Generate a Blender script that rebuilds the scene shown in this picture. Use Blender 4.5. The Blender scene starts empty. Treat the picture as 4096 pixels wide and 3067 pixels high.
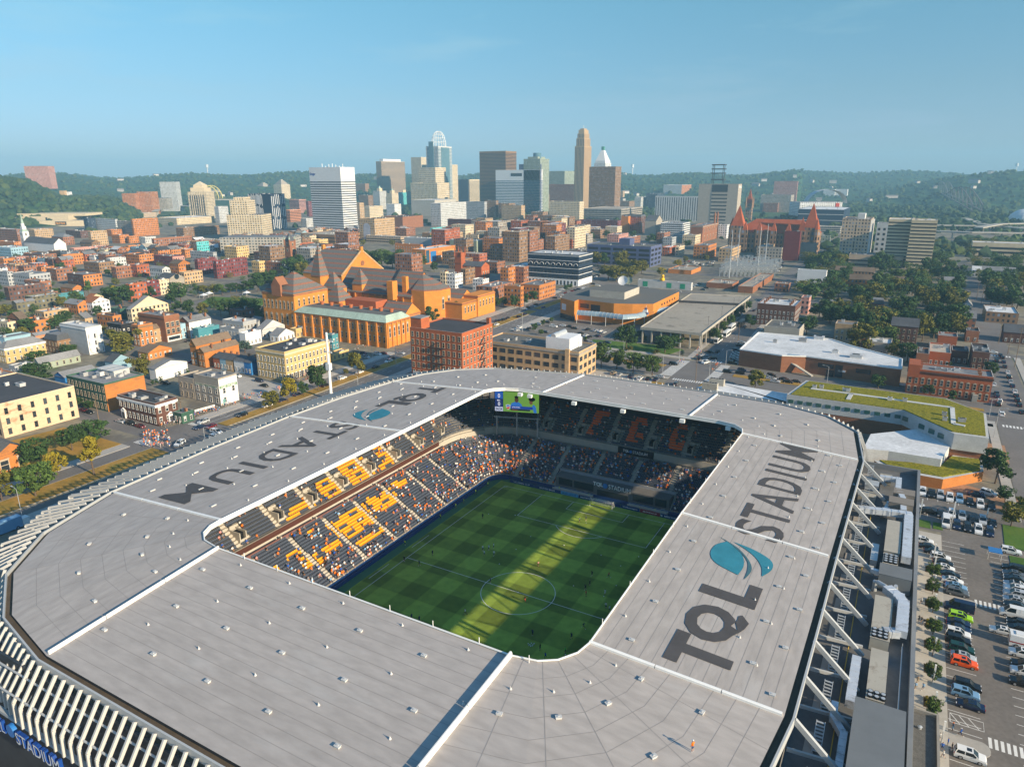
import bpy,bmesh,math,random
import numpy as np
from mathutils import Vector,Matrix
rad=math.radians
scene=bpy.context.scene
COL=scene.collection
random.seed(7);RNG=np.random.default_rng(7)
# ---------------------------------------------------------------- camera
IW,IH,FL=4096.0,3067.0,2832.95
CP=np.array([74.0512,-133.4212,97.9833])
_y,_p,_r=rad(-29.51037),rad(16.28738),rad(-0.22141)
_f=np.array([math.sin(_y)*math.cos(_p),math.cos(_y)*math.cos(_p),-math.sin(_p)])
_rt=np.array([math.cos(_y),-math.sin(_y),0.0]);_up=np.cross(_rt,_f)
CR=np.array([math.cos(_r)*_rt+math.sin(_r)*_up,-math.sin(_r)*_rt+math.cos(_r)*_up,_f])
cam=bpy.data.cameras.new('camera');camo=bpy.data.objects.new('camera',cam);COL.objects.link(camo)
cam.sensor_width=36;cam.lens=36*FL/IW;cam.clip_start=1;cam.clip_end=60000
m=Matrix.Identity(4)
for i in range(3):
 m[i][0],m[i][1],m[i][2],m[i][3]=CR[0][i],CR[1][i],-CR[2][i],CP[i]
camo.matrix_world=m
scene.camera=camo
scene.render.resolution_x,scene.render.resolution_y=1024,766
# ---------------------------------------------------------------- sky and sun
SUN_EL,SUN_AZ=21.0,-9.0
w=bpy.data.worlds.new('World');scene.world=w;w.use_nodes=True
nt=w.node_tree;bg=nt.nodes['Background']
sky=nt.nodes.new('ShaderNodeTexSky');sky.sky_type='NISHITA';sky.sun_disc=False
sky.sun_elevation=rad(SUN_EL);sky.sun_rotation=rad(90-SUN_AZ)
sky.altitude=0;sky.air_density=1.0;sky.dust_density=0.35;sky.ozone_density=4.0
tc=nt.nodes.new('ShaderNodeTexCoord');mp=nt.nodes.new('ShaderNodeMapping');mp.inputs['Scale'].default_value=(2.2,2.2,14)
mp.inputs['Rotation'].default_value=(0.0,rad(9),0.0)
ns=nt.nodes.new('ShaderNodeTexNoise');ns.inputs['Scale'].default_value=1.6;ns.inputs['Detail'].default_value=7;ns.inputs['Roughness'].default_value=.62
rp=nt.nodes.new('ShaderNodeMapRange');rp.inputs[1].default_value=.53;rp.inputs[2].default_value=.82;rp.inputs[3].default_value=0;rp.inputs[4].default_value=.34
mx=nt.nodes.new('ShaderNodeMix');mx.data_type='RGBA';mx.inputs['B'].default_value=(5.2,5.6,6.2,1)
L=nt.links.new
L(tc.outputs['Generated'],mp.inputs[0]);L(mp.outputs[0],ns.inputs['Vector']);L(ns.outputs[0],rp.inputs[0]);L(rp.outputs[0],mx.inputs['Factor'])
L(sky.outputs[0],mx.inputs['A']);tn=nt.nodes.new('ShaderNodeMix');tn.data_type='RGBA';tn.blend_type='MULTIPLY';tn.inputs['Factor'].default_value=1
sz=nt.nodes.new('ShaderNodeSeparateXYZ');L(tc.outputs['Generated'],sz.inputs[0]);cr=nt.nodes.new('ShaderNodeValToRGB');L(sz.outputs[2],cr.inputs[0]);L(cr.outputs[0],tn.inputs['B'])
ce=cr.color_ramp.elements
for k_,(ps_,co_)in enumerate(((.0,(.37,.43,.57,1)),(.045,(.41,.47,.60,1)),(.10,(.44,.52,.55,1)),(.21,(.48,.67,.60,1)),(.6,(.66,.98,1.02,1)))):
 if k_>=len(ce):ce.new(ps_)
 ce[k_].position=ps_;ce[k_].color=co_
L(mx.outputs['Result'],tn.inputs['A']);L(tn.outputs['Result'],bg.inputs[0])
bg.inputs[1].default_value=0.13
sl=bpy.data.lights.new('sun','SUN');so=bpy.data.objects.new('sun',sl);COL.objects.link(so)
sl.energy=5.0;sl.angle=rad(.53);sl.color=(1.0,.83,.59)
sd=Vector((math.cos(rad(SUN_EL))*math.cos(rad(SUN_AZ)),math.cos(rad(SUN_EL))*math.sin(rad(SUN_AZ)),math.sin(rad(SUN_EL))))
so.rotation_euler=sd.to_track_quat('Z','Y').to_euler();so.location=(300,-60,300)
vs=scene.view_settings;vs.view_transform='Standard';vs.look='None';vs.exposure=0.78;vs.gamma=1
scene.render.engine='CYCLES'
try:scene.cycles.max_bounces=5;scene.cycles.transparent_max_bounces=6
except Exception:pass
# ---------------------------------------------------------------- helpers
TL={'A':(0,600,2.16),'B':(1024,450,2.16),'C':(2048,450,2.16),'D':(3072,600,2.16),'E':(0,1100,2.07),'F':(1024,1000,2.16),'G':(2048,1000,2.16),'H':(3072,1000,2.16),'I':(3072,1600,2.07),'J':(3072,2300,2.159),'K':(0,1700,2.16),'L':(0,2300,2.159),'M':(1024,2000,1.3198),'N':(2048,1450,2.16),'O':(1024,1450,2.16),'S':(0,0,1.0),'X':(740,1620,7.373)}
G0=1.5
def src(t,x,y):
 a,b,s=TL[t];return a+x/s,b+y/s
def ground(u,v,z=G0):
 d=np.array([(u-IW/2)/FL,-(v-IH/2)/FL,1.0])@CR
 return CP+d*((z-CP[2])/d[2])
def at(t,x,y,z=G0):return ground(*src(t,x,y),z)
def proj(X):
 d=CR@(np.array(X,float)-CP);return IW/2+FL*d[0]/d[2],IH/2-FL*d[1]/d[2],d[2]
def height_at(P,v):
 """height above P at which a vertical through P meets image row v"""
 A=CR@(np.array(P)-CP);B=CR@np.array([0,0,1.0]);k=(IH/2-v)/FL
 return(k*A[2]-A[1])/(B[1]-k*B[2])
def run_to_col(P,direction,u):
 A=CR@(np.array(P)-CP);B=CR@np.array(direction,float);k=(u-IW/2)/FL
 return(k*A[2]-A[0])/(B[0]-k*B[2])
def lin(h):
 h=h.lstrip('#');v=[int(h[i:i+2],16)/255 for i in(0,2,4)]
 return tuple((c/12.92 if c<=.04045 else((c+.055)/1.055)**2.4)for c in v)+(1,)
MATS={}
def mat(name,col,rough=.85,var=.18,scale=.12,fine=.0,fscale=3.0,metal=0,spec=.25,objvar=0,bump=0,emit=0,stretch=None,dirt=None):
 if name in MATS:return MATS[name]
 if isinstance(col,str):col=lin(col)
 if len(col)==3:col=tuple(col)+(1,)
 mm=bpy.data.materials.new(name);MATS[name]=mm;mm.use_nodes=True;mm.diffuse_color=col
 t=mm.node_tree;N=t.nodes;b=N['Principled BSDF'];K=t.links.new
 b.inputs['Roughness'].default_value=rough;b.inputs['Metallic'].default_value=metal;b.inputs['Specular IOR Level'].default_value=spec
 b.inputs['Base Color'].default_value=col
 if var or fine or objvar:
  tcn=N.new('ShaderNodeTexCoord');vec=tcn.outputs['Object']
  if stretch:
   mpn=N.new('ShaderNodeMapping');mpn.inputs['Scale'].default_value=stretch;K(vec,mpn.inputs[0]);vec=mpn.outputs[0]
  cur=None
  def mulby(out,lo,hi,frm=(.25,.75)):
   nonlocal cur
   r=N.new('ShaderNodeMapRange');r.inputs[1].default_value=frm[0];r.inputs[2].default_value=frm[1];r.inputs[3].default_value=lo;r.inputs[4].default_value=hi;K(out,r.inputs[0])
   vm=N.new('ShaderNodeVectorMath');vm.operation='SCALE'
   if cur is None:vm.inputs[0].default_value=col[:3]
   else:K(cur,vm.inputs[0])
   K(r.outputs[0],vm.inputs['Scale']);cur=vm.outputs[0]
  if var:
   n1=N.new('ShaderNodeTexNoise');n1 .inputs['Scale'].default_value=scale;n1 .inputs['Detail'].default_value=6;n1 .inputs['Roughness'].default_value=.6;K(vec,n1 .inputs['Vector']);mulby(n1 .outputs[0],1-var,1+var)
  if fine:
   n2=N.new('ShaderNodeTexNoise');n2 .inputs['Scale'].default_value=fscale;n2 .inputs['Detail'].default_value=3;K(vec,n2 .inputs['Vector']);mulby(n2 .outputs[0],1-fine,1+fine)
   if bump:
    bp=N.new('ShaderNodeBump');bp.inputs['Strength'].default_value=bump;bp.inputs['Distance'].default_value=.3;K(n2 .outputs[0],bp.inputs['Height']);K(bp.outputs[0],b.inputs['Normal'])
  if objvar:
   oi=N.new('ShaderNodeObjectInfo');mulby(oi.outputs['Random'],1-objvar,1+objvar,(0,1))
  if dirt:
   n3=N.new('ShaderNodeTexNoise');n3 .inputs['Scale'].default_value=dirt[1];n3 .inputs['Detail'].default_value=8;n3 .inputs['Roughness'].default_value=.7;K(vec,n3 .inputs['Vector'])
   r=N.new('ShaderNodeMapRange');r.inputs[1].default_value=.55;r.inputs[2].default_value=.66;r.inputs[4].default_value=dirt[2];K(n3 .outputs[0],r.inputs[0])
   mxn=N.new('ShaderNodeMix');mxn.data_type='RGBA';K(r.outputs[0],mxn.inputs['Factor']);K(cur,mxn.inputs['A']);mxn.inputs['B'].default_value=lin(dirt[0])if isinstance(dirt[0],str)else dirt[0]
   cur=mxn.outputs['Result']
  K(cur,b.inputs['Base Color'])
 if emit:
  b.inputs['Emission Color'].default_value=col;b.inputs['Emission Strength'].default_value=emit
 return mm
def facade(name,wall,win,sx,sy,fx,fy,rough=.75,wrough=.25,var=.1):
 """wall with a regular grid of windows too small in the picture to build one by one; UV in metres"""
 if name in MATS:return MATS[name]
 mm=bpy.data.materials.new(name);MATS[name]=mm;mm.use_nodes=True
 t=mm.node_tree;N=t.nodes;b=N['Principled BSDF'];K=t.links.new
 wc=lin(wall)if isinstance(wall,str)else tuple(wall)+(1,);gc=lin(win)if isinstance(win,str)else tuple(win)+(1,)
 mm.diffuse_color=wc
 uv=N.new('ShaderNodeUVMap');sp=N.new('ShaderNodeSeparateXYZ');K(uv.outputs[0],sp.inputs[0])
 def band(out,s,f):
  d=N.new('ShaderNodeMath');d.operation='DIVIDE';K(out,d.inputs[0]);d.inputs[1].default_value=s
  fr=N.new('ShaderNodeMath');fr.operation='FRACT';K(d.outputs[0],fr.inputs[0])
  c=N.new('ShaderNodeMath');c.operation='COMPARE';K(fr.outputs[0],c.inputs[0]);c.inputs[1].default_value=.5;c.inputs[2].default_value=f/2
  fl=N.new('ShaderNodeMath');fl.operation='FLOOR';K(d.outputs[0],fl.inputs[0]);return c.outputs[0],fl.outputs[0]
 bx,ix=band(sp.outputs[0],sx,fx);by,iy=band(sp.outputs[1],sy,fy)
 ml=N.new('ShaderNodeMath');ml.operation='MULTIPLY';K(bx,ml.inputs[0]);K(by,ml.inputs[1])
 cb=N.new('ShaderNodeCombineXYZ');K(ix,cb.inputs[0]);K(iy,cb.inputs[1]);wn=N.new('ShaderNodeTexWhiteNoise');wn.noise_dimensions='3D';K(cb.outputs[0],wn.inputs['Vector'])
 r=N.new('ShaderNodeMapRange');r.inputs[3].default_value=.4;r.inputs[4].default_value=6.0;pw_=N.new('ShaderNodeMath');pw_.operation='POWER';K(wn.outputs['Value'],pw_.inputs[0]);pw_.inputs[1].default_value=3.2;K(pw_.outputs[0],r.inputs[0])
 vm=N.new('ShaderNodeVectorMath');vm.operation='SCALE';vm.inputs[0].default_value=gc[:3];K(r.outputs[0],vm.inputs['Scale'])
 tcn=N.new('ShaderNodeTexCoord');n1=N.new('ShaderNodeTexNoise');n1 .inputs['Scale'].default_value=.08;n1 .inputs['Detail'].default_value=5;K(tcn.outputs['Object'],n1 .inputs['Vector'])
 r2=N.new('ShaderNodeMapRange');r2 .inputs[1].default_value=.3;r2 .inputs[2].default_value=.7;r2 .inputs[3].default_value=1-var;r2 .inputs[4].default_value=1+var;K(n1 .outputs[0],r2 .inputs[0])
 vw=N.new('ShaderNodeVectorMath');vw.operation='SCALE';vw.inputs[0].default_value=wc[:3];K(r2 .outputs[0],vw.inputs['Scale'])
 mx=N.new('ShaderNodeMix');mx.data_type='RGBA';K(ml.outputs[0],mx.inputs['Factor']);K(vw.outputs[0],mx.inputs['A']);K(vm.outputs[0],mx.inputs['B']);K(mx.outputs['Result'],b.inputs['Base Color'])
 rr=N.new('ShaderNodeMapRange');rr.inputs[3].default_value=rough;rr.inputs[4].default_value=wrough;K(ml.outputs[0],rr.inputs[0]);K(rr.outputs[0],b.inputs['Roughness'])
 b.inputs['Specular IOR Level'].default_value=.4
 return mm
class MB:
 def __init__(s):s.v=[];s.f=[];s.m=[];s.uv=[]
 def poly(s,pts,mi=0,uv=None):
  n=len(s.v);s.v+=[tuple(map(float,p))for p in pts];s.f.append(tuple(range(n,n+len(pts))));s.m.append(mi)
  s.uv+=list(uv)if uv else[(p[0]+p[1],p[2])for p in pts]
  return s
 def box(s,x0,y0,z0,x1,y1,z1,mi=0,top=None,bottom=True):
  if x0>x1:x0,x1=x1,x0
  if y0>y1:y0,y1=y1,y0
  A=[(x0,y0),(x1,y0),(x1,y1),(x0,y1)]
  return s.prism(A,z0,z1,mi,mi if top is None else top,bottom)
 def prism(s,A,z0,z1,mi=0,top=None,bottom=True):
  n=len(A);top=mi if top is None else top
  for i in range(n):
   p,q=A[i],A[(i+1)%n];l=math.hypot(q[0]-p[0],q[1]-p[1])
   s.poly([(p[0],p[1],z0),(q[0],q[1],z0),(q[0],q[1],z1),(p[0],p[1],z1)],mi,[(0,0),(l,0),(l,z1-z0),(0,z1-z0)])
  if top>=0:s.poly([(p[0],p[1],z1)for p in A],top)
  if bottom:s.poly([(p[0],p[1],z0)for p in A][::-1],mi)
  return s
 def tube(s,pts,r,n=6,mi=0,r2=None,cap=True):
  P=[Vector(p)for p in pts];rings=[]
  for i,p in enumerate(P):
   d=(P[min(i+1,len(P)-1)]-P[max(i-1,0)])
   if d.length<1e-6:d=Vector((0,0,1))
   d.normalize();a=d.cross(Vector((0,0,1))if abs(d.z)<.9 else Vector((1,0,0))).normalized();b=d.cross(a)
   rr=r if r2 is None else r+(r2-r)*i/(len(P)-1)
   b0=len(s.v);s.v+=[tuple(p+a*math.cos(2*math.pi*k/n)*rr+b*math.sin(2*math.pi*k/n)*rr)for k in range(n)];rings.append(b0)
  for i in range(len(P)-1):
   for k in range(n):
    s.f.append((rings[i]+k,rings[i]+(k+1)%n,rings[i+1]+(k+1)%n,rings[i+1]+k)[::-1]);s.m.append(mi);s.uv+=[(0,0)]*4
  if cap:
   s.f.append(tuple(rings[0]+k for k in range(n)));s.m.append(mi);s.uv+=[(0,0)]*n
   s.f.append(tuple(rings[-1]+k for k in range(n))[::-1]);s.m.append(mi);s.uv+=[(0,0)]*n
  return s
 def cyl(s,x,y,z0,z1,r,n=12,mi=0,r2=None):return s.tube([(x,y,z0),(x,y,z1)],r,n,mi,r2)
 def bar(s,a,b,wdt,dep,mi=0):
  """square bar from a to b"""
  a,b=Vector(a),Vector(b);d=(b-a).normalized();u=d.cross(Vector((0,0,1))if abs(d.z)<.95 else Vector((0,1,0))).normalized()*wdt/2;v=d.cross(u).normalized()*dep/2
  A=[a+u+v,a-u+v,a-u-v,a+u-v];B=[b+u+v,b-u+v,b-u-v,b+u-v]
  for i in range(4):
   j=(i+1)%4;s.poly([A[i],A[j],B[j],B[i]][::-1],mi)
  s.poly(A,mi);s.poly(B[::-1],mi);return s
 def mesh(s,name,mats):
  me=bpy.data.meshes.new(name);me.from_pydata(s.v,[],s.f)
  for k in(mats if isinstance(mats,(list,tuple))else[mats]):me.materials.append(k)
  if len(me.materials)>1:me.polygons.foreach_set('material_index',s.m)
  ul=me.uv_layers.new(name='UVMap');ul.data.foreach_set('uv',np.array(s.uv,dtype=np.float32).ravel())
  me.update();return me
 def build(s,name,mats,parent=None,loc=None,smooth=False,**kw):
  me=s.mesh(name,mats)
  if smooth:me.polygons.foreach_set('use_smooth',[True]*len(me.polygons))
  return put(name,me,parent,loc,**kw)
def put(name,me,parent=None,loc=None,rz=0,scale=None,**kw):
 o=bpy.data.objects.new(name,me);COL.objects.link(o)
 if parent is not None:o.parent=parent
 if loc is not None:o.location=loc
 if rz:o.rotation_euler.z=rz
 if scale is not None:o.scale=scale
 return tag(o,**kw)
def tag(o,label=None,cat=None,group=None,kind=None):
 if label:o['label']=label
 if cat:o['category']=cat
 if group:o['group']=group
 if kind:o['kind']=kind
 return o
def thing(name,label,cat,loc=(0,0,0),rz=0,group=None):
 return put(name,None,None,loc,rz,None,label=label,cat=cat,group=group)
def copy_tree(o,parent=None):
 c=o.copy();COL.objects.link(c)
 if parent is not None:c.parent=parent
 for ch in o.children:copy_tree(ch,c)
 return c
def text_mesh(txt,bold=.0,space=1.0):
 """lettering as a mesh: unit height capitals on the XY plane, x from 0"""
 cu=bpy.data.curves.new('lettering','FONT');cu.body=txt;cu.size=1.0;cu.offset=bold;cu.space_character=space;cu.resolution_u=3
 o=bpy.data.objects.new('lettering',cu);COL.objects.link(o)
 me=bpy.data.meshes.new_from_object(o.evaluated_get(bpy.context.evaluated_depsgraph_get()))
 bpy.data.objects.remove(o);bpy.data.curves.remove(cu)
 n=len(me.vertices);co=np.empty(n*3,np.float32);me.vertices.foreach_get('co',co);co=co.reshape(-1,3)
 return co,[tuple(p.vertices)for p in me.polygons]
def text_obj(name,txt,m,origin,xdir,ydir,height,width=None,bold=.02,parent=None,lift=(0,0,0),thick=0,space=1.0,**kw):
 """writing placed in the world: origin = lower left, xdir = reading direction, ydir = up of the letters"""
 co,fs=text_mesh(txt,bold,space);x0,x1,y0,y1=co[:,0].min(),co[:,0].max(),co[:,1].min(),co[:,1].max()
 X,Y,O=np.array(xdir,float),np.array(ydir,float),np.array(origin,float)+np.array(lift,float)
 X/=np.linalg.norm(X);Y/=np.linalg.norm(Y)
 hs=height/(y1-y0);wsx=hs if width is None else width/(x1-x0)
 P=O+np.outer((co[:,0]-x0)*wsx,X)+np.outer((co[:,1]-y0)*hs,Y)
 me=bpy.data.meshes.new(name)
 if thick:
  Nn=np.cross(X,Y);n=len(P);V=np.concatenate([P+Nn*thick,P]);from collections import Counter
  ed=Counter();F=list(fs)
  for f in fs:
   for i in range(len(f)):ed[(f[i],f[(i+1)%len(f)])]+=1
  for(a,b)in list(ed):
   if(b,a)not in ed:F.append((a,a+n,b+n,b))
  me.from_pydata(V.tolist(),[],F)
 else:me.from_pydata(P.tolist(),[],fs)
 me.materials.append(m);me.update()
 return put(name,me,parent,None,**kw)
 # ---------------------------------------------------------------- ground, roads, pitch
def patchmat(name,cols,scale,rough=.95,fine=.15,fscale=1.2):
 """patches of several ground colours"""
 if name in MATS:return MATS[name]
 mm=bpy.data.materials.new(name);MATS[name]=mm;mm.use_nodes=True;t=mm.node_tree;N=t.nodes;b=N['Principled BSDF'];K=t.links.new
 b.inputs['Roughness'].default_value=rough;b.inputs['Specular IOR Level'].default_value=.15
 tcn=N.new('ShaderNodeTexCoord');n=N.new('ShaderNodeTexNoise');n.inputs['Scale'].default_value=scale;n.inputs['Detail'].default_value=8;n.inputs['Roughness'].default_value=.65;K(tcn.outputs['Object'],n.inputs['Vector'])
 r=N.new('ShaderNodeValToRGB');K(n.outputs[0],r.inputs[0]);e=r.color_ramp.elements
 ps=[.3+.4*i/(len(cols)-1)for i in range(len(cols))]
 while len(e)<len(cols):e.new(.5)
 for i,c in enumerate(cols):e[i].position=ps[i];e[i].color=lin(c)
 n2=N.new('ShaderNodeTexNoise');n2 .inputs['Scale'].default_value=fscale;n2 .inputs['Detail'].default_value=4;K(tcn.outputs['Object'],n2 .inputs['Vector'])
 m2=N.new('ShaderNodeMapRange');m2 .inputs[1].default_value=.25;m2 .inputs[2].default_value=.75;m2 .inputs[3].default_value=1-fine;m2 .inputs[4].default_value=1+fine;K(n2 .outputs[0],m2 .inputs[0])
 vm=N.new('ShaderNodeVectorMath');vm.operation='SCALE';K(r.outputs[0],vm.inputs[0]);K(m2 .outputs[0],vm.inputs['Scale']);K(vm.outputs[0],b.inputs['Base Color'])
 mm.diffuse_color=lin(cols[0]);return mm
ASPH=mat('asphalt',(.165,.15,.14),.9,.22,.05,.12,1.5)
ASPH2=mat('parking_asphalt',(.17,.15,.132),.9,.25,.06,.14,1.2)
CONC=mat('concrete_paving',(.40,.37,.33),.9,.12,.15,.08,1.0)
PLAZA=mat('plaza_paving',(.46,.42,.36),.9,.10,.12,.08,.8)
BRICKP=mat('brick_paving',(.34,.19,.11),.9,.18,.2,.1,1.0)
DRYG=patchmat('dry_grass',['#5d5a28','#8a7033','#a8823f','#6d6a2c'],.06)
LAWN=patchmat('lawn',['#3c5a22','#4f6b2a','#66742f'],.05)
WHITE=mat('road_paint',(.72,.70,.66),.8,.12,.4)
YELLOW=mat('yellow_paint',(.60,.40,.08),.8,.15,.4)
CITY=patchmat('city_ground',['#556238','#7d766a','#6d6860','#8a8270','#746f63','#566538'],.022,fine=.22,fscale=.25)
FARG=patchmat('far_ground',['#2f4a2c','#3c5530','#4a5b38','#33482f','#5a6145'],.004,fine=.2,fscale=.03)
g=MB()
HX,HY=46,64
o_=[(-1500,-700),(1500,-700),(1500,1500),(-1500,1500)];i_=[(-HX,-HY),(HX,-HY),(HX,HY),(-HX,HY)]
for k in range(4):
 j=(k+1)%4;g.poly([(*o_[k],G0-.02),(*o_[j],G0-.02),(*i_[j],G0-.02),(*i_[k],G0-.02)])
g.build('city_ground',CITY,kind='structure')
g=MB();FO=[(-11000,-4000),(6000,-4000),(6000,10500),(-11000,10500)]
for k in range(4):
 j=(k+1)%4;g.poly([(*FO[k],G0-.02),(*FO[j],G0-.02),(*o_[j],G0-.02),(*o_[k],G0-.02)])
g.build('far_ground',FARG,kind='structure')
def strip(mb,pts,w,z,mi=0):
 P=[np.array(p,float)for p in pts];Ls=[];Rs=[]
 for i,p in enumerate(P):
  d=P[min(i+1,len(P)-1)]-P[max(i-1,0)];d/=np.linalg.norm(d);n=np.array([-d[1],d[0]]);Ls.append(p+n*w/2);Rs.append(p-n*w/2)
 for i in range(len(P)-1):
  mb.poly([(*Rs[i],z),(*Rs[i+1],z),(*Ls[i+1],z),(*Ls[i],z)],mi)
def flat(name,poly,m,z=G0+.004,kind='structure'):
 return MB().poly([(*p,z)for p in poly],0).build(name,m,kind=kind)
def slab(name,poly,m,h=.13,kind='structure',z=G0):
 return MB().prism(poly,z,z+h,0,bottom=False).build(name,m,kind=kind)
def ccw(P):
 a=sum(P[i][0]*P[(i+1)%len(P)][1]-P[(i+1)%len(P)][0]*P[i][1]for i in range(len(P)));return P if a>0 else P[::-1]
PK=[(-160,-120),(-161,-40),(-162,40),(-163.5,120),(-166,220),(-169,300),(-172,390),(-178,480),(-188,560)]
def off(P,d):return[(x+d,y)for x,y in P]
rd=MB();strip(rd,PK,34,G0+.004);rd.build('parkway_road',ASPH,kind='structure')
def ribbon(name,P,d0,d1,m,h=.14):
 A=[(x+d0,y)for x,y in P]+[(x+d1,y)for x,y in P][::-1];slab(name,ccw(A),m,h)
def between(y0,y1,n=8):
 ys=np.linspace(y0,y1,n);return[(float(np.interp(y,[p[1]for p in PK],[p[0]for p in PK])),float(y))for y in ys]
for(y0,y1,a,b)in((-80,15,-2.6,8.2),(45,186,-3.6,3.3),(262,330,-4,4),(338,470,-4,4)):
 P=between(y0,y1)
 ribbon('median_kerb',P,a,b,CONC,.13);ribbon('median_grass',P,a+.35,b-.35,DRYG,.17)
ribbon('pavement',between(-120,188,10),14.2,19.5,CONC);ribbon('pavement',between(45,176,8),-17.5,-12,CONC);ribbon('pavement',between(-80,12,6),-16,-11,CONC)
ribbon('pavement',between(262,480,8),16,23,CONC);ribbon('pavement',between(215,480,8),-24,-17,CONC)
lm=MB()
for d in(8.7,12.0):
 for y in np.arange(-90,200,11.0):
  p=between(y,y+3.6,2);strip(lm,off(p,d-3.2+(0 if d<10 else.3)),.16,G0+.010)
for d in(-6.8,-10.2):
 for y in np.arange(52,190,11.0):strip(lm,off(between(y,y+3.6,2),d),.16,G0+.010)
for d in(-11.2,-11.7):strip(lm,off(between(44,172,5),d),.14,G0+.010)
strip(lm,off(between(44,70,3),-7.6),.16,G0+.010)
for d in(7,11,-7,-11,14,-14):
 for y in np.arange(265,480,11.0):strip(lm,off(between(y,y+3.6,2),d),.16,G0+.010)
def zebra(mb,a,b,w,n,horizontal=True):
 """n bars between a and b, each w long across the walking direction"""
 a,b=np.array(a,float),np.array(b,float);d=(b-a)/n;u=d/np.linalg.norm(d);q=np.array([-u[1],u[0]])
 for i in range(n):
  c=a+d*(i+.5);s_=np.linalg.norm(d)*.28
  mb.poly([(*(c-u*s_-q*w/2),G0+.0105),(*(c+u*s_-q*w/2),G0+.0105),(*(c+u*s_+q*w/2),G0+.0105),(*(c-u*s_+q*w/2),G0+.0105)])
zebra(lm,(-176,17.5),(-166,17.5),4.5,9);zebra(lm,(-153.5,17.5),(-146,17.5),4.5,7);zebra(lm,(-176,40),(-167,40),2.2,8);zebra(lm,(-153,5),(-147,5),1.6,6)
zebra(lm,(-182,206),(-148,206),4,26);zebra(lm,(-148.5,212),(-148.5,236),4,16)
zebra(lm,(-28,204),(-28,238),6,26);zebra(lm,(-23,199.5),(-8,199.5),3.2,13);zebra(lm,(-6,204),(-6,238),5,24);zebra(lm,(-23,243),(-9,243),3.2,10)
zebra(lm,(96.8,46.7),(103.2,46.7),2.6,7);zebra(lm,(96.6,-2.7),(104,-2.7),2.8,8);zebra(lm,(113,196),(126,196),3,11);zebra(lm,(112,331),(127,331),3,11)
for(y0,y1)in((50,61),(66,80),(88,108)):
 a,b=between(y0,y1,2);xs=(-12.6,-15.6)
 strip(lm,[(a[0]-12.4,y0),(b[0]-12.4,y1-1)],.18,G0+.011);strip(lm,[(a[0]-15.4,y0),(b[0]-15.4,y1-1)],.18,G0+.011)
 strip(lm,[(a[0]-12.6,y0+.3),(a[0]-15.2,y0+2.4)],.18,G0+.0115);strip(lm,[((a[0]+b[0])/2-12.7,(y0+y1)/2),((a[0]+b[0])/2-15.1,(y0+y1)/2+1.4)],.5,G0+.0115)
lm.build('road_marking',WHITE,kind='structure')
ym=MB();strip(ym,off(between(45,186,8),3.75),.3,G0+.0125);strip(ym,off(between(-80,15,5),8.6),.3,G0+.0125);ym.build('yellow_line',YELLOW,kind='structure')
def street(name,pts,w,m=ASPH,z=G0+.008):mb=MB();strip(mb,pts,w,z);return mb.build(name,m,kind='structure')
street('cross_street',[(-146,222),(-18,221),(112,216),(300,212)],36,z=G0+.006)
street('bus_street',[(-16,96),(-16,200),(-15,243),(-17,300),(-22,420),(-28,520),(-36,760)],17)
street('right_street',[(118,-60),(118.5,200),(120,330),(123,470),(128,700)],14)
street('side_street',[(-420,27),(-300,26),(-177,26)],11)
street('side_street',[(-520,196),(-300,196),(-180,205)],12)
street('side_street',[(-520,118),(-300,114),(-250,113)],9)
street('side_street',[(-250,30),(-252,118),(-258,200),(-270,330),(-300,560)],9,z=G0+.0078)
street('side_street',[(-330,-20),(-335,120),(-345,330),(-370,640)],10,z=G0+.0079)
street('side_street',[(-420,20),(-430,320),(-450,700)],10,z=G0+.0079)
street('side_street',[(-560,330),(-190,333),(-30,332)],12,z=G0+.0072)
street('side_street',[(-700,470),(-190,470),(60,470)],12,z=G0+.0073)
street('side_street',[(-800,600),(0,590),(300,600)],13,z=G0+.0073)
street('side_street',[(120,333),(420,330)],10,z=G0+.0073)
for P in([(-140,202),(-25,202),(-25,198),(-140,198)],[(-8,203),(110,196),(110,192),(-8,198)],[(-6,243),(110,238),(110,242),(-6,247)],[(-140,242),(-26,241),(-26,246),(-140,247)],[(-26,246),(-30,420),(-34,420),(-29,246)],[(-6,246),(-12,380),(-9,380),(-2,246)]):
 slab('pavement',ccw(P),CONC)
ms=MB()
for y in np.arange(250,420,11):x=np.interp(y,[243,300,420],[-15,-17,-22]);strip(ms,[(x,y),(x-.2,y+3.5)],.16,G0+.0145)
for x in np.arange(-130,-32,10):strip(ms,[(x,231),(x+3.5,231)],.16,G0+.0145);strip(ms,[(x,211),(x+3.5,211)],.16,G0+.0145)
for x in np.arange(0,105,10):strip(ms,[(x,226),(x+3.5,226)],.16,G0+.0145)
ms.build('road_marking',WHITE,kind='structure')
slab('median_grass',ccw([(-138,219),(-34,219.5),(-34,224.5),(-138,224)]),DRYG,.16);slab('median_grass',ccw([(2,217.5),(108,213),(108,217),(2,222)]),DRYG,.16)
slab('lawn',ccw([(-40,246),(-90,246),(-92,262),(-52,266),(-36,262)]),LAWN,.12)
slab('dry_lawn',ccw([(-144,176),(-130,176),(-130,198),(-144,198)]),DRYG,.12)
flat('parking_lot',[(-88,150),(-28,150),(-28,196),(-88,196)],CONC,G0+.003)
flat('parking_lot',[(-150,250),(-64,250),(-64,330),(-140,326)],ASPH2,G0+.0035)
slab('dry_lawn',ccw([(-8,150),(-3,150),(-3,198),(-8,198)]),DRYG);slab('dry_lawn',ccw([(-30,150),(-24,150),(-24,190),(-30,190)]),DRYG)
slab('lawn',ccw([(8,184),(36,181),(36,190),(8,194)]),LAWN,.12)
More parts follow.
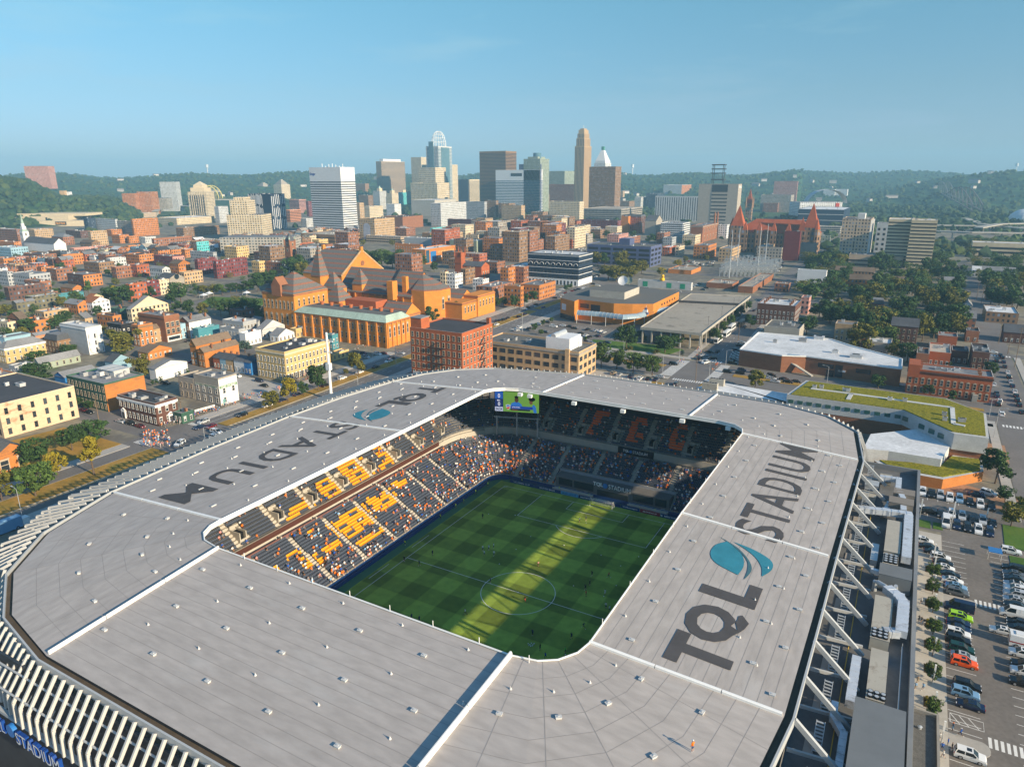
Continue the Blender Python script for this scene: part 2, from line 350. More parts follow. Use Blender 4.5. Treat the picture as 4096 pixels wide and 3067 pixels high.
flat('parking_lot',[(-251,32),(-217,32),(-217,58),(-251,58)],ASPH,G0+.012)
flat('parking_lot',[(-232,75),(-180,75),(-180,100),(-232,100)],CONC,G0+.0035)
slab('dry_lawn',ccw([(-225,-60),(-178,-60),(-178,12),(-216,12)]),DRYG,.1)
flat('parking_lot',[(90.6,-130),(112,-130),(112,82),(90.6,82)],ASPH2,G0+.003)
flat('parking_lot',[(84,82),(108,82),(108,112),(84,112)],ASPH2,G0+.0032)
slab('plaza',ccw([(82,-130),(90.6,-130),(90.6,80),(82,80)]),PLAZA,.14)
slab('brick_plaza',ccw([(91,110.5),(110,104),(112,118),(92,124)]),BRICKP,.1);slab('brick_plaza',ccw([(106,150),(112,150),(112,170),(106,170)]),BRICKP,.12)
flat('brick_plaza',[(-70,-118),(10,-118),(10,-89.5),(-70,-89.5)],mat('plaza_brick',(.27,.17,.10),.9,.25,.3,.2,2.5),G0+.02)
for P in([(84.5,83),(88,83),(88,88),(84.5,88)],[(88.6,83.5),(91,83.5),(91,88),(88.6,88)],[(105.5,82),(112,80),(112,96),(106,96)],[(106,60),(112,60),(112,76),(106,76)]):slab('lawn',ccw(P),LAWN,.12)
slab('pavement',ccw([(108,100),(111,100),(111,200),(108,200)]),CONC);slab('pavement',ccw([(127,190),(130,190),(131,330),(128,330)]),CONC)
slab('kerb_island',ccw([(90.6,43.6)]+[(96.2+1.2*math.cos(a),45.3+1.7*math.sin(a))for a in np.linspace(-1.5,1.5,9)]+[(90.6,47.0)]),CONC,.14)
slab('kerb_island',ccw([(90.6,-7.4)]+[(95.6+1.4*math.cos(a),-5.3+1.9*math.sin(a))for a in np.linspace(-1.5,1.5,9)]+[(90.6,-3.4)]),CONC,.14)
pm=MB()
STALL=[(k,y)for k,y in enumerate(np.arange(-24,78,2.72))]
for _,y in STALL:
 strip(pm,[(90.7,y),(95.9,y)],.12,G0+.009);strip(pm,[(101.6,y-1),(106.4,y-1)],.12,G0+.009)
for x in np.arange(84.5,106,2.75):strip(pm,[(x,104),(x,109)],.12,G0+.009);strip(pm,[(x,91),(x,98)],.12,G0+.009)
for P in([(91,-.2),(91,2.4),(96.3,2.4),(96.3,-.2),(91,-.2)],[(91,2.4),(92.6,-.2)],[(92.4,2.4),(94,-.2)],[(93.9,2.4),(95.6,-.2)]):strip(pm,P,.13,G0+.0135)
for x in np.arange(-86,-30,3.0):strip(pm,[(x,176),(x,182)],.12,G0+.009)
for x in np.arange(-136,-70,2.8):strip(pm,[(x,268),(x,273)],.12,G0+.009);strip(pm,[(x,290),(x,295)],.12,G0+.009)
for y in np.arange(34,58,2.8):strip(pm,[(-244,y),(-239,y)],.12,G0+.0165)
pm.build('parking_marking',WHITE,kind='structure')
PITCH=bpy.data.materials.new('mown_turf');PITCH.use_nodes=True
t=PITCH.node_tree;N=t.nodes;b=N['Principled BSDF'];b.inputs['Roughness'].default_value=.9;b.inputs['Specular IOR Level'].default_value=.1
tcn=N.new('ShaderNodeTexCoord');sp=N.new('ShaderNodeSeparateXYZ');L2=t.links.new;L2(tcn.outputs['Object'],sp.inputs[0])
def stripe(out,s,o=0):
 a=N.new('ShaderNodeMath');a.operation='MULTIPLY_ADD';L2(out,a.inputs[0]);a.inputs[1].default_value=1/s;a.inputs[2].default_value=o
 p=N.new('ShaderNodeMath');p.operation='PINGPONG';L2(a.outputs[0],p.inputs[0]);p.inputs[1].default_value=1
 q=N.new('ShaderNodeMapRange');q.inputs[1].default_value=.46;q.inputs[2].default_value=.54;L2(p.outputs[0],q.inputs[0]);return q.outputs[0]
sxx=stripe(sp.outputs[0],5.67);syy=stripe(sp.outputs[1],5.9)
ad=N.new('ShaderNodeMath');ad.operation='ADD';L2(sxx,ad.inputs[0]);L2(syy,ad.inputs[1])
nn=N.new('ShaderNodeTexNoise');nn.inputs['Scale'].default_value=.5;nn.inputs['Detail'].default_value=8;L2(tcn.outputs['Object'],nn.inputs['Vector'])
rr=N.new('ShaderNodeMapRange');rr.inputs[1].default_value=0;rr.inputs[2].default_value=2;rr.inputs[3].default_value=.66;rr.inputs[4].default_value=1.5;L2(ad.outputs[0],rr.inputs[0])
r3=N.new('ShaderNodeMapRange');r3 .inputs[1].default_value=.3;r3 .inputs[2].default_value=.7;r3 .inputs[3].default_value=.85;r3 .inputs[4].default_value=1.15;L2(nn.outputs[0],r3 .inputs[0])
ml=N.new('ShaderNodeMath');ml.operation='MULTIPLY';L2(rr.outputs[0],ml.inputs[0]);L2(r3 .outputs[0],ml.inputs[1])
vm=N.new('ShaderNodeVectorMath');vm.operation='SCALE';vm.inputs[0].default_value=(.185,.250,.036);L2(ml.outputs[0],vm.inputs['Scale']);L2(vm.outputs[0],b.inputs['Base Color'])
APRON=mat('artificial_turf',(.07,.16,.08),.95,.1,.1)
pitch=MB().box(-37.2,-55.6,-.3,37.2,55.6,0).build('pitch',PITCH,kind='structure')
MB().box(-47,-65,-.5,47,65,-.02).build('pitch_surround',APRON,kind='structure')
pl=MB();z=.006;W2=.14
def ln(P,zz=z):strip(pl,P,W2,zz)
LX,LY=34.0,52.5
for sgn in(1,-1):
 ln([(-LX,sgn*LY),(LX,sgn*LY)]);ln([(sgn*LX,-LY+.07),(sgn*LX,LY-.07)],z+.002)
 for hw,d in((20.16,16.5),(9.16,5.5)):
  ln([(-hw,sgn*(LY-.08)),(-hw,sgn*(LY-d+.07))],z+.002);ln([(hw,sgn*(LY-.08)),(hw,sgn*(LY-d+.07))],z+.002);ln([(-hw-.07,sgn*(LY-d)),(hw+.07,sgn*(LY-d))],z)
 a0=math.asin(5.5/9.15);ln([(9.15*math.cos(a),sgn*(LY-11-9.15*math.sin(a)))for a in np.linspace(a0+.02,math.pi-a0-.02,30)],z+.004)
 for sx in(1,-1):ln([(sx*(LX-math.cos(a)),sgn*(LY-math.sin(a)))for a in np.linspace(.1,1.47,8)],z+.004)
 pl.poly([(.15*math.cos(a),sgn*(LY-11)+.15*math.sin(a),z)for a in np.linspace(0,6.0,10)])
ln([(-LX+.08,0),(LX-.08,0)]);ln([(9.15*math.cos(a),9.15*math.sin(a))for a in np.linspace(0,2*math.pi,73)],z+.002);pl.poly([(.18*math.cos(a),.18*math.sin(a),z+.004)for a in np.linspace(0,6.0,10)])
for a,b_ in((-36.2,-9),(-36.2,9)):ln([(a,b_-4),(a,b_+4)],-.012+.02);
pl.build('line_marking',WHITE,pitch)
# ---------------------------------------------------------------- the stadium
MEMB=mat('roof_membrane',(.375,.340,.315),.8,.06,.05,.13,.9,stretch=(1,.3,1),bump=.08,dirt=((.46,.44,.42,1),.16,.35))
MEMB_L=mat('roof_membrane_streaked',(.385,.348,.322),.8,.06,.05,.13,.9,stretch=(.3,1,1),bump=.08,dirt=((.46,.44,.42,1),.16,.35))
WHITEM=mat('white_metal',(.78,.77,.74),.5,.06,.3);LETTER=mat('dark_roof_print',(.072,.068,.07),.9,.15,.4)
TEAL=mat('teal_roof_print',(.03,.20,.27),.85,.2,.25)
DARKM=mat('dark_metal',(.03,.035,.04),.6,.1,.5);GREYM=mat('grey_metal',(.30,.31,.32),.5,.12,.5);GALV=mat('galvanised_metal',(.50,.52,.53),.42,.12,.6,metal=.35)
TERR=mat('stand_concrete',(.44,.40,.34),.9,.12,.3);NAVY=mat('navy_seat',(.065,.078,.108),.55,.1,1);ORANGE=mat('orange_seat',(.85,.36,.016),.55,.08,1);REDSEAT=mat('red_orange_seat',(.95,.17,.03),.55,.08,1)
BOARD=mat('navy_board',(.012,.045,.16),.5,.1,.2);BLUEB=mat('sky_blue_board',(.10,.36,.60),.5,0);REDB=mat('crimson_board',(.30,.02,.03),.5,0);TXTW=mat('white_lettering',(.85,.85,.85),.6,0)
SEAM=mat('roof_seam',(.285,.265,.25),.9,.1,.5);DECK=mat('deck_membrane',(.13,.13,.13),.9,.25,.12,.12,1);GLASS=mat('dark_glass',(.02,.03,.04),.15,0,spec=.6);PARAP=mat('parapet_metal',(.20,.21,.22),.6,.1,.3)
DUCT=mat('duct_wrap',(.58,.61,.65),.4,.10,.6,metal=.25,dirt=('#6b5a48',.35,.5));BEIGE=mat('beige_unit',(.40,.37,.31),.7,.12,.3,dirt=('#5a4632',.3,.5));BEAMM=mat('painted_beam',(.42,.43,.43),.5,.08,.4)
stadium=thing('stadium','vast stadium with a pale grey ring roof lettered in black around a green pitch','stadium')
IZ,OZ=32.0,30.0
SEC=[([(-40.3,-50.2),(-40.4,-20),(-40.6,8.5)],[(-76,-50.4),(-79.2,-20),(-80.5,7)]),([(-40.6,8.5),(-40.7,30),(-40.8,51.5)],[(-80.5,7),(-79.8,30),(-77.2,51)]),([(-40.8,51.5),(-39.2,54.6),(-36.2,57),(-32,58.3),(-23.5,58.5)],[(-77.2,51),(-73.5,64),(-67,74),(-56,82.5),(-23.2,90.4)]),([(-23.5,58.5),(0,58.4),(23.7,58.2)],[(-23.2,90.4),(0,90.6),(24,90.1)]),([(23.7,58.2),(32,58.1),(36.6,57),(39.2,54.5),(40,50.9)],[(24,90.1),(44,88.2),(57,83),(65.5,73),(68.4,51)]),([(40,50.9),(39.7,25),(39.4,-2.4)],[(68.4,51),(68,25),(67.6,-2.6)]),([(39.4,-2.4),(39.6,-25),(39.8,-50)],[(67.6,-2.6),(67.4,-25),(67.1,-49)]),([(39.8,-50),(39.2,-53),(37.4,-55.8),(35,-57.4),(31.1,-58.2)],[(67.1,-49),(65.5,-63),(59,-76),(47,-86),(31,-89.6)]),([(31.1,-58.2),(0,-58.1),(-31.3,-58)],[(31,-89.6),(0,-89.6),(-30.4,-89.5)]),([(-31.3,-58),(-36,-57.2),(-38.6,-55.4),(-40,-52.8),(-40.3,-50.2)],[(-30.4,-89.5),(-46,-86.5),(-59.5,-79.5),(-69.5,-68),(-76,-50.4)])]
def dens(P,n):
 P=np.array(P,float);t=np.linspace(0,len(P)-1,n);i=np.minimum(t.astype(int),len(P)-2);f=(t-i)[:,None];return P[i]*(1-f)+P[i+1]*f
INNER,OUTER=[],[]
NR=7
roof_parts=[]
for k,(ip,op)in enumerate(SEC):
 n=9 if len(ip)==3 else 17
 A,B=dens(ip,n),dens(op,n);mb=MB()
 for i in range(n-1):
  for j in range(NR):
   t0,t1=j/NR,(j+1)/NR
   q=lambda i_,t_:(*(A[i_]*(1-t_)+B[i_]*t_),IZ+(OZ-IZ)*t_)
   mb.poly([q(i,t0),q(i,t1),q(i+1,t1),q(i+1,t0)][::-1],0)
  a,b_=A[i],A[i+1];mb.poly([(*a,IZ),(*b_,IZ),(*b_,IZ-.75),(*a,IZ-.75)],1)
  a,b_=B[i],B[i+1];mb.poly([(*a,OZ),(*a,OZ-.9),(*b_,OZ-.9),(*b_,OZ)],2)
  mb.poly([(*A[i],IZ-.75),(*A[i+1],IZ-.75),(*B[i+1],OZ-.9),(*B[i],OZ-.9)],3)
 INNER+=[tuple(p)for p in A[:-1]];OUTER+=[tuple(p)for p in B[:-1]]
 sm=mb;nl=15 if n==9 else 9
 for j in range(1,nl):
  t_=j/nl;pts=[(*(A[i]*(1-t_)+B[i]*t_),IZ+(OZ-IZ)*t_+.012)for i in range(n)]
  for i in range(n-1):
   a,b_=np.array(pts[i]),np.array(pts[i+1]);d=(b_-a);d/=np.linalg.norm(d);q=np.array([-d[1],d[0],0])*.045
   sm.poly([tuple(a-q),tuple(b_-q),tuple(b_+q),tuple(a+q)],4)
 if n==17:
  for i in range(2,n-1,3):
   a,b_=np.array((*A[i],IZ+.016)),np.array((*B[i],OZ+.016));d=b_-a;d/=np.linalg.norm(d);q=np.array([-d[1],d[0],0])*.05
   sm.poly([tuple(a-q),tuple(b_-q),tuple(b_+q),tuple(a+q)],4)
 roof_parts.append(mb.build('roof_panel',[MEMB if k in(0,1,5,6,2,9)else MEMB_L,WHITEM,DARKM,GREYM,SEAM],stadium))
 ie=MB().tube([(p[0]*1.002,p[1]*1.002,IZ+.18)for p in A],.14,6);ie.build('edge_flashing',WHITEM,roof_parts[-1])
 a,b_=np.array((*A[0],IZ+.3)),np.array((*B[0],OZ+.3));ej=MB();up=np.array((0,0,1.0));d=(b_-a)/np.linalg.norm(b_-a);s_=np.cross(d,up)
 big=k in(8,9);hw,hh=(.24,.5)if k==8 else((.17,.3)if big else(.26,.1))
 for u0,u1 in((0,.36),(.365,.7),(.705,.99)):
  p,q=a+(b_-a)*u0,a+(b_-a)*u1;prof=[(-hw,-.32),(hw,-.32),(hw,hh*.5),(hw*.45,hh),(-hw*.45,hh),(-hw,hh*.5)]
  R0=[p+s_*x+up*y for x,y in prof];R1=[q+s_*x+up*y for x,y in prof]
  for i in range(6):j=(i+1)%6;ej.poly([R0[i],R1[i],R1[j],R0[j]])
  ej.poly(R0);ej.poly(R1[::-1])
 ej.build('expansion_joint',WHITEM,stadium)
def roof_z(x,y,lift=.0):
 c=[]
 for A,B in zip(INNER,OUTER):
  dx,dy=B[0]-A[0],B[1]-A[1];t_=((x-A[0])*dx+(y-A[1])*dy)/(dx*dx+dy*dy)
  if-.08<t_<1.08:c.append((math.hypot(A[0]+dx*t_-x,A[1]+dy*t_-y),t_))
 c.sort();(e0,t0),(e1,t1)=c[0],c[1];t_=(t0*e1+t1*e0)/(e0+e1+1e-9)
 return IZ+(OZ-IZ)*min(1,max(0,t_))+lift
gm,um=MB(),MB();nO=len(OUTER);cen=np.array([-4.,0.])
def outw(p,d):
 i=min(range(nO),key=lambda k:(OUTER[k][0]-p[0])**2+(OUTER[k][1]-p[1])**2);a,b_=np.array(OUTER[i-1]),np.array(OUTER[(i+1)%nO]);t_=(b_-a)/np.linalg.norm(b_-a);nrm=np.array([-t_[1],t_[0]]);return np.array(p)+nrm*d
NORM=[]
for i in range(nO):
 a,b_=np.array(OUTER[i-1]),np.array(OUTER[(i+1)%nO]);t_=(b_-a)/np.linalg.norm(b_-a);NORM.append(np.array([-t_[1],t_[0]]))
for i in range(nO):
 j=(i+1)%nO;P,Q=np.array(OUTER[i]),np.array(OUTER[j]);n0,n1=NORM[i],NORM[j]
 gm.poly([(*P,OZ-.55),(*Q,OZ-.55),(*(Q+n1*1.0),OZ-.55),(*(P+n0*1.0),OZ-.55)])
 for d0,d1,za,zb in((1.0,1.28,OZ-1.2,OZ+.12),):
  a,b_,c_,d_=P+n0*d0,Q+n1*d0,Q+n1*d1,P+n0*d1
  um.poly([(*a,zb),(*b_,zb),(*c_,zb),(*d_,zb)]);um.poly([(*a,za),(*b_,za),(*b_,zb),(*a,zb)]);um.poly([(*d_,zb),(*c_,zb),(*c_,za),(*d_,za)])
gm.build('roof_gutter',mat('gutter_lining',(.10,.075,.05),.8,.2,.5),stadium);um.build('gutter_upstand',BEAMM,stadium)
def letters(panel_for,side):
 if side>0:spec=[('T',-47,-39.4,1),('Q',-39.8,-30.1,1),('L',-27.6,-20.6,1),('S',-3.4,3.2,0),('T',3.9,10.8,0),('A',11.2,19.3,0),('D',21.2,27.6,0),('I',30.2,31.6,0),('U',34.0,41.1,0),('M',43.4,51.4,0)]
 else:spec=[('T',50.2,44,1),('Q',42,32.2,1),('L',31.8,24.8,1),('S',9.4,3.6,0),('T',3,-4,0),('A',-5.2,-13.9,0),('D',-15.2,-22.4,0),('I',-24.9,-26.4,0),('U',-29,-36.6,0),('M',-39.3,-48,0)]
 xt,xb=(49.9,59.0)if side>0 else(-54.6,-63.6)
 for ch,y0,y1,bold in spec:
  co,fs=text_mesh(ch,.045 if bold else.012);X0,X1,Y0,Y1=co[:,0].min(),co[:,0].max(),co[:,1].min(),co[:,1].max()
  V=[]
  for c in co:
   u,v=(c[0]-X0)/(X1-X0),(c[1]-Y0)/(Y1-Y0);x,y=xb+(xt-xb)*v,y0+(y1-y0)*u;V.append((x,y,roof_z(x,y,.09)))
  me=bpy.data.meshes.new('letter');me.from_pydata(V,[],fs);me.materials.append(LETTER);me.update()
  yc=(y0+y1)/2;put('roof_letter',me,roof_parts[panel_for(yc)],label='black capital letter %s printed on the grey roof'%ch)
 yc=-13.0 if side>0 else 17.8;sy=side;
 def shp(name,pts,m):
  V=[(x,y,roof_z(x,y,.09))for x,y in pts];me=bpy.data.meshes.new(name);me.from_pydata(V,[],[tuple(range(len(V)))]);me.materials.append(m);me.update();put(name,me,roof_parts[panel_for(yc)])
 ex=(lambda t_:48.3+t_*10.9)if side>0 else(lambda t_:-53.6-t_*10.9)
 def curve(P,n=14):
  P=np.array(P,float);out=[]
  for i in range(len(P)-1):
   p0,p1,p2,p3=P[max(i-1,0)],P[i],P[i+1],P[min(i+2,len(P)-1)]
   for t_ in np.linspace(0,1,n,endpoint=False):
    out.append(.5*((2*p1)+(-p0+p2)*t_+(2*p0-5*p1+4*p2-p3)*t_**2+(-p0+3*p1-3*p2+p3)*t_**3))
  out.append(P[-1]);return out
 def W(P):return[(ex(p[0]),yc+sy*p[1])for p in P]
 shp('roof_emblem',W(curve([(.16,4.7),(.02,2.0),(.02,-1.6),(.18,-4.2),(.56,-5.8)])+curve([(.56,-5.8),(.58,-2.2),(.47,1.6),(.16,4.7)])[1:-1]),TEAL)
 shp('roof_emblem',W(curve([(.0,5.7),(.36,3.6),(.62,.2),(.72,-3),(.67,-6.9)])+curve([(.67,-6.9),(.66,-3),(.58,.2),(.34,3.2),(.0,5.7)])[1:-1]),mat('teal_grey_print',(.05,.13,.16),.85,.15,.3))
 shp('roof_emblem',W(curve([(.26,5.3),(.62,4.6),(.93,2.6),(1.0,-.4),(.9,-3.9)])+curve([(.9,-3.9),(.84,-.8),(.7,1.9),(.5,3.8),(.26,5.3)])[1:-1]),TEAL)
letters(lambda y:5 if y>-2.4 else 6,1);letters(lambda y:1 if y>7.5 else 0,-1)
VENTM=mat('vent_metal',(.55,.54,.52),.6,.08,.5)
vent_me=MB().box(-.36,-.24,0,.36,.24,.22).box(-.42,-.29,.22,.42,.29,.3).box(-.15,-.09,.3,.15,.09,.36).mesh('vent',VENTM)
ventl_me=MB().box(-.6,-.15,0,.6,.15,.16).box(-.64,-.19,.16,.64,.19,.24).mesh('vent',VENTM)
boot_me=MB().tube([(0,0,0),(0,0,.34)],.22,8,0,.05).tube([(0,0,.3),(0,0,.5)],.04,6).mesh('pipe_boot',VENTM)
for side,xs in((1,(45,61.5,65)),(-1,(-48,-58.5,-68.5,-73))):
 for i,x in enumerate(xs):
  for y in np.arange(-46+5*(i%2),52,11.3):
   put('roof_vent',ventl_me if side<0 else vent_me,stadium,(x+random.uniform(-.3,.3),y,roof_z(x,y,.01)),rz=.0 if side>0 else rad(90))
   x2=x+5*(1 if side<0 else-.6);put('pipe_boot',boot_me,stadium,(x2,y+5,roof_z(x2,y+5,.01)))
for sgn,ys in((1,(64,74,84)),(-1,(-64,-73,-82))):
 for i,y in enumerate(ys):
  for x in np.arange(-28+5*(i%2),32,12.0):
   put('roof_vent',ventl_me if sgn>0 else vent_me,stadium,(x,y,roof_z(x,y,.01)))
   put('pipe_boot',boot_me,stadium,(x+5,y+4,roof_z(x+5,y+4,.01)))
for k in(2,4,7,9):
 A,B=dens(SEC[k][0],9),dens(SEC[k][1],9)
 for i in(1,3,5,7):
  for t_ in(.35,.68):
   p=A[i]*(1-t_)+B[i]*t_;put('roof_vent',vent_me,stadium,(*p,IZ+(OZ-IZ)*t_+.01),rz=math.atan2(B[i][1]-A[i][1],B[i][0]-A[i][0])+rad(90))
  p=A[i]*.8+B[i]*.2;put('pipe_boot',boot_me,stadium,(*p,IZ+(OZ-IZ)*.2))
for x in np.arange(-24,36,8.3):MB().tube([(x,-58.25,IZ),(x,-58.25,IZ+1.25)],.06,6).build('safety_post',WHITEM,stadium)
for y in np.arange(-45,50,12):MB().tube([(39.75,y,IZ),(39.75,y,IZ+1.1)],.05,6).build('safety_post',WHITEM,stadium)
for x in(-31,-27.5,-12,4,22,35):MB().box(x-.7,57.0,30.1,x+.7,58.0,31.1).build('floodlight',WHITEM,stadium)
FIN=mat('fin_white',(.50,.49,.47),.5,.06,.5)
per=[0]
for i in range(nO):per.append(per[-1]+math.dist(OUTER[i],OUTER[(i+1)%nO]))
def along(s_):
 s_%=per[-1];i=max(k for k in range(nO)if per[k]<=s_);f_=(s_-per[i])/(per[i+1]-per[i]);j=(i+1)%nO
 return np.array(OUTER[i])*(1-f_)+np.array(OUTER[j])*f_,(NORM[i]*(1-f_)+NORM[j]*f_)
fins=[]
s_=0.0
while s_<per[-1]:
 p,n_=along(s_);n_/=np.linalg.norm(n_);s_+=2.05
 if p[0]>62 and-60<p[1]<66:continue
 if p[0]>30 and p[1]<-60:reach=3.4
 elif p[1]<-84:reach=3.4
 elif p[0]<-60 and p[1]<60:reach=3.4+8.0*min(1,max(0,(p[1]+86)/30))
 elif p[1]>60 and p[0]<-30:reach=11.4-9.0*min(1,(p[1]-60)/24)
 else:reach=2.4
 z1=OZ-1.4-(4.0 if reach<4 else 1.0);a=(*(p+n_*1.5),OZ-.35 if p[1]<-80 else OZ+.5);b_=(*(p+n_*(1.6+reach)),z1);c_=(*(p+n_*(1.75+reach)),z1-3.3 if p[1]<-84 else z1-9)
 mb=MB();w_=.30 if p[1]<-70 else.22
 mb.bar(a,b_,w_,.5);mb.bar(b_,c_,w_,.5);fins.append((math.dist(p,CP[:2]),mb))
fins.sort(key=lambda q:q[0]);rest=MB()
for k,(d_,mb)in enumerate(fins):
 if k<99:mb.build('facade_fin',FIN,stadium)
 else:
  n0=len(rest.v);rest.v+=mb.v;rest.f+=[tuple(i+n0 for i in f_)for f_ in mb.f];rest.m+=mb.m;rest.uv+=mb.uv
rest.build('facade_fin',FIN,stadium,kind='stuff')
for d_,z_,r_ in((2.6,OZ-2.6,.16),(4.3,OZ-4.7,.16)):
 MB().tube([(x,-89.6-d_+.0,z_)for x in np.linspace(-44,31,12)],r_,7).build('fin_rail',BEAMM,stadium)
for x in np.arange(-46,31,6.2):
 mb=MB();mb.bar((x,-89.2,29),(x,-92.6,24.6),.3,.45);mb.bar((x,-88,25),(x+2.8,-91,21),.22,.22);mb.bar((x+3,-88.6,28.6),(x+.4,-92.4,22),.18,.18);mb.bar((x+3.1,-88,22),(x+5.6,-91.4,26),.16,.16)
 mb.build('outrigger',BEAMM,stadium)
MB().box(-62,-91.6,1.5,64,-91.2,28.4,0).build('near_facade_wall',mat('dark_cladding',(.035,.045,.055),.6,.3,.3),stadium)
sb=MB().box(-52,-94.15,20.2,-14,-93.5,20.75).build('sign_beam',BEAMM,stadium)
SIGNB=mat('sign_blue',(.012,.06,.28),.4,0);SIGNW=mat('sign_face',(.75,.77,.8),.5,0)
for txt,x0,w_ in(('TQL',-39.6,4.6),('STADIUM',-32.0,11.4)):
 text_obj('sign_lettering',txt,SIGNB,(x0,-94.5,17.9),(1,0,0),(0,0,1),2.2,w_,.03,stadium,thick=.5);text_obj('sign_lettering',txt,SIGNW,(x0+.06,-95.02,17.92),(1,0,0),(0,0,1),2.1,w_-.1,.0,stadium)
MB().tube([(-33.7,-94.3,19.2),(-33.7,-94.9,19.2)],1.05,20).build('sign_emblem',mat('sign_sky_blue',(.03,.18,.50),.4,0),stadium)
# ---- seating bowl
def loop(o_,seg=10):
 hx,hy,r=40.2+o_,57.4+o_,5+o_*.9;P=[]
 for cx,cy,a0 in((hx-r,hy-r,0),(-hx+r,hy-r,90),(-hx+r,-hy+r,180),(hx-r,-hy+r,270)):
  P+=[(cx+r*math.cos(rad(a0+90*i/seg)),cy+r*math.sin(rad(a0+90*i/seg)))for i in range(seg+1)]
 return P
LOW=[(1.2+.82*i,1.15+.43*i)for i in range(19)]
UPP=[(18.4+.86*i,10.9+.60*i)for i in range(21)]
def terrace(rows,name,zmin,keep):
 mb=MB()
 for i,(o_,z_)in enumerate(rows):
  A,B=loop(o_),loop(o_+.86);n=len(A);zp=rows[i-1][1]if i else zmin
  for k in range(n):
   j=(k+1)%n
   if not keep(A[k],i):continue
   mb.poly([(*A[k],zp),(*A[k],z_),(*A[j],z_),(*A[j],zp)]);mb.poly([(*A[k],z_),(*B[k],z_),(*B[j],z_),(*A[j],z_)])
 return mb.build(name,TERR,stadium)
west=lambda p:p[0]>40 and p[1]<52
terrace(LOW,'lower_stand',0.0,lambda p,i:True)
terrace(UPP,'upper_stand',9.2,lambda p,i:not(p[0]>44 and i>10)and not(abs(p[1])>54 and i>13))
def ringwall(o_,z0,z1,name,m,keep=lambda p:True,parent=stadium):
 mb=MB();A=loop(o_);n=len(A)
 for k in range(n):
  j=(k+1)%n
  if keep(A[k])and keep(A[j]):mb.poly([(*A[k],z0),(*A[k],z1),(*A[j],z1),(*A[j],z0)])
 return mb.build(name,m,parent)
def cap(o_,o2,z_,name,m,keep=lambda p:True):
 mb=MB();A,B=loop(o_),loop(o2);n=len(A)
 for k in range(n):
  j=(k+1)%n
  if keep(A[k]):mb.poly([(*A[k],z_),(*B[k],z_),(*B[j],z_),(*A[j],z_)])
 return mb.build(name,m,stadium)
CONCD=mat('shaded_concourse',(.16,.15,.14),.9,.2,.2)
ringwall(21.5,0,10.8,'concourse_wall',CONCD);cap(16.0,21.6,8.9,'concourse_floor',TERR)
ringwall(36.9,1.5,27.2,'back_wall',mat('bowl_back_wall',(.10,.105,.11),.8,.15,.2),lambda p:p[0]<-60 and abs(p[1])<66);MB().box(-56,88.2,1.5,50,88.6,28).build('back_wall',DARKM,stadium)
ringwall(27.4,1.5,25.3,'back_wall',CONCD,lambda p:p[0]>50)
cap(18.0,18.5,11.95,'stand_front_rail',TERR)
ringwall(17.95,9.6,11.95,'stand_front',TERR,lambda p:p[0]>-54)
rib=MB().box(-58.9,-52,10.4,-58.3,50,11.9).build('ribbon_board',mat('ribbon_board',(.075,.03,.022),.5,.35,.3,stretch=(.2,.05,1)),stadium)
BANNER=mat('banner_stripe',(.20,.10,.09),.6,.55,.45,stretch=(.3,.3,.1))
for y0 in np.arange(-46,46,12.4):MB().box(-57.3,y0,9.2,-56.9,y0+11.6,10.1).build('loge_banner',BANNER,stadium);MB().box(-57.35,y0-.5,8.8,-56.8,y0-.1,10.4).build('loge_divider',TERR,stadium)
def railing(name,o_,z_,keep,h=1.05):
 mb=MB();A=loop(o_,8);n=len(A)
 for k in range(n):
  j=(k+1)%n
  if not(keep(A[k])and keep(A[j])):continue
  for zz in(z_+h,z_+h*.5):mb.bar((*A[k],zz),(*A[j],zz),.07,.07)
  m_=max(1,int(math.dist(A[k],A[j])/3))
  for i in range(m_):f_=i/m_;p=np.array(A[k])*(1-f_)+np.array(A[j])*f_;mb.bar((*p,z_),(*p,z_+h),.07,.07)
 return mb.build(name,GREYM,stadium)
railing('guard_rail',18.2,11.95,lambda p:p[1]>-54 and p[0]<48,.6);railing('guard_rail',16.1,8.9,lambda p:p[1]>-54 and p[0]<48)
su=MB().box(-18.5,58.7,0,19.5,63.2,4.6).build('field_suite',mat('suite_cladding',(.14,.135,.13),.8,.12,.3),stadium)
for x0,x1 in((-17.2,-12.6),(-11.8,-5.2),(8,14.4),(15.2,18.6)):MB().box(x0,58.45,2.0,x1,58.72,4.2).build('suite_window',GLASS,su)
MB().box(-3.8,58.5,.6,6.4,58.7,3.0).build('suite_window',GLASS,su)
for x0,x1 in((-18.5,-5),(7,19.5)):MB().box(x0,56.5,0,x1,58.4,1.0).box(x0,56.4,1.0,x1,56.6,1.5).build('suite_terrace',TERR,su)
text_obj('suite_lettering','TQL',TXTW,(-5.2,58.35,4.1),(1,0,0),(0,0,1),1.5,3.3,.03,su,thick=.0);text_obj('suite_lettering','STADIUM',TXTW,(-.0,58.35,4.1),(1,0,0),(0,0,1),1.5,7.2,.0,su)
MB().tube([(-1.1,58.4,4.85),(-1.1,58.2,4.85)],.8,16).build('suite_emblem',mat('sign_sky_blue',(.03,.18,.50),.4,0),su)
MB().box(-19,63.1,4.6,20,63.25,5.5).build('suite_rail',GREYM,su)
MB().box(-3.6,75.0,9.7,8.6,75.3,12.0).build('front_sign',mat('sign_black',(.01,.012,.02),.5,0),stadium)
text_obj('front_lettering','TQL',TXTW,(-1.8,74.9,10.4),(1,0,0),(0,0,1),1.0,2.1,.03,stadium);text_obj('front_lettering','STADIUM',TXTW,(1.6,74.9,10.4),(1,0,0),(0,0,1),1.0,5.0,.0,stadium)
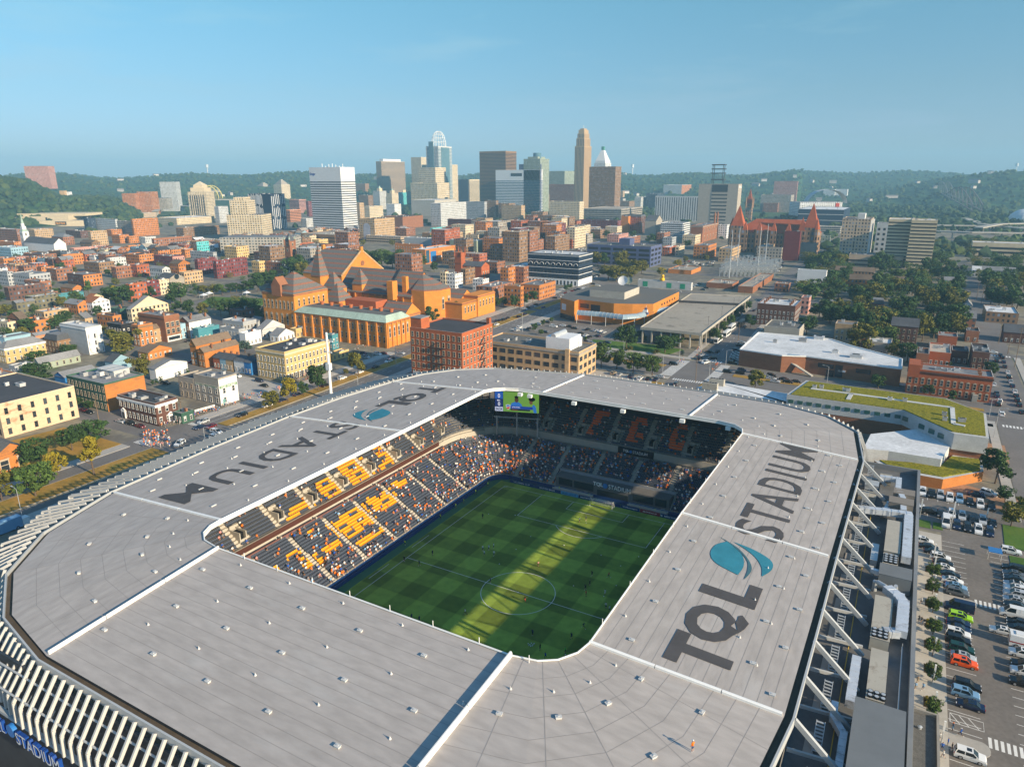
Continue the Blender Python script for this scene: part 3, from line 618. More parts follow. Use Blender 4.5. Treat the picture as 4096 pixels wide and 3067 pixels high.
MB().tube([(.9,75.0,10.9),(.9,74.85,10.9)],.5,12).build('front_emblem',mat('sign_sky_blue',(.03,.18,.50),.4,0),stadium)
# ---- aisles and vomitories
AIS={'L':[(-44+12.2*k)for k in range(9)],'F':[-33.5,-20.5,-7.8,5.0,17.6,30.0]}
def on_aisle(x,y,upper):
 if abs(y)<50 and abs(x)>40:return min(abs(y-a)for a in AIS['L'])<.7
 if y>56 and abs(x)<36:return min(abs(x-a)for a in AIS['F'])<.8
 return False
VOM=MB;voms=[]
for y in AIS['L']:voms.append(('L',y))
for x in AIS['F']:voms.append(('F',x))
def in_vom(x,y,row):
 if not(2<=row<=6):return False
 if abs(y)<50 and x<-40:return min(abs(y-a-1.7)for a in AIS['L'])<2.2
 if y>56 and abs(x)<36:return min(abs(x-a-1.7)for a in AIS['F'])<2.2
 return False
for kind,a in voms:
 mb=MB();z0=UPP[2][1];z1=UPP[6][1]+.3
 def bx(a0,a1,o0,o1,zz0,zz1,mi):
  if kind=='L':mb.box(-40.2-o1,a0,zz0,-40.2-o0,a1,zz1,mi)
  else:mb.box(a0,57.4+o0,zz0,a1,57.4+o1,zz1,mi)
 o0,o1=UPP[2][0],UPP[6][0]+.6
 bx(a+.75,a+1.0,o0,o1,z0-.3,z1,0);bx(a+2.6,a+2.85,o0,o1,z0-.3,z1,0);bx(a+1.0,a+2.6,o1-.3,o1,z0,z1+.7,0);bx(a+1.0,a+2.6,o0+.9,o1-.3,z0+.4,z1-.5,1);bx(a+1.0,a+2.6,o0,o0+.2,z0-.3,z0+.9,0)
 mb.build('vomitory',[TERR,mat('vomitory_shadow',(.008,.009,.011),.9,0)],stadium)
st=MB()
for rows in(LOW,UPP):
 for(o_,z_)in rows:
  for y in AIS['L']:st.box(-40.2-o_-.28,y-.6,z_,-40.2-o_,y+.6,z_+.2)
  for x in AIS['F']:st.box(x-.6,57.4+o_,z_,x+.6,57.4+o_+.28,z_+.2)
st.build('aisle_step',TERR,stadium)
# ---- seats
def pip(x,y,P):
 c=False;n=len(P)
 for i in range(n):
  (x1,y1),(x2,y2)=P[i],P[(i+1)%n]
  if(y1>y)!=(y2>y)and x<(x2-x1)*(y-y1)/(y2-y1)+x1:c=not c
 return c
OZN=[[(985,705),(1040,680),(1185,790),(1190,870),(1130,900),(1010,760)],[(1060,900),(1130,830),(1190,890),(1095,945)],[(690,905),(900,800),(985,905),(1080,1000),(850,1070),(745,960)],[(505,1065),(690,925),(745,1010),(790,1130),(640,1185),(540,1120)],[(225,1330),(460,1140),(560,1290),(330,1410)],[(120,1480),(240,1410),(210,1440),(130,1500)],[(1165,1050),(1290,1000),(1315,1040),(1190,1105)],[(925,1190),(1180,1080),(1250,1200),(1060,1320)],[(590,1400),(930,1220),(1060,1360),(760,1545)],[(860,1560),(1100,1400),(1130,1440),(900,1590)],[(440,1470),(560,1420),(540,1450),(450,1490)],[(560,1620),(720,1530),(745,1590),(620,1650)],[(250,1665),(400,1600),(390,1650),(280,1720)],[(-60,1780),(20,1740),(60,1860),(-40,1900)],[(380,1700),(560,1640),(600,1720),(420,1780)],[(30,1800),(160,1740),(220,1800),(90,1880)]]
FZN=[[(735,418),(848,440),(840,470),(712,455)],[(715,455),(790,470),(770,500),(690,560),(710,630),(645,612),(685,520)],[(685,512),(790,512),(785,540),(690,528)],[(1085,478),(1168,490),(1170,545),(1110,530),(1040,520)],[(1040,500),(1100,520),(1060,640),(1000,650)],[(990,645),(1095,665),(1085,700),(985,685)],[(1085,605),(1140,612),(1125,670),(1065,655)],[(1445,538),(1516,545),(1512,585),(1400,575)],[(1400,575),(1445,580),(1410,700),(1350,735),(1365,640)],[(1350,700),(1425,715),(1470,760),(1350,755)],[(1430,700),(1510,675),(1500,735),(1440,730)],[(1455,625),(1485,630),(1480,648),(1460,645)]]
def seen(x,y,z):
 """does the camera see this point through the roof opening?"""
 f_=(CP[2]-IZ)/(CP[2]-z);X,Y=CP[0]+(x-CP[0])*f_,CP[1]+(y-CP[1])*f_
 if not(-40.3<X<39.6 and-57.8<Y<58.3):return None
 u,v,d_=proj((x,y,z))
 if d_<0 or u<-20 or u>IW+20 or v>IH+20:return None
 return u,v,d_
SEATS=[];PEOPLE=[]
for tier,rows in(('low',LOW),('upp',UPP)):
 for i,(o_,z_)in enumerate(rows):
  P=loop(o_+.42);P=P+[P[0]]
  for k in range(len(P)-1):
   a,b_=np.array(P[k]),np.array(P[k+1]);l=np.linalg.norm(b_-a)
   if l<.05:continue
   d_=(b_-a)/l;nin=np.array([-d_[1],d_[0]])
   for q in np.arange(.26,l-.2,.53):
    p=a+d_*q
    if on_aisle(p[0],p[1],tier=='upp'):continue
    if tier=='upp' and in_vom(p[0],p[1],i):continue
    if tier=='low' and p[1]>56 and-19.2<p[0]<20.2 and z_<4.4:continue
    if tier=='upp' and p[0]<-26 and p[1]>62 and abs((p[0]+44)-(p[1]-77)*-1)<9 and i>7:continue
    s2=seen(p[0],p[1],z_+.5)
    if not s2:continue
    if i==0 and tier=='upp' or tier=='upp' and abs(p[1])>54 and i>13:continue
    SEATS.append((p[0],p[1],z_,math.atan2(nin[1],nin[0]),s2[0],s2[1],s2[2],tier,i))
SEATS.sort(key=lambda s3:s3[6])
unit=MB().box(-.23,-.05,.40,.23,.38,.47,bottom=False)
unit.poly([(-.23,-.05,.44),(-.23,-.14,.95),(.23,-.14,.95),(.23,-.05,.44)][::-1]).poly([(-.23,-.08,.40),(-.23,-.20,.95),(.23,-.20,.95),(.23,-.08,.40)]).poly([(-.23,-.14,.95),(-.23,-.20,.95),(.23,-.20,.95),(.23,-.14,.95)][::-1])
UV_,UF=np.array(unit.v),unit.f
seat_me={}
for nm,mm_ in(('n',NAVY),('o',ORANGE),('r',REDSEAT)):seat_me[nm]=unit.mesh('seat',mm_)
def seat_colour(s3):
 u,v=s3[4],s3[5]
 if s3[0]<-40:
  ou,ov=(u-1024)*2.16,(v-1450)*2.16
  if any(pip(ou,ov,P)for P in OZN)and math.sin(s3[8]*2.1+s3[1]*.35)>-.86:return 'o'
 elif s3[1]>56:
  nu,nv=(u-2048)*2.16,(v-1450)*2.16
  if s3[7]=='upp' and any(pip(nu,nv,P)for P in FZN):return 'r'
 return 'n'
SC=[seat_colour(s3)for s3 in SEATS]
for s3,c in list(zip(SEATS,SC))[:99]:
 put('seat',seat_me[c],stadium,(s3[0],s3[1],s3[2]),rz=s3[3]-rad(90))
V,F,MI=[],[],[]
nv=len(UV_)
for k,(s3,c)in enumerate(list(zip(SEATS,SC))[99:]):
 ca,sa=math.cos(s3[3]-rad(90)),math.sin(s3[3]-rad(90));R_=np.array([[ca,-sa,0],[sa,ca,0],[0,0,1]]);V.append(UV_@R_.T+np.array([s3[0],s3[1],s3[2]]))
 F+=[tuple(i+k*nv for i in f_)for f_ in UF];MI+=[{'n':0,'o':1,'r':2}[c]]*len(UF)
me=bpy.data.meshes.new('seat');me.from_pydata(np.concatenate(V).tolist(),[],F)
for mm_ in(NAVY,ORANGE,REDSEAT):me.materials.append(mm_)
me.polygons.foreach_set('material_index',MI);me.update();put('seat',me,stadium,kind='stuff')
# ---- advertising boards along the touchlines
ADS=[(-40.0,-50,-40.0,52,BOARD)]
mb=MB().box(-40.1,-52,0,-39.85,51,1.0).build('advertising_board',BOARD,label='long navy board in front of the sunlit east stand',cat='board',group='boards round the pitch')
arc=loop(.0)[10:21];mb=MB()
for k in range(len(arc)-1):
 a,b_=arc[k],arc[k+1]
 if a[0]<-33 and a[1]>50:mb.bar((*a,.5),(*b_,.5),.25,1.0)
mb.build('advertising_board',BOARD,label='curved navy board at the far left corner of the pitch',cat='board',group='boards round the pitch')
xs=[(-34,-25,BOARD,'US OPEN CUP',TXTW,'navy board nearest the corner on the far goal line'),(-24.8,-15.4,BOARD,'DUTCH BROS',TXTW,'navy board left of the sky blue board'),(-15.2,-9.2,BLUEB,'BUD LIGHT',BOARD,'sky blue board on the far goal line'),(-9.0,-3.2,BOARD,'NIKE.COM/SOCCER',TXTW,'narrow navy board between the sky blue board and the goal'),(-3.0,5.0,BOARD,'VISA',TXTW,'navy board straight behind the goal'),(5.2,11.2,BOARD,'Volkswagen',TXTW,'navy board left of the crimson board'),(11.4,17.6,REDB,'@OPENCUP',TXTW,'crimson board on the far goal line'),(17.8,24.4,BOARD,'MERCYHEALTH',TXTW,'navy board with a small cross right of the crimson board'),(24.6,33,BOARD,'TQL STADIUM',TXTW,'navy board at the right end of the far goal line')]
for x0,x1,m_,t_,tm,lab in xs:
 o_=MB().box(x0,55.9,0,x1,56.15,1.0).build('advertising_board',m_,label=lab,cat='board',group='boards round the pitch')
 w_=min((x1-x0)*.8,len(t_)*.55);xx=(x0+x1)/2-w_/2
 if t_=='MERCYHEALTH':
  xx+=.5;MB().box(xx-1.2,55.84,.44,xx-.4,55.86,.60).box(xx-.88,55.80,.2,xx-.72,55.83,.84).build('board_cross',TXTW,o_)
 text_obj('board_lettering',t_,tm,(xx,55.87,.26),(1,0,0),(0,0,1),.5,w_,.01,o_)
ringwall(.9,0,1.25,'seat_front_wall',BOARD,lambda p:p[0]<-36 or p[1]>50)
# ---- goal
goal=thing('goal','white football goal with a net at the far end of the pitch','goal',(0,52.5,0))
gf=MB();gw,gh=3.66,2.44
gf.tube([(-gw,0,0),(-gw,0,gh),(gw,0,gh),(gw,0,0)],.075,6);gf.tube([(-gw,0,gh),(-gw,1.0,gh),(-gw,2.2,0)],.05,5);gf.tube([(gw,0,gh),(gw,1.0,gh),(gw,2.2,0)],.05,5);gf.tube([(-gw,2.2,.05),(gw,2.2,.05)],.05,5)
gf.build('goal_frame',WHITEM,goal)
nm=MB()
for x in np.linspace(-gw,gw,25):nm.bar((x,.05,gh),(x,1.0,gh),.012,.012);nm.bar((x,1.0,gh),(x,2.2,.02),.012,.012)
for f_ in np.linspace(0,1,9):nm.bar((-gw,1+1.2*f_,gh*(1-f_)+.02*f_),(gw,1+1.2*f_,gh*(1-f_)+.02*f_),.012,.012)
for sx in(-gw,gw):
 for f_ in np.linspace(.1,.9,7):nm.bar((sx,.05,gh*(1-f_)),(sx,1+1.2*f_,gh*(1-f_)),.012,.012)
nm.build('goal_net',mat('white_net',(.7,.7,.7),.8,0),goal)
# ---- video screen in the far left corner
scr=thing('video_screen','large video screen showing the score above the far left corner of the stand','screen',(0,0,0))
C0=np.array([-47.6,69.2,0]);C1=np.array([-32.6,74.0,0]);xd=(C1-C0)/np.linalg.norm(C1-C0);W_=np.linalg.norm(C1-C0);nrm=np.array([xd[1],-xd[0],0]);zb=19.0;zt=26.3
def onscr(u,v,d_=0):return C0+xd*u+np.array([0,0,zb+v])+nrm*d_
def panel(name,u0,v0,u1,v1,d_,m_,parent=scr,back=.0,**kw):
 mb=MB();a=[onscr(u0,v0,d_),onscr(u1,v0,d_),onscr(u1,v1,d_),onscr(u0,v1,d_)]
 if back:
  b_=[onscr(u0,v0,d_-back),onscr(u1,v0,d_-back),onscr(u1,v1,d_-back),onscr(u0,v1,d_-back)]
  for i in range(4):j=(i+1)%4;mb.poly([a[j],a[i],b_[i],b_[j]])
  mb.poly(b_[::-1])
 mb.poly(a);return mb.build(name,m_,parent,**kw)
E=lambda n_,c,e=.45:mat(n_,c,.5,0,emit=e)
H_=zt-zb
panel('screen_housing',-.15,-.15,W_+.15,H_+.2,-.02,DARKM,back=1.0)
panel('picture',3.05,.05,W_-.05,H_,.02,E('screen_green',(.16,.33,.05)))
panel('score_panel',.05,H_*.62+.05,2.95,H_,.02,E('screen_blue',(.02,.10,.42)));panel('score_panel',.05,1.75,2.95,H_*.62-.05,.02,E('screen_navy',(.012,.03,.14)));panel('clock_panel',.05,.05,2.95,1.6,.02,E('screen_pale',(.55,.58,.75)))
def stext(t_,u,v,h,w_,m_):text_obj('screen_lettering',t_,m_,onscr(u,v,.06),xd,(0,0,1),h,w_,.02,scr)
EW,EN,ER=E('screen_white',(.8,.8,.85)),E('screen_dark',(.01,.015,.05),.1),E('screen_red',(.55,.05,.03))
stext('0',1.15,H_*.62+.4,1.5,.8,EW);stext('0',1.15,2.0,1.4,.8,EW);stext('MIA',.9,3.75,.5,1.1,EW);stext('34:54',.3,.35,.95,2.4,EN)
panel('caption_bar',5.6,1.15,W_-2.2,2.2,.03,E('screen_blue2',(.015,.05,.30)));panel('caption_bar',5.6,.55,W_-3.2,1.1,.03,EN)
stext('ALVAS POWELL',6.1,1.6,.4,3.0,EW);stext('DEFENDER | 2',6.1,.72,.25,2.2,ER)
def blob(name,pts,m_,d_=.04):
 MB().poly([onscr(u,v,d_)for u,v in pts]).build(name,m_,scr)
def ell(u,v,a,b_,n=16):return[(u+a*math.cos(t_),v+b_*math.sin(t_))for t_ in np.linspace(0,2*math.pi,n,endpoint=False)]
SK1,SK2,SH,HAIR=E('screen_skin_a',(.12,.055,.03),.3),E('screen_skin_b',(.22,.10,.05),.3),E('screen_shirt',(.03,.16,.50)),E('screen_hair',(.01,.008,.007),.1)
blob('pictured_shirt',[(5.7,2.2),(6.0,3.2),(7.2,3.7),(8.4,3.7),(9.5,3.0),(9.8,2.2)],SH);blob('pictured_face',ell(7.8,4.55,.72,1.05),SK1,.05);blob('pictured_hair',ell(7.75,5.45,.72,.5),HAIR,.055)
blob('pictured_shirt',[(13.9,.1),(13.6,1.4),(13.3,2.6),(13.9,3.1),(14.6,2.2),(14.9,.1)],SH);blob('pictured_face',ell(12.9,4.0,.62,.95),SK2,.05);blob('pictured_hair',ell(13.2,4.95,1.2,.75),HAIR,.055)
blob('pictured_crest',[(4.0,2.5),(4.8,2.7),(5.6,2.5),(5.5,1.4),(4.8,.7),(4.1,1.4)],EW,.05);blob('pictured_crest',[(4.15,1.6),(5.45,1.9),(5.35,1.35),(4.8,.85),(4.2,1.3)],ER,.06);blob('pictured_crest',[(4.15,2.4),(4.8,2.55),(5.45,2.4),(5.45,2.05),(4.15,1.75)],E('screen_blue',(.02,.10,.42)),.06)
for u0,u1,t_,w_ in((.1,5.9,'FC CINCINNATI',4.6),(9.2,15.2,'MERCYHEALTH',4.5)):
 panel('lower_sign',u0,-1.75,u1,-.45,.1,mat('sign_black',(.01,.012,.02),.5,0),back=.4);stext(t_,u0+.9,-1.38,.6,w_,TXTW)
for u in(.6,7.8,W_-.6):MB().bar(onscr(u,-9,-.6),onscr(u,H_,-.6),.45,.45).build('screen_column',BEAMM,scr)
MB().bar(onscr(-.4,-2.3,-.6),onscr(W_+.4,-2.3,-.6),.4,.4).build('screen_beam',BEAMM,scr)
for y in(-42,-28,-14,0,14,28,42):MB().box(66,y-.4,24,67,y+.4,30).bar((66.5,y-4,24.6),(66.5,y,29.6),.22,.22).bar((66.5,y+4,24.6),(66.5,y,29.6),.22,.22).build('roof_column',BEAMM,stadium)
# ---- west roof deck: struts, ducts and plant
MB().box(67.4,-100,1.5,82.6,68,22.5).build('plant_deck',DECK,stadium);MB().box(81.9,-100,22.5,82.55,68,24.0).box(68,67.6,22.5,81.9,68,24.0).build('deck_parapet',PARAP,stadium)
for y in np.arange(-58,64,9.4):
 MB().bar((68.3,y,29.6),(75.2,y,23.2),.5,.7).build('roof_strut',BEAMM,stadium);MB().bar((67.8,y+.6,24.2),(75,y+2.2,23.4),.35,.5).build('deck_beam',BEAMM,stadium)
 MB().box(69.6,y+2.5,22.5,70.9,y+7.5,22.62).build('walkway_pad',mat('walkway_pad',(.33,.30,.27),.9,.1,.4),stadium)
 ml_=MB()
 for xx in(70.7,71.8):ml_.bar((xx,y+3.5,22.5),(xx,y+6.6,25.6),.09,.09)
 for f_ in np.linspace(.1,.95,9):ml_.bar((70.7,y+3.5+3.1*f_,22.5+3.1*f_),(71.8,y+3.5+3.1*f_,22.5+3.1*f_),.3,.06)
 ml_.build('service_ladder',GALV,stadium)
MB().tube([(73.0,y,22.9)for y in np.arange(-90,60,15)],.07,6).build('gas_pipe',mat('gas_pipe_yellow',(.55,.36,.05),.6,0),stadium)
MB().tube([(80.6,-34,23.4),(80.7,-15,23.4)],.09,6).tube([(80.6,-34,22.5),(80.6,-34,24)],.06,5).tube([(80.7,-15,22.5),(80.7,-15,24)],.06,5).build('deck_pipe',GALV,stadium)
def plant(name,x0,y0,x1,y1,h,m_,label=None,fans=0,**kw):
 mb=MB().box(x0,y0,22.7,x1,y1,22.7+h,0);mb.box(x0+.2,y0+.2,22.5,x1-.2,y1-.2,22.7,1);mb.box(x0-.05,y0-.05,22.7+h,x1+.05,y1+.05,22.78+h,0)
 for y in np.arange(y0+1.5,y1-.3,1.5):mb.box(x0-.02,y-.03,22.7,x0,y+.03,22.7+h,1)
 o_=mb.build(name,[m_,DARKM],stadium)
 for i in range(fans):
  for j in range(3 if x1-x0>2.2 else 2):
   c=(x0+.5+j*.85,y0+.55+i*.95);f2=MB().tube([(*c,22.78+h),(*c,23.1+h)],.4,12,0).tube([(*c,23.1+h),(*c,23.12+h)],.3,10,1);f2 .build('condenser_fan',[mat('fan_black',(.015,.015,.017),.4,0),GALV],o_)
 return o_
plant('chiller_unit',76.4,15.2,79.2,30.6,2.3,BEIGE);plant('condenser_unit',76.5,9.5,79.1,19.0,2.0,BEIGE,fans=4)if False else None
plant('condenser_unit',76.4,10.2,79.0,14.6,2.1,BEIGE,fans=4);plant('air_handler',75.9,-17.2,78.7,-3.2,2.3,BEIGE,fans=3);plant('air_handler',76.3,-33.2,78.7,-20.2,2.3,BEIGE,fans=2)
plant('plant_shed',75.0,-52,81.3,-36,4.0,mat('shed_grey',(.16,.17,.175),.7,.1,.3));plant('screen_wall',76,3.4,81.4,7.8,3.2,mat('shed_grey',(.16,.17,.175),.7,.1,.3));plant('screen_wall',76.2,39.6,81.2,43.2,2.8,mat('shed_brown',(.22,.19,.16),.7,.1,.3));plant('screen_wall',77,46,81.4,49.4,2.6,mat('shed_brown',(.22,.19,.16),.7,.1,.3))
plant('small_unit',70.6,50,73.6,53.4,1.8,GALV);plant('small_unit',69.6,43.2,73.4,46.4,1.6,BEIGE);plant('small_unit',73.6,56.8,76.2,60,1.5,BEIGE);plant('small_unit',74.2,11.5,75.4,19,1.5,GALV);plant('small_unit',71.4,-56,73.2,-50,1.6,GALV)
def duct(P,w_,h=1.2,z_=24.2):
 mb=MB()
 for a,b_ in zip(P[:-1],P[1:]):
  mb.bar((*a,z_),(*b_,z_),w_,h)
 for k,p in enumerate(P[1:-1]):mb.box(p[0]-w_*.5,p[1]-w_*.5,z_-h*.53,p[0]+w_*.5,p[1]+w_*.5,z_+h*.53)
 for a,b_ in zip(P[:-1],P[1:]):
  l=math.dist(a,b_);
  for t_ in np.arange(1.2,l,1.5):p=np.array(a)+(np.array(b_)-np.array(a))*t_/l;d_=(np.array(b_)-np.array(a))/l*.05;mb.bar((*(p-d_),z_),(*(p+d_),z_),w_+.1,h+.1)
 return mb.build('air_duct',DUCT,stadium)
duct([(80.4,13.8),(80.4,34),(80.2,36.2)],1.7,1.5,24.6);duct([(70.4,33.4),(72.6,34),(75.8,34.8),(81,35.6)],1.5,1.2,24.9);duct([(73.6,55.6),(77.8,56),(77.8,50),(79,44),(79.3,37)],1.2,1.1,24.8);duct([(75.6,36),(76.4,42.5),(78.6,43)],1.2,1.0,23.6)
duct([(77.6,.4),(79.6,-2),(80.4,-4),(80.3,-13.6)],1.8,1.3,24.8);duct([(80,-13.2),(77.8,-14)],1.4,1.2,24.6);duct([(74.4,-23.2),(74.4,-34.8)],1.3,1.3,24.2);duct([(72.5,-35.4),(72.6,-38.6),(74.2,-41.5),(74.2,-56)],.95,1.0,24.0);duct([(74.6,5.4),(77.4,4.6)],.8,.8,25.2)
MB().tube([(75.6,2.6,22.6),(75.6,2.6,24.5),(76,1.6,25),(77.4,.6,25)],.45,10).tube([(79.2,3.4,23),(79,1.8,25)],.35,10).build('round_duct',GALV,stadium)
cr=MB().box(84.2,-26,1.5,88.5,-6,5.7);cr.box(84.2,-6.4,5.7,88.5,-6,6.4).box(88.1,-26,5.7,88.5,-6.4,6.4).box(84.2,-26,5.7,84.6,-6.4,6.4);cr.box(84.6,-26,5.7,88.1,-6.4,5.78,1)
ent=thing('entrance_pavilion','low concrete entrance block with a gravel roof beside the plaza','pavilion');cr.build('wall',[mat('board_concrete',(.30,.28,.25),.9,.15,.3),mat('roof_gravel',(.13,.125,.115),.95,.2,1,.3,6)],ent);MB().tube([(85.6,-10.6,5.7),(85.6,-10.6,6.2)],.3,10).tube([(85.6,-10.6,6.2),(85.6,-10.6,6.35)],.42,10,0,.1).build('roof_vent',GALV,ent)
# ---------------------------------------------------------------- trees
LEAF={n:mat('foliage_'+n,c,.75,.30,.9,.35,2.6,spec=.2,objvar=.16)for n,c in(('dark',(.042,.082,.022)),('green',(.068,.112,.024)),('olive',(.135,.128,.020)),('yellow',(.26,.21,.016)),('blue',(.06,.10,.08)))}
BARK=mat('bark',(.12,.085,.06),.9,.2,1)
def crown_mesh(seed,shape,nblob,nleaf,leaf):
 """unit-height crown: leaf clumps spread through several lobes, with gaps between them"""
 r=np.random.default_rng(seed);V,F=[],[]
 lobes=[]
 for i in range(nblob):
  t=r.uniform(0,1);z=.30+.58*t
  if shape=='round':rr=.34*math.sqrt(max(.05,1-((z-.56)/.46)**2))
  elif shape=='cone':rr=.30*(1.05-z)
  elif shape=='vase':rr=.16+.26*t
  else:rr=.14
  a=r.uniform(0,6.283);q=rr*math.sqrt(r.uniform(.1,1));s=r.uniform(.10,.19)*(1 if shape in('round','vase')else.7)
  lobes.append((q*math.cos(a),q*math.sin(a),min(z,.9),s))
 lobes.append((0,0,.55,.2 if shape!='column' else.12));per_=nleaf//len(lobes)
 for(x,y,z,s)in lobes:
  d=r.normal(size=(per_,3));d/=np.linalg.norm(d,axis=1)[:,None];rad_=s*(.55+.5*r.random(per_));P=np.array([x,y,z])+d*rad_[:,None]*np.array([1,1,.82])
  keep=np.sin(P[:,0]*23+seed)*np.sin(P[:,1]*21)*np.sin(P[:,2]*19+1)>-.28
  for p,n in zip(P[keep],d[keep]):
   n=n+r.normal(size=3)*.55;n/=np.linalg.norm(n);a=np.cross(n,[0,0,1.0]);a/=np.linalg.norm(a)+1e-6;b_=np.cross(n,a);s2=leaf*r.uniform(.6,1.4);k=len(V)
   ang=r.uniform(0,6.28);a,b_=a*math.cos(ang)+b_*math.sin(ang),b_*math.cos(ang)-a*math.sin(ang)
   V+=[tuple(p+a*s2),tuple(p+b_*s2*.7+n*s2*.25),tuple(p-a*s2),tuple(p-b_*s2*.7-n*s2*.15)];F.append((k,k+1,k+2,k+3))
 me=bpy.data.meshes.new('crown');me.from_pydata(V,[],F);me.materials.append(LEAF['green']);me.update();return me
def trunk_mesh(seed,spread=.2):
 r=random.Random(seed);mb=MB();mb.tube([(0,0,-.02),(.005,0,.2),(0,.01,.42),(.01,0,.7)],.024,7,0,.008)
 for i in range(5):
  a=i*1.3+r.random();z=.26+.08*i;mb.tube([(0,0,z),(spread*.5*math.cos(a),spread*.5*math.sin(a),z+.1),(spread*math.cos(a),spread*math.sin(a),z+.24)],.011,5,0,.004)
 return mb.mesh('trunk',BARK)
CROWN={'round':[crown_mesh(s,'round',15,2600,.032)for s in(1,2,3)],'cone':[crown_mesh(s,'cone',13,2200,.030)for s in(4,5)],'vase':[crown_mesh(s,'vase',14,2400,.032)for s in(6,7)],'column':[crown_mesh(8,'column',12,1600,.026)]}
TRUNK=[trunk_mesh(1),trunk_mesh(2)]
def tree(x,y,h,kind='round',tone='green',label=None,wide=1.0,z=G0,group='trees of the town'):
 o=thing('tree',label,'tree',(x,y,z),random.uniform(0,6.28),group)
 o.scale=(h*wide*1.2,h*wide*1.2,h*1.04)
 c=put('crown',random.choice(CROWN[kind]),o);c.material_slots[0].link='OBJECT';c.material_slots[0].material=LEAF[tone]
 put('trunk',random.choice(TRUNK),o)
 return o
 # ---------------------------------------------------------------- cars
GLZ=mat('car_glass',(.012,.018,.022),.08,0,spec=.6);TYRE=mat('tyre',(.012,.012,.013),.8,0);RIM=mat('wheel_rim',(.45,.45,.46),.35,0,metal=.6);LAMPW=mat('headlight_glass',(.75,.76,.78),.2,0);LAMPR=mat('tail_light',(.45,.02,.015),.3,0)
TRIM=mat('car_trim',(.02,.02,.022),.6,0)
PAINT={n:mat('paint_'+n,c,.28,0,spec=.55)for n,c in(('white',(.72,.72,.71)),('black',(.008,.009,.011)),('silver',(.42,.44,.46)),('grey',(.10,.11,.12)),('blue',(.015,.05,.16)),('red',(.30,.012,.010)),('dark red',(.13,.008,.012)),('pale blue',(.16,.30,.46)),('orange',(.85,.10,.008)),('lime green',(.33,.62,.012)),('dark green',(.008,.045,.035)),('navy',(.006,.015,.05)),('tan',(.32,.26,.18)))}
CAR={'sedan':dict(L=4.75,W=1.84,sh=[(0,.62),(.05,.92),(.85,1.0),(1.2,1.0),(3.2,.98),(4.35,.80),(4.7,.62)],gh=[(.75,.98),(1.45,1.42),(2.75,1.44),(3.5,.97)],wr=.33,wx=(.95,3.75)),'suv':dict(L=4.8,W=1.94,sh=[(0,.7),(.04,1.1),(.4,1.14),(3.3,1.12),(4.55,.98),(4.78,.72)],gh=[(.12,1.1),(.35,1.72),(2.7,1.76),(3.55,1.1)],wr=.38,wx=(.95,3.8)),'hatchback':dict(L=4.25,W=1.78,sh=[(0,.6),(.05,.95),(.4,1.0),(2.9,.97),(3.95,.80),(4.2,.6)],gh=[(.15,.97),(.7,1.46),(2.3,1.48),(3.15,.96)],wr=.32,wx=(.8,3.4)),'minivan':dict(L=5.1,W=1.98,sh=[(0,.7),(.04,1.08),(.4,1.1),(3.7,1.06),(4.85,.88),(5.08,.65)],gh=[(.1,1.06),(.3,1.72),(3.0,1.74),(4.15,1.05)],wr=.35,wx=(1.0,4.1)),'van':dict(L=5.9,W=2.06,sh=[(0,.8),(.02,1.35),(.3,1.4),(4.6,1.36),(5.65,1.1),(5.88,.75)],gh=[(.03,1.35),(.06,2.42),(4.1,2.44),(5.0,1.34)],wr=.36,wx=(1.1,4.8)),'pickup':dict(L=5.7,W=2.0,sh=[(0,.75),(.04,1.12),(.3,1.15),(4.2,1.12),(5.5,1.05),(5.68,.75)],gh=[(2.0,1.12),(2.25,1.82),(3.6,1.84),(4.35,1.12)],wr=.41,wx=(1.15,4.65))}
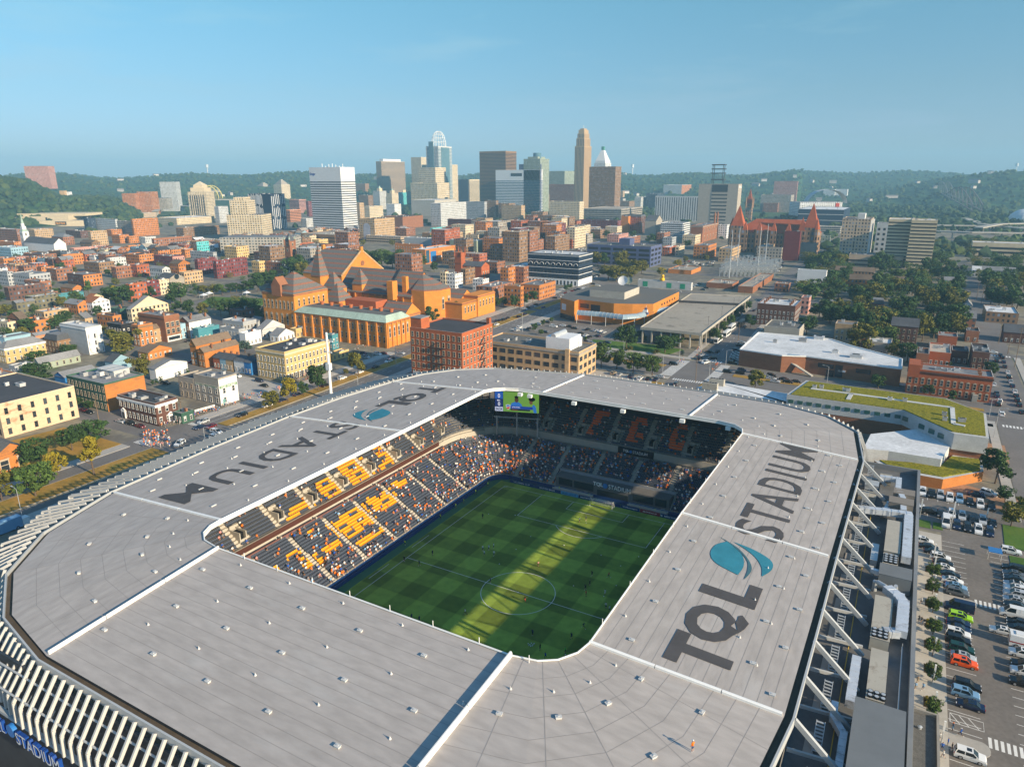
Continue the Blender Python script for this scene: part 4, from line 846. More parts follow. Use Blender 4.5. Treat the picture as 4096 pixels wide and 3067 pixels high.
def car_parts(kind):
 c=CAR[kind];Lc,W=c['L'],c['W'];hx=Lc/2
 def ring(prof,w_top,w_bot,zb):
  pass
 body=MB();sh=c['sh'];zb=.24
 bot=[(x,zb)for x,_ in sh]
 def side(y,yb):return[(x-hx,y,z)for x,z in sh],[(x-hx,yb,zb)for x,_ in sh]
 y1,yb=W/2-.03,W/2-.08;ym=W/2
 T_,B_=side(y1,yb);T2,B2=side(-y1,-yb);M_=[(x-hx,ym,zb+(z-zb)*.62)for x,z in sh];M2=[(x-hx,-ym,zb+(z-zb)*.62)for x,z in sh]
 n=len(sh)
 for i in range(n-1):
  body.poly([B_[i+1],B_[i],M_[i],M_[i+1]]);body.poly([M_[i+1],M_[i],T_[i],T_[i+1]]);body.poly([B2[i],B2[i+1],M2[i+1],M2[i]]);body.poly([M2[i],M2[i+1],T2[i+1],T2[i]])
  body.poly([T2[i],T2[i+1],T_[i+1],T_[i]]);body.poly([B_[i],B_[i+1],B2[i+1],B2[i]])
 body.poly([B_[0],B2[0],M2[0],T2[0],T_[0],M_[0]]);body.poly([B2[-1],B_[-1],M_[-1],T_[-1],T2[-1],M2[-1]])
 gh=c['gh'];yi,yo=W/2-.22,W/2-.07
 G=[[(x-hx,s*(yo if k in(0,3)else yi),z)for k,(x,z)in enumerate(gh)]for s in(1,-1)]
 r0,r1=gh[1],gh[2]
 body.box(r0[0]-hx-.02,-yi-.02,r0[1]-.03,r1[0]-hx+.02,yi+.02,r0[1]+.05)
 for s in(1,-1):
  a,b_=np.array((gh[0][0]-hx,s*yo,gh[0][1])),np.array((gh[1][0]-hx,s*yi,gh[1][1]));body.bar(a,b_,.1,.1)
  a,b_=np.array((gh[3][0]-hx,s*yo,gh[3][1])),np.array((gh[2][0]-hx,s*yi,gh[2][1]));body.bar(a,b_,.08,.08)
  xm=(gh[1][0]+gh[2][0])/2-hx;body.bar((xm,s*(yo+.005),gh[0][1]),(xm,s*(yi+.005),gh[1][1]),.1,.05)
  body.bar((gh[3][0]-hx-.35,s*(yo+.02),gh[3][1]+.1),(gh[3][0]-hx-.35,s*(yo+.2),gh[3][1]+.12),.14,.12)
 body.bar((0-hx+.02,-W/2+.1,.42),(0-hx+.02,W/2-.1,.42),.12,.14,0)
 glass=MB()
 for s in(0,1):
  g4=G[s];glass.poly(g4 if s==1 else g4[::-1])
 glass.poly([G[1][0],G[1][1],G[0][1],G[0][0]][::-1]);glass.poly([G[0][3],G[0][2],G[1][2],G[1][3]][::-1]);glass.poly([G[1][1],G[1][2],G[0][2],G[0][1]])
 if kind=='van':
  for s in(1,-1):body.poly([(gh[0][0]-hx,s*(yo+.012),gh[0][1]),(2.9-hx,s*(yo+.012),gh[0][1]),(2.9-hx,s*(yi+.012),gh[1][1]),(gh[1][0]-hx,s*(yi+.012),gh[1][1])][::s])
  body.poly([(gh[0][0]-hx-.012,-yo,1.35),(gh[0][0]-hx-.012,yo,1.35),(gh[1][0]-hx-.012,yi,1.5),(gh[1][0]-hx-.012,-yi,1.5)][::-1])
 if kind in('suv','minivan','sedan'):
  zr=r0[1]+.055;glass.poly([(r1[0]-hx-.95,-.42,zr),(r1[0]-hx-.2,-.42,zr),(r1[0]-hx-.2,.42,zr),(r1[0]-hx-.95,.42,zr)])
 wheel=MB();R=c['wr']
 wheel.tube([(0,-.11,0),(0,.11,0)],R,14,0).tube([(0,-.125,0),(0,.125,0)],R*.62,10,1)
 hl=MB().box(-.06,-.2,-.07,.05,.2,.07);tl=MB().box(-.04,-.14,-.12,.04,.14,.12)
 return dict(body=body,glass=glass,wheel=wheel,hl=hl,tl=tl,c=c)
CP_={k:car_parts(k)for k in CAR}
CMESH={}
for k,d in CP_.items():
 CMESH[k]=dict(body=d['body'].mesh('body',PAINT['white']),glass=d['glass'].mesh('glass',GLZ),wheel=d['wheel'].mesh('wheel',[TYRE,RIM]),hl=d['hl'].mesh('headlight',LAMPW),tl=d['tl'].mesh('tail_light',LAMPR))
 c=d['c'];one=MB()
 def add(mb,mi,off_=(0,0,0)):
  n0=len(one.v);one.v+=[tuple(np.array(v)+off_)for v in mb.v];one.f+=[tuple(i+n0 for i in f)for f in mb.f];one.m+=[mi]*len(mb.f);one.uv+=mb.uv
 add(d['body'],0);add(d['glass'],1)
 for wx in c['wx']:
  for s in(1,-1):add(d['wheel'],2,(wx-c['L']/2,s*(c['W']/2-.12),c['wr']))
 for s in(1,-1):add(d['hl'],3,(c['L']/2-.12,s*(c['W']/2-.3),.72 if k in('sedan','hatchback')else.85));add(d['tl'],4,(-c['L']/2+.0,s*(c['W']/2-.24),.85))
 CMESH[k]['one']=one.mesh('car',[PAINT['white'],GLZ,TYRE,LAMPW,LAMPR])
NAMES={'sedan':'sedan','suv':'sport_utility_car','hatchback':'hatchback','minivan':'minivan','van':'panel_van','pickup':'pickup_truck'}
WORD={'sedan':'sedan','suv':'SUV','hatchback':'hatchback','minivan':'minivan','van':'van','pickup':'pickup truck'}
CARS=[]
def car(x,y,heading,kind,colour,where,detail=False,z=G0+.02,label=None,group=None):
 """heading: direction the bonnet points to, in degrees from +X"""
 CARS.append((x,y,heading,kind,colour,where,detail,z,label,group))
def build_cars():
 vis=[]
 for c in CARS:
  u,v,d=proj((c[0],c[1],c[7]+.7))
  vis.append(u)
 key={}
 for i,c in enumerate(CARS):key.setdefault((c[3],c[4],c[5]),[]).append(i)
 lab={}
 ORD=['leftmost','second from the left','third from the left','fourth from the left','fifth from the left','sixth from the left','seventh from the left','eighth from the left','ninth from the left','tenth from the left','eleventh from the left','twelfth from the left','thirteenth from the left','fourteenth from the left','fifteenth from the left']
 for k,L_ in key.items():
  L_.sort(key=lambda i:vis[i])
  for j,i in enumerate(L_):
   base='%s %s %s'%(k[1],WORD[k[0]],k[2])
   lab[i]=base if len(L_)==1 else base+', '+('rightmost' if j==len(L_)-1 else ORD[min(j,14)])
 for i,(x,y,hd,kind,col,where,det,z,label,group)in enumerate(CARS):
  M=CMESH[kind];c=CAR[kind];kw=dict(label=label or lab[i],cat='van' if kind=='van' else('pickup' if kind=='pickup' else 'car'),group=group or 'cars parked and driving around the stadium')
  if det:
   o=thing(NAMES[kind],kw['label'],kw['cat'],(x,y,z),rad(hd),kw['group'])
   b_=put('body',M['body'],o);b_.material_slots[0].link='OBJECT';b_.material_slots[0].material=PAINT[col]
   put('window_glass',M['glass'],o)
   for wx in c['wx']:
    for s in(1,-1):put('wheel',M['wheel'],o,(wx-c['L']/2,s*(c['W']/2-.12),c['wr']))
   for s in(1,-1):
    put('headlight',M['hl'],o,(c['L']/2-.12,s*(c['W']/2-.3),.72 if kind in('sedan','hatchback')else.85));put('tail_light',M['tl'],o,(-c['L']/2,s*(c['W']/2-.24),.85))
  else:
   o=put(NAMES[kind],M['one'],None,(x,y,z),rz=rad(hd),**kw);o.material_slots[0].link='OBJECT';o.material_slots[0].material=PAINT[col]
   # ---------------------------------------------------------------- people
SKIN=[mat('skin_'+n,c,.6,0)for n,c in(('pale',(.50,.30,.21)),('tan',(.36,.19,.11)),('brown',(.13,.062,.035)))]
HAIRS=[mat('hair_'+n,c,.7,0)for n,c in(('dark',(.02,.014,.01)),('brown',(.09,.05,.025)),('fair',(.30,.20,.09)))]
CL={n:mat('cloth_'+n,c,.85,0)for n,c in(('orange',(.85,.20,.015)),('blue',(.02,.10,.42)),('white',(.72,.71,.68)),('navy',(.012,.02,.07)),('black',(.012,.012,.013)),('grey',(.22,.22,.23)),('pink',(.62,.28,.26)),('yellow',(.72,.85,.05)),('red',(.55,.03,.02)),('khaki',(.36,.28,.18)),('denim',(.05,.09,.17)),('light blue',(.22,.45,.70)),('green',(.15,.65,.08)))}
POSES={'stand':dict(hip=.92,legs=(((.09,0,.88),(.11,.02,.48),(.12,-.02,.07),(.13,.14,.03)),((-.09,0,.88),(-.10,.03,.48),(-.11,0,.07),(-.12,.16,.03))),arms=(((.2,0,1.42),(.27,-.02,1.14),(.28,.10,.90),(.27,.16,.80)),((-.2,0,1.42),(-.27,-.02,1.14),(-.28,.08,.90),(-.27,.14,.80)))),'walk':dict(hip=.90,legs=(((.09,0,.87),(.10,.22,.50),(.10,.26,.08),(.10,.42,.05)),((-.09,0,.87),(-.10,-.02,.46),(-.10,-.36,.17),(-.10,-.28,.04))),arms=(((.2,0,1.42),(.27,-.16,1.17),(.27,-.12,.93),(.26,-.08,.84)),((-.2,0,1.42),(-.26,.12,1.16),(-.25,.28,.98),(-.24,.33,.90)))),'stride':dict(hip=.88,legs=(((.09,0,.85),(.10,.30,.52),(.10,.42,.12),(.10,.57,.08)),((-.09,0,.85),(-.10,-.14,.46),(-.10,-.52,.28),(-.10,-.52,.12))),arms=(((.2,0,1.40),(.28,-.24,1.2),(.26,-.14,.98),(.25,-.02,.95)),((-.2,0,1.40),(-.26,.18,1.17),(-.24,.38,1.10),(-.23,.44,1.12)))),'sit':dict(hip=.48,legs=(((.09,.02,.47),(.12,.44,.50),(.12,.46,.08),(.12,.62,.04)),((-.09,.02,.47),(-.12,.44,.50),(-.12,.46,.08),(-.12,.62,.04))),arms=(((.2,0,.98),(.26,.06,.72),(.16,.28,.60),(.10,.36,.58)),((-.2,0,.98),(-.26,.06,.72),(-.16,.28,.60),(-.10,.36,.58)))),'clap':dict(hip=.92,legs=(((.09,0,.88),(.11,.02,.48),(.12,-.02,.07),(.13,.14,.03)),((-.09,0,.88),(-.10,.03,.48),(-.11,0,.07),(-.12,.16,.03))),arms=(((.2,0,1.42),(.26,.08,1.18),(.14,.26,1.30),(.04,.32,1.38)),((-.2,0,1.42),(-.26,.08,1.18),(-.14,.26,1.30),(-.04,.32,1.38)))),'phone':dict(hip=.92,legs=(((.09,0,.88),(.12,.03,.48),(.15,-.02,.07),(.17,.13,.03)),((-.09,0,.88),(-.11,.0,.48),(-.13,-.04,.07),(-.15,.12,.03))),arms=(((.2,0,1.42),(.27,.04,1.16),(.20,.28,1.2),(.12,.34,1.26)),((-.2,0,1.42),(-.27,-.02,1.14),(-.28,.08,.90),(-.27,.14,.80))))}
def person_mesh(pose,sub=1):
 """one continuous figure: a skeleton of joints grown into a body; materials: skin, hair, shirt, lower garment, shoes"""
 p=POSES[pose];h=p['hip'];V,Ed,Rr=[],[],[]
 def add(co,r,par=None):
  V.append(co);Rr.append(r);i=len(V)-1
  if par is not None:Ed.append((par,i))
  return i
 pel=add((0,0,h+.02),.135);wa=add((0,.0,h+.18),.118,pel);ch=add((0,.01,h+.38),.145,wa);sh=add((0,0,h+.52),.095,ch);ne=add((0,.01,h+.60),.055,sh);hd=add((0,.025,h+.70),.088,ne);add((0,.02,h+.82),.075,hd)
 for leg in p['legs']:
  par=pel
  for k,co in enumerate(leg):par=add(co,(.092,.062,.042,.038)[k],par)
 for arm in p['arms']:
  par=sh
  for k,co in enumerate(arm):par=add(co,(.062,.046,.034,.036)[k],par)
 me=bpy.data.meshes.new('person');me.from_pydata(V,Ed,[]);o=bpy.data.objects.new('person',me);COL.objects.link(o)
 md=o.modifiers.new('skin','SKIN');md.use_smooth_shade=True
 for i,sv in enumerate(me.skin_vertices[0].data):sv.radius=(Rr[i],Rr[i]*(.85 if i<4 else 1));sv.use_root=(i==0)
 if sub:s2=o.modifiers.new('sub','SUBSURF');s2 .levels=sub;s2 .render_levels=sub
 out=bpy.data.meshes.new_from_object(o.evaluated_get(bpy.context.evaluated_depsgraph_get()));bpy.data.objects.remove(o)
 out.materials.clear()
 for m_ in(SKIN[0],HAIRS[0],CL['orange'],CL['navy'],CL['white']):out.materials.append(m_)
 legs=np.array([j for leg in p['legs']for j in leg]);arms=[np.array(a)for a in p['arms']]
 knee=min(l[1][2]for l in p['legs'])
 for f in out.polygons:
  c=np.array(f.center);dl=min(np.linalg.norm(c-np.array(j))for leg in p['legs']for j in leg[1:]);foot=min(np.linalg.norm(c-np.array(leg[k]))for leg in p['legs']for k in(2,3));hand=min(min(np.linalg.norm(c-a[2]),np.linalg.norm(c-a[3]))for a in arms);thigh=min(np.linalg.norm(c-(np.array(leg[0])*.5+np.array(leg[1])*.5))for leg in p['legs'])
  kn=min(np.linalg.norm(c-np.array(leg[1]))for leg in p['legs']);shin=min(np.linalg.norm(c-(np.array(leg[1])*.5+np.array(leg[2])*.5))for leg in p['legs'])
  if c[2]>h+.60:mi=1 if(c[2]>h+.79 or(c[1]<0 and c[2]>h+.68))else 0
  elif hand<.13:mi=0
  elif c[2]>h+.08 and min(thigh,kn)>.12:mi=2
  elif foot<.11:mi=4
  elif shin<.16 or kn<.09:mi=5
  else:mi=3
  f.material_index=mi if mi<5 else 0
 out.update();return out
PMESH={k:person_mesh(k)for k in POSES}
PN=[0]
PERS=[]
def person(x,y,z,face,pose,shirt,lower,where,skin=None,hair=None,h=1.0,group='fans around the stadium',label=None,cap=None):
 PERS.append((x,y,z,face,pose,shirt,lower,where,skin,hair,h,group,label,cap))
CAPM=MB().tube([(0,.02,0),(0,.02,.07),(0,.02,.10)],.105,10,0,.06).box(-.075,.10,0,.075,.22,.02).mesh('cap',CL['white'])
def build_people():
 key={}
 for i,p in enumerate(PERS):
  if not p[12]:key.setdefault((p[5],p[6],p[7],p[4]),[]).append(i)
 lab={}
 OR=['first','second','third','fourth','fifth','sixth','seventh','eighth','ninth','tenth']
 verb={'stand':'standing','walk':'walking','stride':'striding','sit':'seated','clap':'with hands raised','phone':'holding up a phone'}
 for k,L_ in key.items():
  L_.sort(key=lambda i:proj(PERS[i][:3])[0])
  for j,i in enumerate(L_):
   lo='shorts' if k[1]!='denim' else 'denim trousers'
   b_='person in %s shirt and %s %s %s'%(k[0],k[1]if k[1]!='denim' else '',lo,verb[k[3]]+' '+k[2]);b_=b_.replace('  ',' ')
   lab[i]=b_ if len(L_)==1 else '%s from the left in %s top and %s, %s'%(OR[min(j,9)],k[0],k[1],k[2])
 for i,(x,y,z,face,pose,shirt,lower,where,skin,hair,h,group,label,cap)in enumerate(PERS):
  o=put('person',PMESH[pose],None,(x,y,z),rz=rad(face-90),scale=(h,h,h),label=label or lab[i],cat='person',group=group)
  ms_=[SKIN[skin if skin is not None else random.choice((0,0,1,1,2))],HAIRS[hair if hair is not None else random.choice((0,0,1,1,2))],CL[shirt],CL[lower],CL['white' if random.random()<.6 else 'black']]
  for k in range(5):o.material_slots[k].link='OBJECT';o.material_slots[k].material=ms_[k]
  if cap:
   c=put('cap',CAPM,o,(0,0,POSES[pose]['hip']+.80));c.material_slots[0].link='OBJECT';c.material_slots[0].material=CL[cap]
   # ---------------------------------------------------------------- buildings: materials and generator
def wallm(n,c,var=.16,dirt=None):return mat('wall_'+n,c,.88,var,.18,.12,1.6,objvar=.10,stretch=(1,1,2.2),dirt=dirt)
DT=((.15,.085,.05,1),.13,.4)
WL={'orange':wallm('orange_brick',(.47,.175,.045),dirt=DT),'brick':wallm('brown_brick',(.27,.115,.06),dirt=DT),'red':wallm('red_brick',(.36,.10,.04),dirt=DT),'dark':wallm('dark_brick',(.115,.055,.040)),'brown':wallm('tan_brown_brick',(.24,.14,.075)),'tan':wallm('tan_brick',(.46,.31,.17),dirt=DT),'cream':wallm('cream_stone',(.60,.49,.33)),'yellow':wallm('yellow_paint',(.58,.40,.17)),'white':wallm('white_paint',(.66,.66,.66),.08),'grey':wallm('grey_paint',(.36,.37,.38)),'stone':wallm('grey_stone',(.34,.30,.25)),'blue':wallm('blue_paint',(.03,.17,.42),.08),'pale blue':wallm('pale_blue_paint',(.27,.42,.50)),'teal':wallm('teal_paint',(.06,.22,.26)),'green':wallm('green_paint',(.04,.10,.07)),'sage':wallm('sage_paint',(.27,.31,.24)),'olive':wallm('olive_stone',(.15,.135,.085)),'pink':wallm('pink_paint',(.52,.26,.21)),'maroon':wallm('maroon_brick',(.16,.035,.035)),'navy':wallm('navy_paint',(.018,.035,.065)),'black':wallm('black_paint',(.022,.022,.026)),'slateblue':wallm('slate_blue_panel',(.085,.105,.20)),'conc':wallm('concrete',(.40,.37,.32)),'turq':wallm('turquoise_mural',(.10,.48,.50)),'peel':wallm('peeling_plaster',(.62,.47,.31),.10,('#8a4a28',.10,.75)),'salmon':wallm('salmon_paint',(.52,.22,.11)),'warm':wallm('warm_concrete',(.48,.36,.25)),'palegrey':wallm('pale_grey_panel',(.50,.50,.49))}
def roofm(n,c):return mat('roof_'+n,c,.92,.22,.10,.16,1.0,objvar=.16)
RF={'black':roofm('black_felt',(.055,.055,.06)),'grey':roofm('grey_felt',(.20,.20,.205)),'white':roofm('white_membrane',(.56,.56,.56)),'brown':roofm('brown_shingle',(.16,.115,.08)),'rust':roofm('rust_metal',(.32,.12,.05)),'gravel':roofm('gravel',(.26,.235,.20)),'slate':roofm('slate',(.085,.09,.10)),'tile':roofm('red_tile',(.34,.085,.035)),'copper':roofm('green_copper',(.34,.43,.36)),'tan':roofm('tan_felt',(.36,.31,.25))}
FRW=mat('window_frame_white',(.62,.60,.56),.6,.0);FRD=mat('window_frame_dark',(.05,.05,.055),.6,0);FRC=mat('window_frame_cream',(.58,.46,.30),.7,0);FRK=mat('window_frame_stone',(.42,.35,.26),.7,0)
PANE=mat('window_pane',(.035,.045,.055),.12,0,spec=.6,objvar=.75);BLIND=mat('window_blind',(.42,.40,.36),.5,.1,1,objvar=.3)
def win_mesh(frame,sill=True,arch=False):
 mb=MB()
 mb.box(-.5,-.10,0,-.40,.02,1,0).box(.40,-.10,0,.5,.02,1,0).box(-.4,-.10,.92,.4,.02,1,0).box(-.4,-.08,.47,.4,.02,.53,0)
 if sill:mb.box(-.58,-.20,-.06,.58,.02,0,0).box(-.56,-.16,1.0,.56,.02,1.10,0)
 if arch:mb.prism([(0,0)],0,0)if False else[mb.box(-.34+.17*i,-.11,1.10,-.17+.17*i,.02,1.12+.10*math.cos((i-1.5)*.8),0)for i in range(4)]
 mb.poly([(-.4,-.03,0),(.4,-.03,0),(.4,-.03,.47),(-.4,-.03,.47)],1);mb.poly([(-.4,-.04,.53),(.4,-.04,.53),(.4,-.04,.92),(-.4,-.04,.92)],2)
 return mb.mesh('window',[frame,PANE,PANE])
WIN={'w':win_mesh(FRW),'d':win_mesh(FRD,False),'c':win_mesh(FRC),'k':win_mesh(FRK),'a':win_mesh(FRW,True,True),'ka':win_mesh(FRK,True,True)}
WINB=WIN['w'].copy();WINB.materials[2]=BLIND
UNIT=MB().box(-.5,-.5,0,.5,.5,.8,0).box(-.55,-.55,.8,.55,.55,1,0).box(-.3,-.3,1,.3,.3,1.08,1).mesh('roof_unit',[mat('unit_grey',(.42,.42,.42),.6,.1,.5,objvar=.3),DARKM])
CHIM=MB().box(-.5,-.5,0,.5,.5,.9,0).box(-.58,-.58,.9,.58,.58,1.0,0).mesh('chimney',WL['brick'])
BOXES=[]
def windows(parent,w,d,h,fl,sx,ww,wh,side,style,z0=1.0,skipg=False,faces='FS',limit=99,inset=.06):
 """individual windows on the front (-Y) and the visible side of a box with one corner at the origin"""
 spots=[]
 nf=max(1,int((h-.5)/fl))
 for f in range(nf):
  z=z0+f*fl
  if z+wh>h-.25:break
  if skipg and f==0:continue
  if 'F' in faces:
   n=max(1,int(round(w/sx)))
   for i in range(n):spots.append((w*(i+.5)/n,0,z,0))
  if 'S' in faces:
   n=max(1,int(round(d/sx)))
   for i in range(n):spots.append(((w,d*(i+.5)/n,z,90)if side>0 else(0,d*(i+.5)/n,z,-90)))
 me=WIN[style]
 if len(spots)>limit:
  spots.sort(key=lambda s:(s[3]==0,-s[2]));rest=spots[limit:];spots=spots[:limit];V,F=[],[];src_=WIN[style];co=np.array([v.co for v in src_.vertices]);fs=[tuple(p.vertices)for p in src_.polygons];mi=[p.material_index for p in src_.polygons]*len(rest)
  for k,(x,y,z,a)in enumerate(rest):
   c,s_=math.cos(rad(a)),math.sin(rad(a));P=co*np.array([ww,1,wh]);V.append(np.stack([P[:,0]*c-P[:,1]*s_+x,P[:,0]*s_+P[:,1]*c+y,P[:,2]+z],1));F+=[tuple(i+k*len(co)for i in f)for f in fs]
  m2=bpy.data.meshes.new('window');m2 .from_pydata(np.concatenate(V).tolist(),[],F)
  for m_ in src_.materials:m2 .materials.append(m_)
  m2 .polygons.foreach_set('material_index',mi);m2 .update();put('window',m2,parent,kind='stuff')
 for(x,y,z,a)in spots:
  put('window',WINB if(style=='w' and random.random()<.3)else me,parent,(x,y,z),rz=rad(a),scale=(ww,1,wh))
def solve(t,u,vb,vt,uL,uR,H=None,w=None,d=None,g=G0):
 su,sv=src(t,u,vb if vb is not None else vt)
 if H is None:
  P=ground(su,sv,g);h=height_at(P,src(t,u,vt)[1])
 else:
  P=ground(su,src(t,u,vt)[1],g+H);P[2]=g;h=H
 side=1 if P[0]<CP[0]-2 else-1
 if uR is None:side=1
 T=P+np.array([0,0,h])
 cl=lambda s_:float(min(140,max(5,abs(s_))))
 if side>0:
  if w is None:w=cl(run_to_col(T,(-1,0,0),src(t,uL,0)[0]))
  if d is None:d=cl(run_to_col(T,(0,1,0),src(t,uR,0)[0]))
  x0=P[0]-w
 else:
  if w is None:w=cl(run_to_col(T,(1,0,0),src(t,uR,0)[0]))
  if d is None:d=cl(run_to_col(T,(0,1,0),src(t,uL,0)[0]))
  x0=P[0]
 return x0,P[1],w,d,h,side,P
def gable_part(parent,w,d,h,rh,axis,rm,wm,over=.35,hip=0):
 """pitched roof on a w x d box at height h with ridge along axis"""
 mb=MB();o=over
 if axis=='x':
  hx=hip*d/2;A=[(-o,-o,h-.1),(w+o,-o,h-.1),(w+o,d+o,h-.1),(-o,d+o,h-.1)];r0,r1=(-o+hx+(o if hip else 0),d/2,h+rh),(w+o-hx-(o if hip else 0),d/2,h+rh)
 else:
  hx=hip*w/2;A=[(w+o,-o,h-.1),(w+o,d+o,h-.1),(-o,d+o,h-.1),(-o,-o,h-.1)];r0,r1=(w/2,-o+hx+(o if hip else 0),h+rh),(w/2,d+o-hx-(o if hip else 0),h+rh)
 mb.poly([A[0],A[1],r1,r0]);mb.poly([A[2],A[3],r0,r1])
 if hip:mb.poly([A[1],A[2],r1]);mb.poly([A[3],A[0],r0])
 else:
  k=o+.02
  if axis=='x':mb.poly([(w-.01,0,h),(w-.01,d,h),(w-.01,d/2,h+rh*.98)],1);mb.poly([(.01,d,h),(.01,0,h),(.01,d/2,h+rh*.98)],1)
  else:mb.poly([(0,.01,h),(w,.01,h),(w/2,.01,h+rh*.98)],1);mb.poly([(w,d-.01,h),(0,d-.01,h),(w/2,d-.01,h+rh*.98)],1)
 mb.poly([A[3],A[2],A[1],A[0]],0)
 return mb.build('roof',[rm,wm],parent)
def B(t,u,vb,vt,uL,uR,wall,label,roof='flat',rc='grey',fl=3.5,sx=3.0,ww=1.1,wh=1.8,win='auto',H=None,w=None,d=None,style=None,cornice=None,units=None,chim=0,fac=None,side_wall=None,name='building',cat='building',faces='FS',rh=None,band=None,group=None,z0=1.0,skipg=False,g=G0,parapet=.7,minh=0):
 w_,d_=w,d
 x0,y0,w,d,h,side,P=solve(t,u,vb,vt,uL,uR,H,w,d,g)
 if h<minh:x0,y0,w,d,h,side,P=solve(t,u,vb,vt,uL,uR,minh*random.uniform(1,1.25),w_,d_,g)
 o=thing(name,label,cat,(x0,y0,g),0,group)
 BOXES.append((x0,y0,x0+w,y0+d,h,label))
 wm=WL[wall];dist=math.hypot(x0-CP[0],y0-CP[1]);r=random.Random(int(u*7+vt*13));sm=WL[side_wall]if side_wall else None
 if win=='auto':win='w' if dist<520 else 'g'
 if win=='g':wm=facade('facade_'+(fac or wall),tuple(wm.diffuse_color[:3]),(.045,.055,.07),sx,fl,.46,.52);sm=None if not side_wall else facade('facade_'+side_wall,tuple(WL[side_wall].diffuse_color[:3]),(.045,.055,.07),sx,fl,.46,.52)
 wb=MB();
 A=[(0,0),(w,0),(w,d),(0,d)]
 for i in range(4):
  p,q=A[i],A[(i+1)%4];l=math.dist(p,q);n_=max(1,round(l/sx));us=n_*sx
  wb.poly([(*p,0),(*q,0),(*q,h),(*p,h)],1 if(sm and((i==1 and side>0)or(i==3 and side<0)))else 0,[(0,.0),(us,.0),(us,h),(0,h)])
 wb.build('wall',[wm,sm or wm],o)
 rm=RF[rc]
 if roof=='flat':
  rb=MB();pt=parapet;rb.poly([(.25,.25,h),(w-.25,.25,h),(w-.25,d-.25,h),(.25,d-.25,h)],0)
  if pt:
   pw=.28;wmat=WL[wall]
   rb.box(-.04,-.04,h-.02,w+.04,pw,h+pt,1,2).box(-.04,d-pw,h-.02,w+.04,d+.04,h+pt,1,2).box(-.04,pw,h-.02,pw,d-pw,h+pt,1,2).box(w-pw,pw,h-.02,w+.04,d-pw,h+pt,1,2)
  rb.build('roof',[rm,WL[wall],mat('coping',(.40,.38,.35),.8,.1,.4)],o)
  nu=units if units is not None else min(5,int(w*d/160)+1)
  for k in range(nu):
   s_=r.uniform(1.2,2.4);put('roof_unit',UNIT,o,(r.uniform(.15,.85)*w,r.uniform(.15,.85)*d,h),rz=0,scale=(s_*r.uniform(.8,1.5),s_,r.uniform(.8,1.8)))
 elif roof in('gx','gy','hx','hy'):
  gable_part(o,w,d,h,rh or(.26*(d if roof[1]=='x' else w)),roof[1],rm,WL[wall],hip=1 if roof[0]=='h' else 0)
 elif roof=='mansard':
  mb=MB();k=1.2;h2=h+3.0;B1=[(0-.2,-.2,h),(w+.2,-.2,h),(w+.2,d+.2,h),(-.2,d+.2,h)];B2=[(k,k,h2),(w-k,k,h2),(w-k,d-k,h2),(k,d-k,h2)]
  for i in range(4):j=(i+1)%4;mb.poly([B1[i],B1[j],B2[j],B2[i]],0)
  mb.poly(B2,1);mb.build('roof',[RF['slate'],rm],o)
 if cornice:
  cm=MB();cc=WL.get(cornice);cm.box(-.35,-.35,h-.9,w+.35,-.045,h-.2).box(w+.045 if side>0 else-.35,-.04,h-.9,w+.35 if side>0 else-.045,d+.2,h-.2).box(-.2,-.2,h-1.3,w+.2,-.05,h-.92).box(w+.05 if side>0 else-.2,-.04,h-1.3,w+.2 if side>0 else-.05,d+.1,h-.92);cm.build('cornice',cc,o)
 for k in range(chim):
  put('chimney',CHIM,o,((.15 if k%2 else.85)*w,d*(k+.5)/max(1,chim),h-.2+(.6*(rh or 0))),scale=(1.1,.8,2.2))
 if win=='w':
  windows(o,w,d,h,fl,sx,ww,wh,side,style or('w' if r.random()<.7 else 'k'),z0,skipg,faces)
 elif win=='b':
  nf=max(1,int((h-1)/fl));bm=band or GLASS
  for f in range(nf):
   z=f*fl+fl*.38;z1=z+wh
   if z1>h-.6:break
   mb=MB().box(.4,-.06,z,w-.4,.02,z1)
   if side>0:mb.box(w-.02,.4,z,w+.06,d-.4,z1)
   else:mb.box(-.06,.4,z,.02,d-.4,z1)
   mb.build('window_band',bm,o)
 elif win=='v':
  n=max(2,int(w/sx))
  for i in range(n):MB().box(w*(i+.5)/n-ww/2,-.08,2,w*(i+.5)/n+ww/2,.02,h-2).build('window_slot',GLASS,o)
  n=max(2,int(d/sx))
  for i in range(n):
   y=d*(i+.5)/n;MB().box(w-.02 if side>0 else-.08,y-ww/2,2,w+.08 if side>0 else.02,y+ww/2,h-2).build('window_slot',GLASS,o)
 o['_dims']=(w,d,h,side)
 return o
def dims(o):return tuple(o['_dims'])
# ---------------------------------------------------------------- houses and blocks, left neighbourhood (near to far)
R1='brick houses of the old town'
o=B('E',40,1352,1080,None,612,'peel','long cream warehouse with peeling plaster and a black flat roof at the left edge',rc='black',w=44,fl=4.1,sx=4.6,ww=1.3,wh=2.5,style='d',parapet=.5,units=2)
o=B('E',1310,1252,1075,972,1462,'dark','two storey dark brown brick house with a thick white cornice on the street corner',rc='black',fl=4.2,sx=2.9,ww=1.3,wh=2.3,cornice='white',units=6,style='w');w,d,h,sd_=dims(o)
for a in((w*.12,0,0),(w,d*.62,90)):MB().box(-1.2,-.5,0,1.2,.0,3.4,0).box(-.8,-.55,0,.8,-.5,2.7,1).tube([(-1.25,-.25,3.4),(0,-.25,4.3),(1.25,-.25,3.4)],.28,6,0).build('doorway',[WHITEM,FRD],o,(a[0],a[1],.1)).rotation_euler.z=rad(a[2])
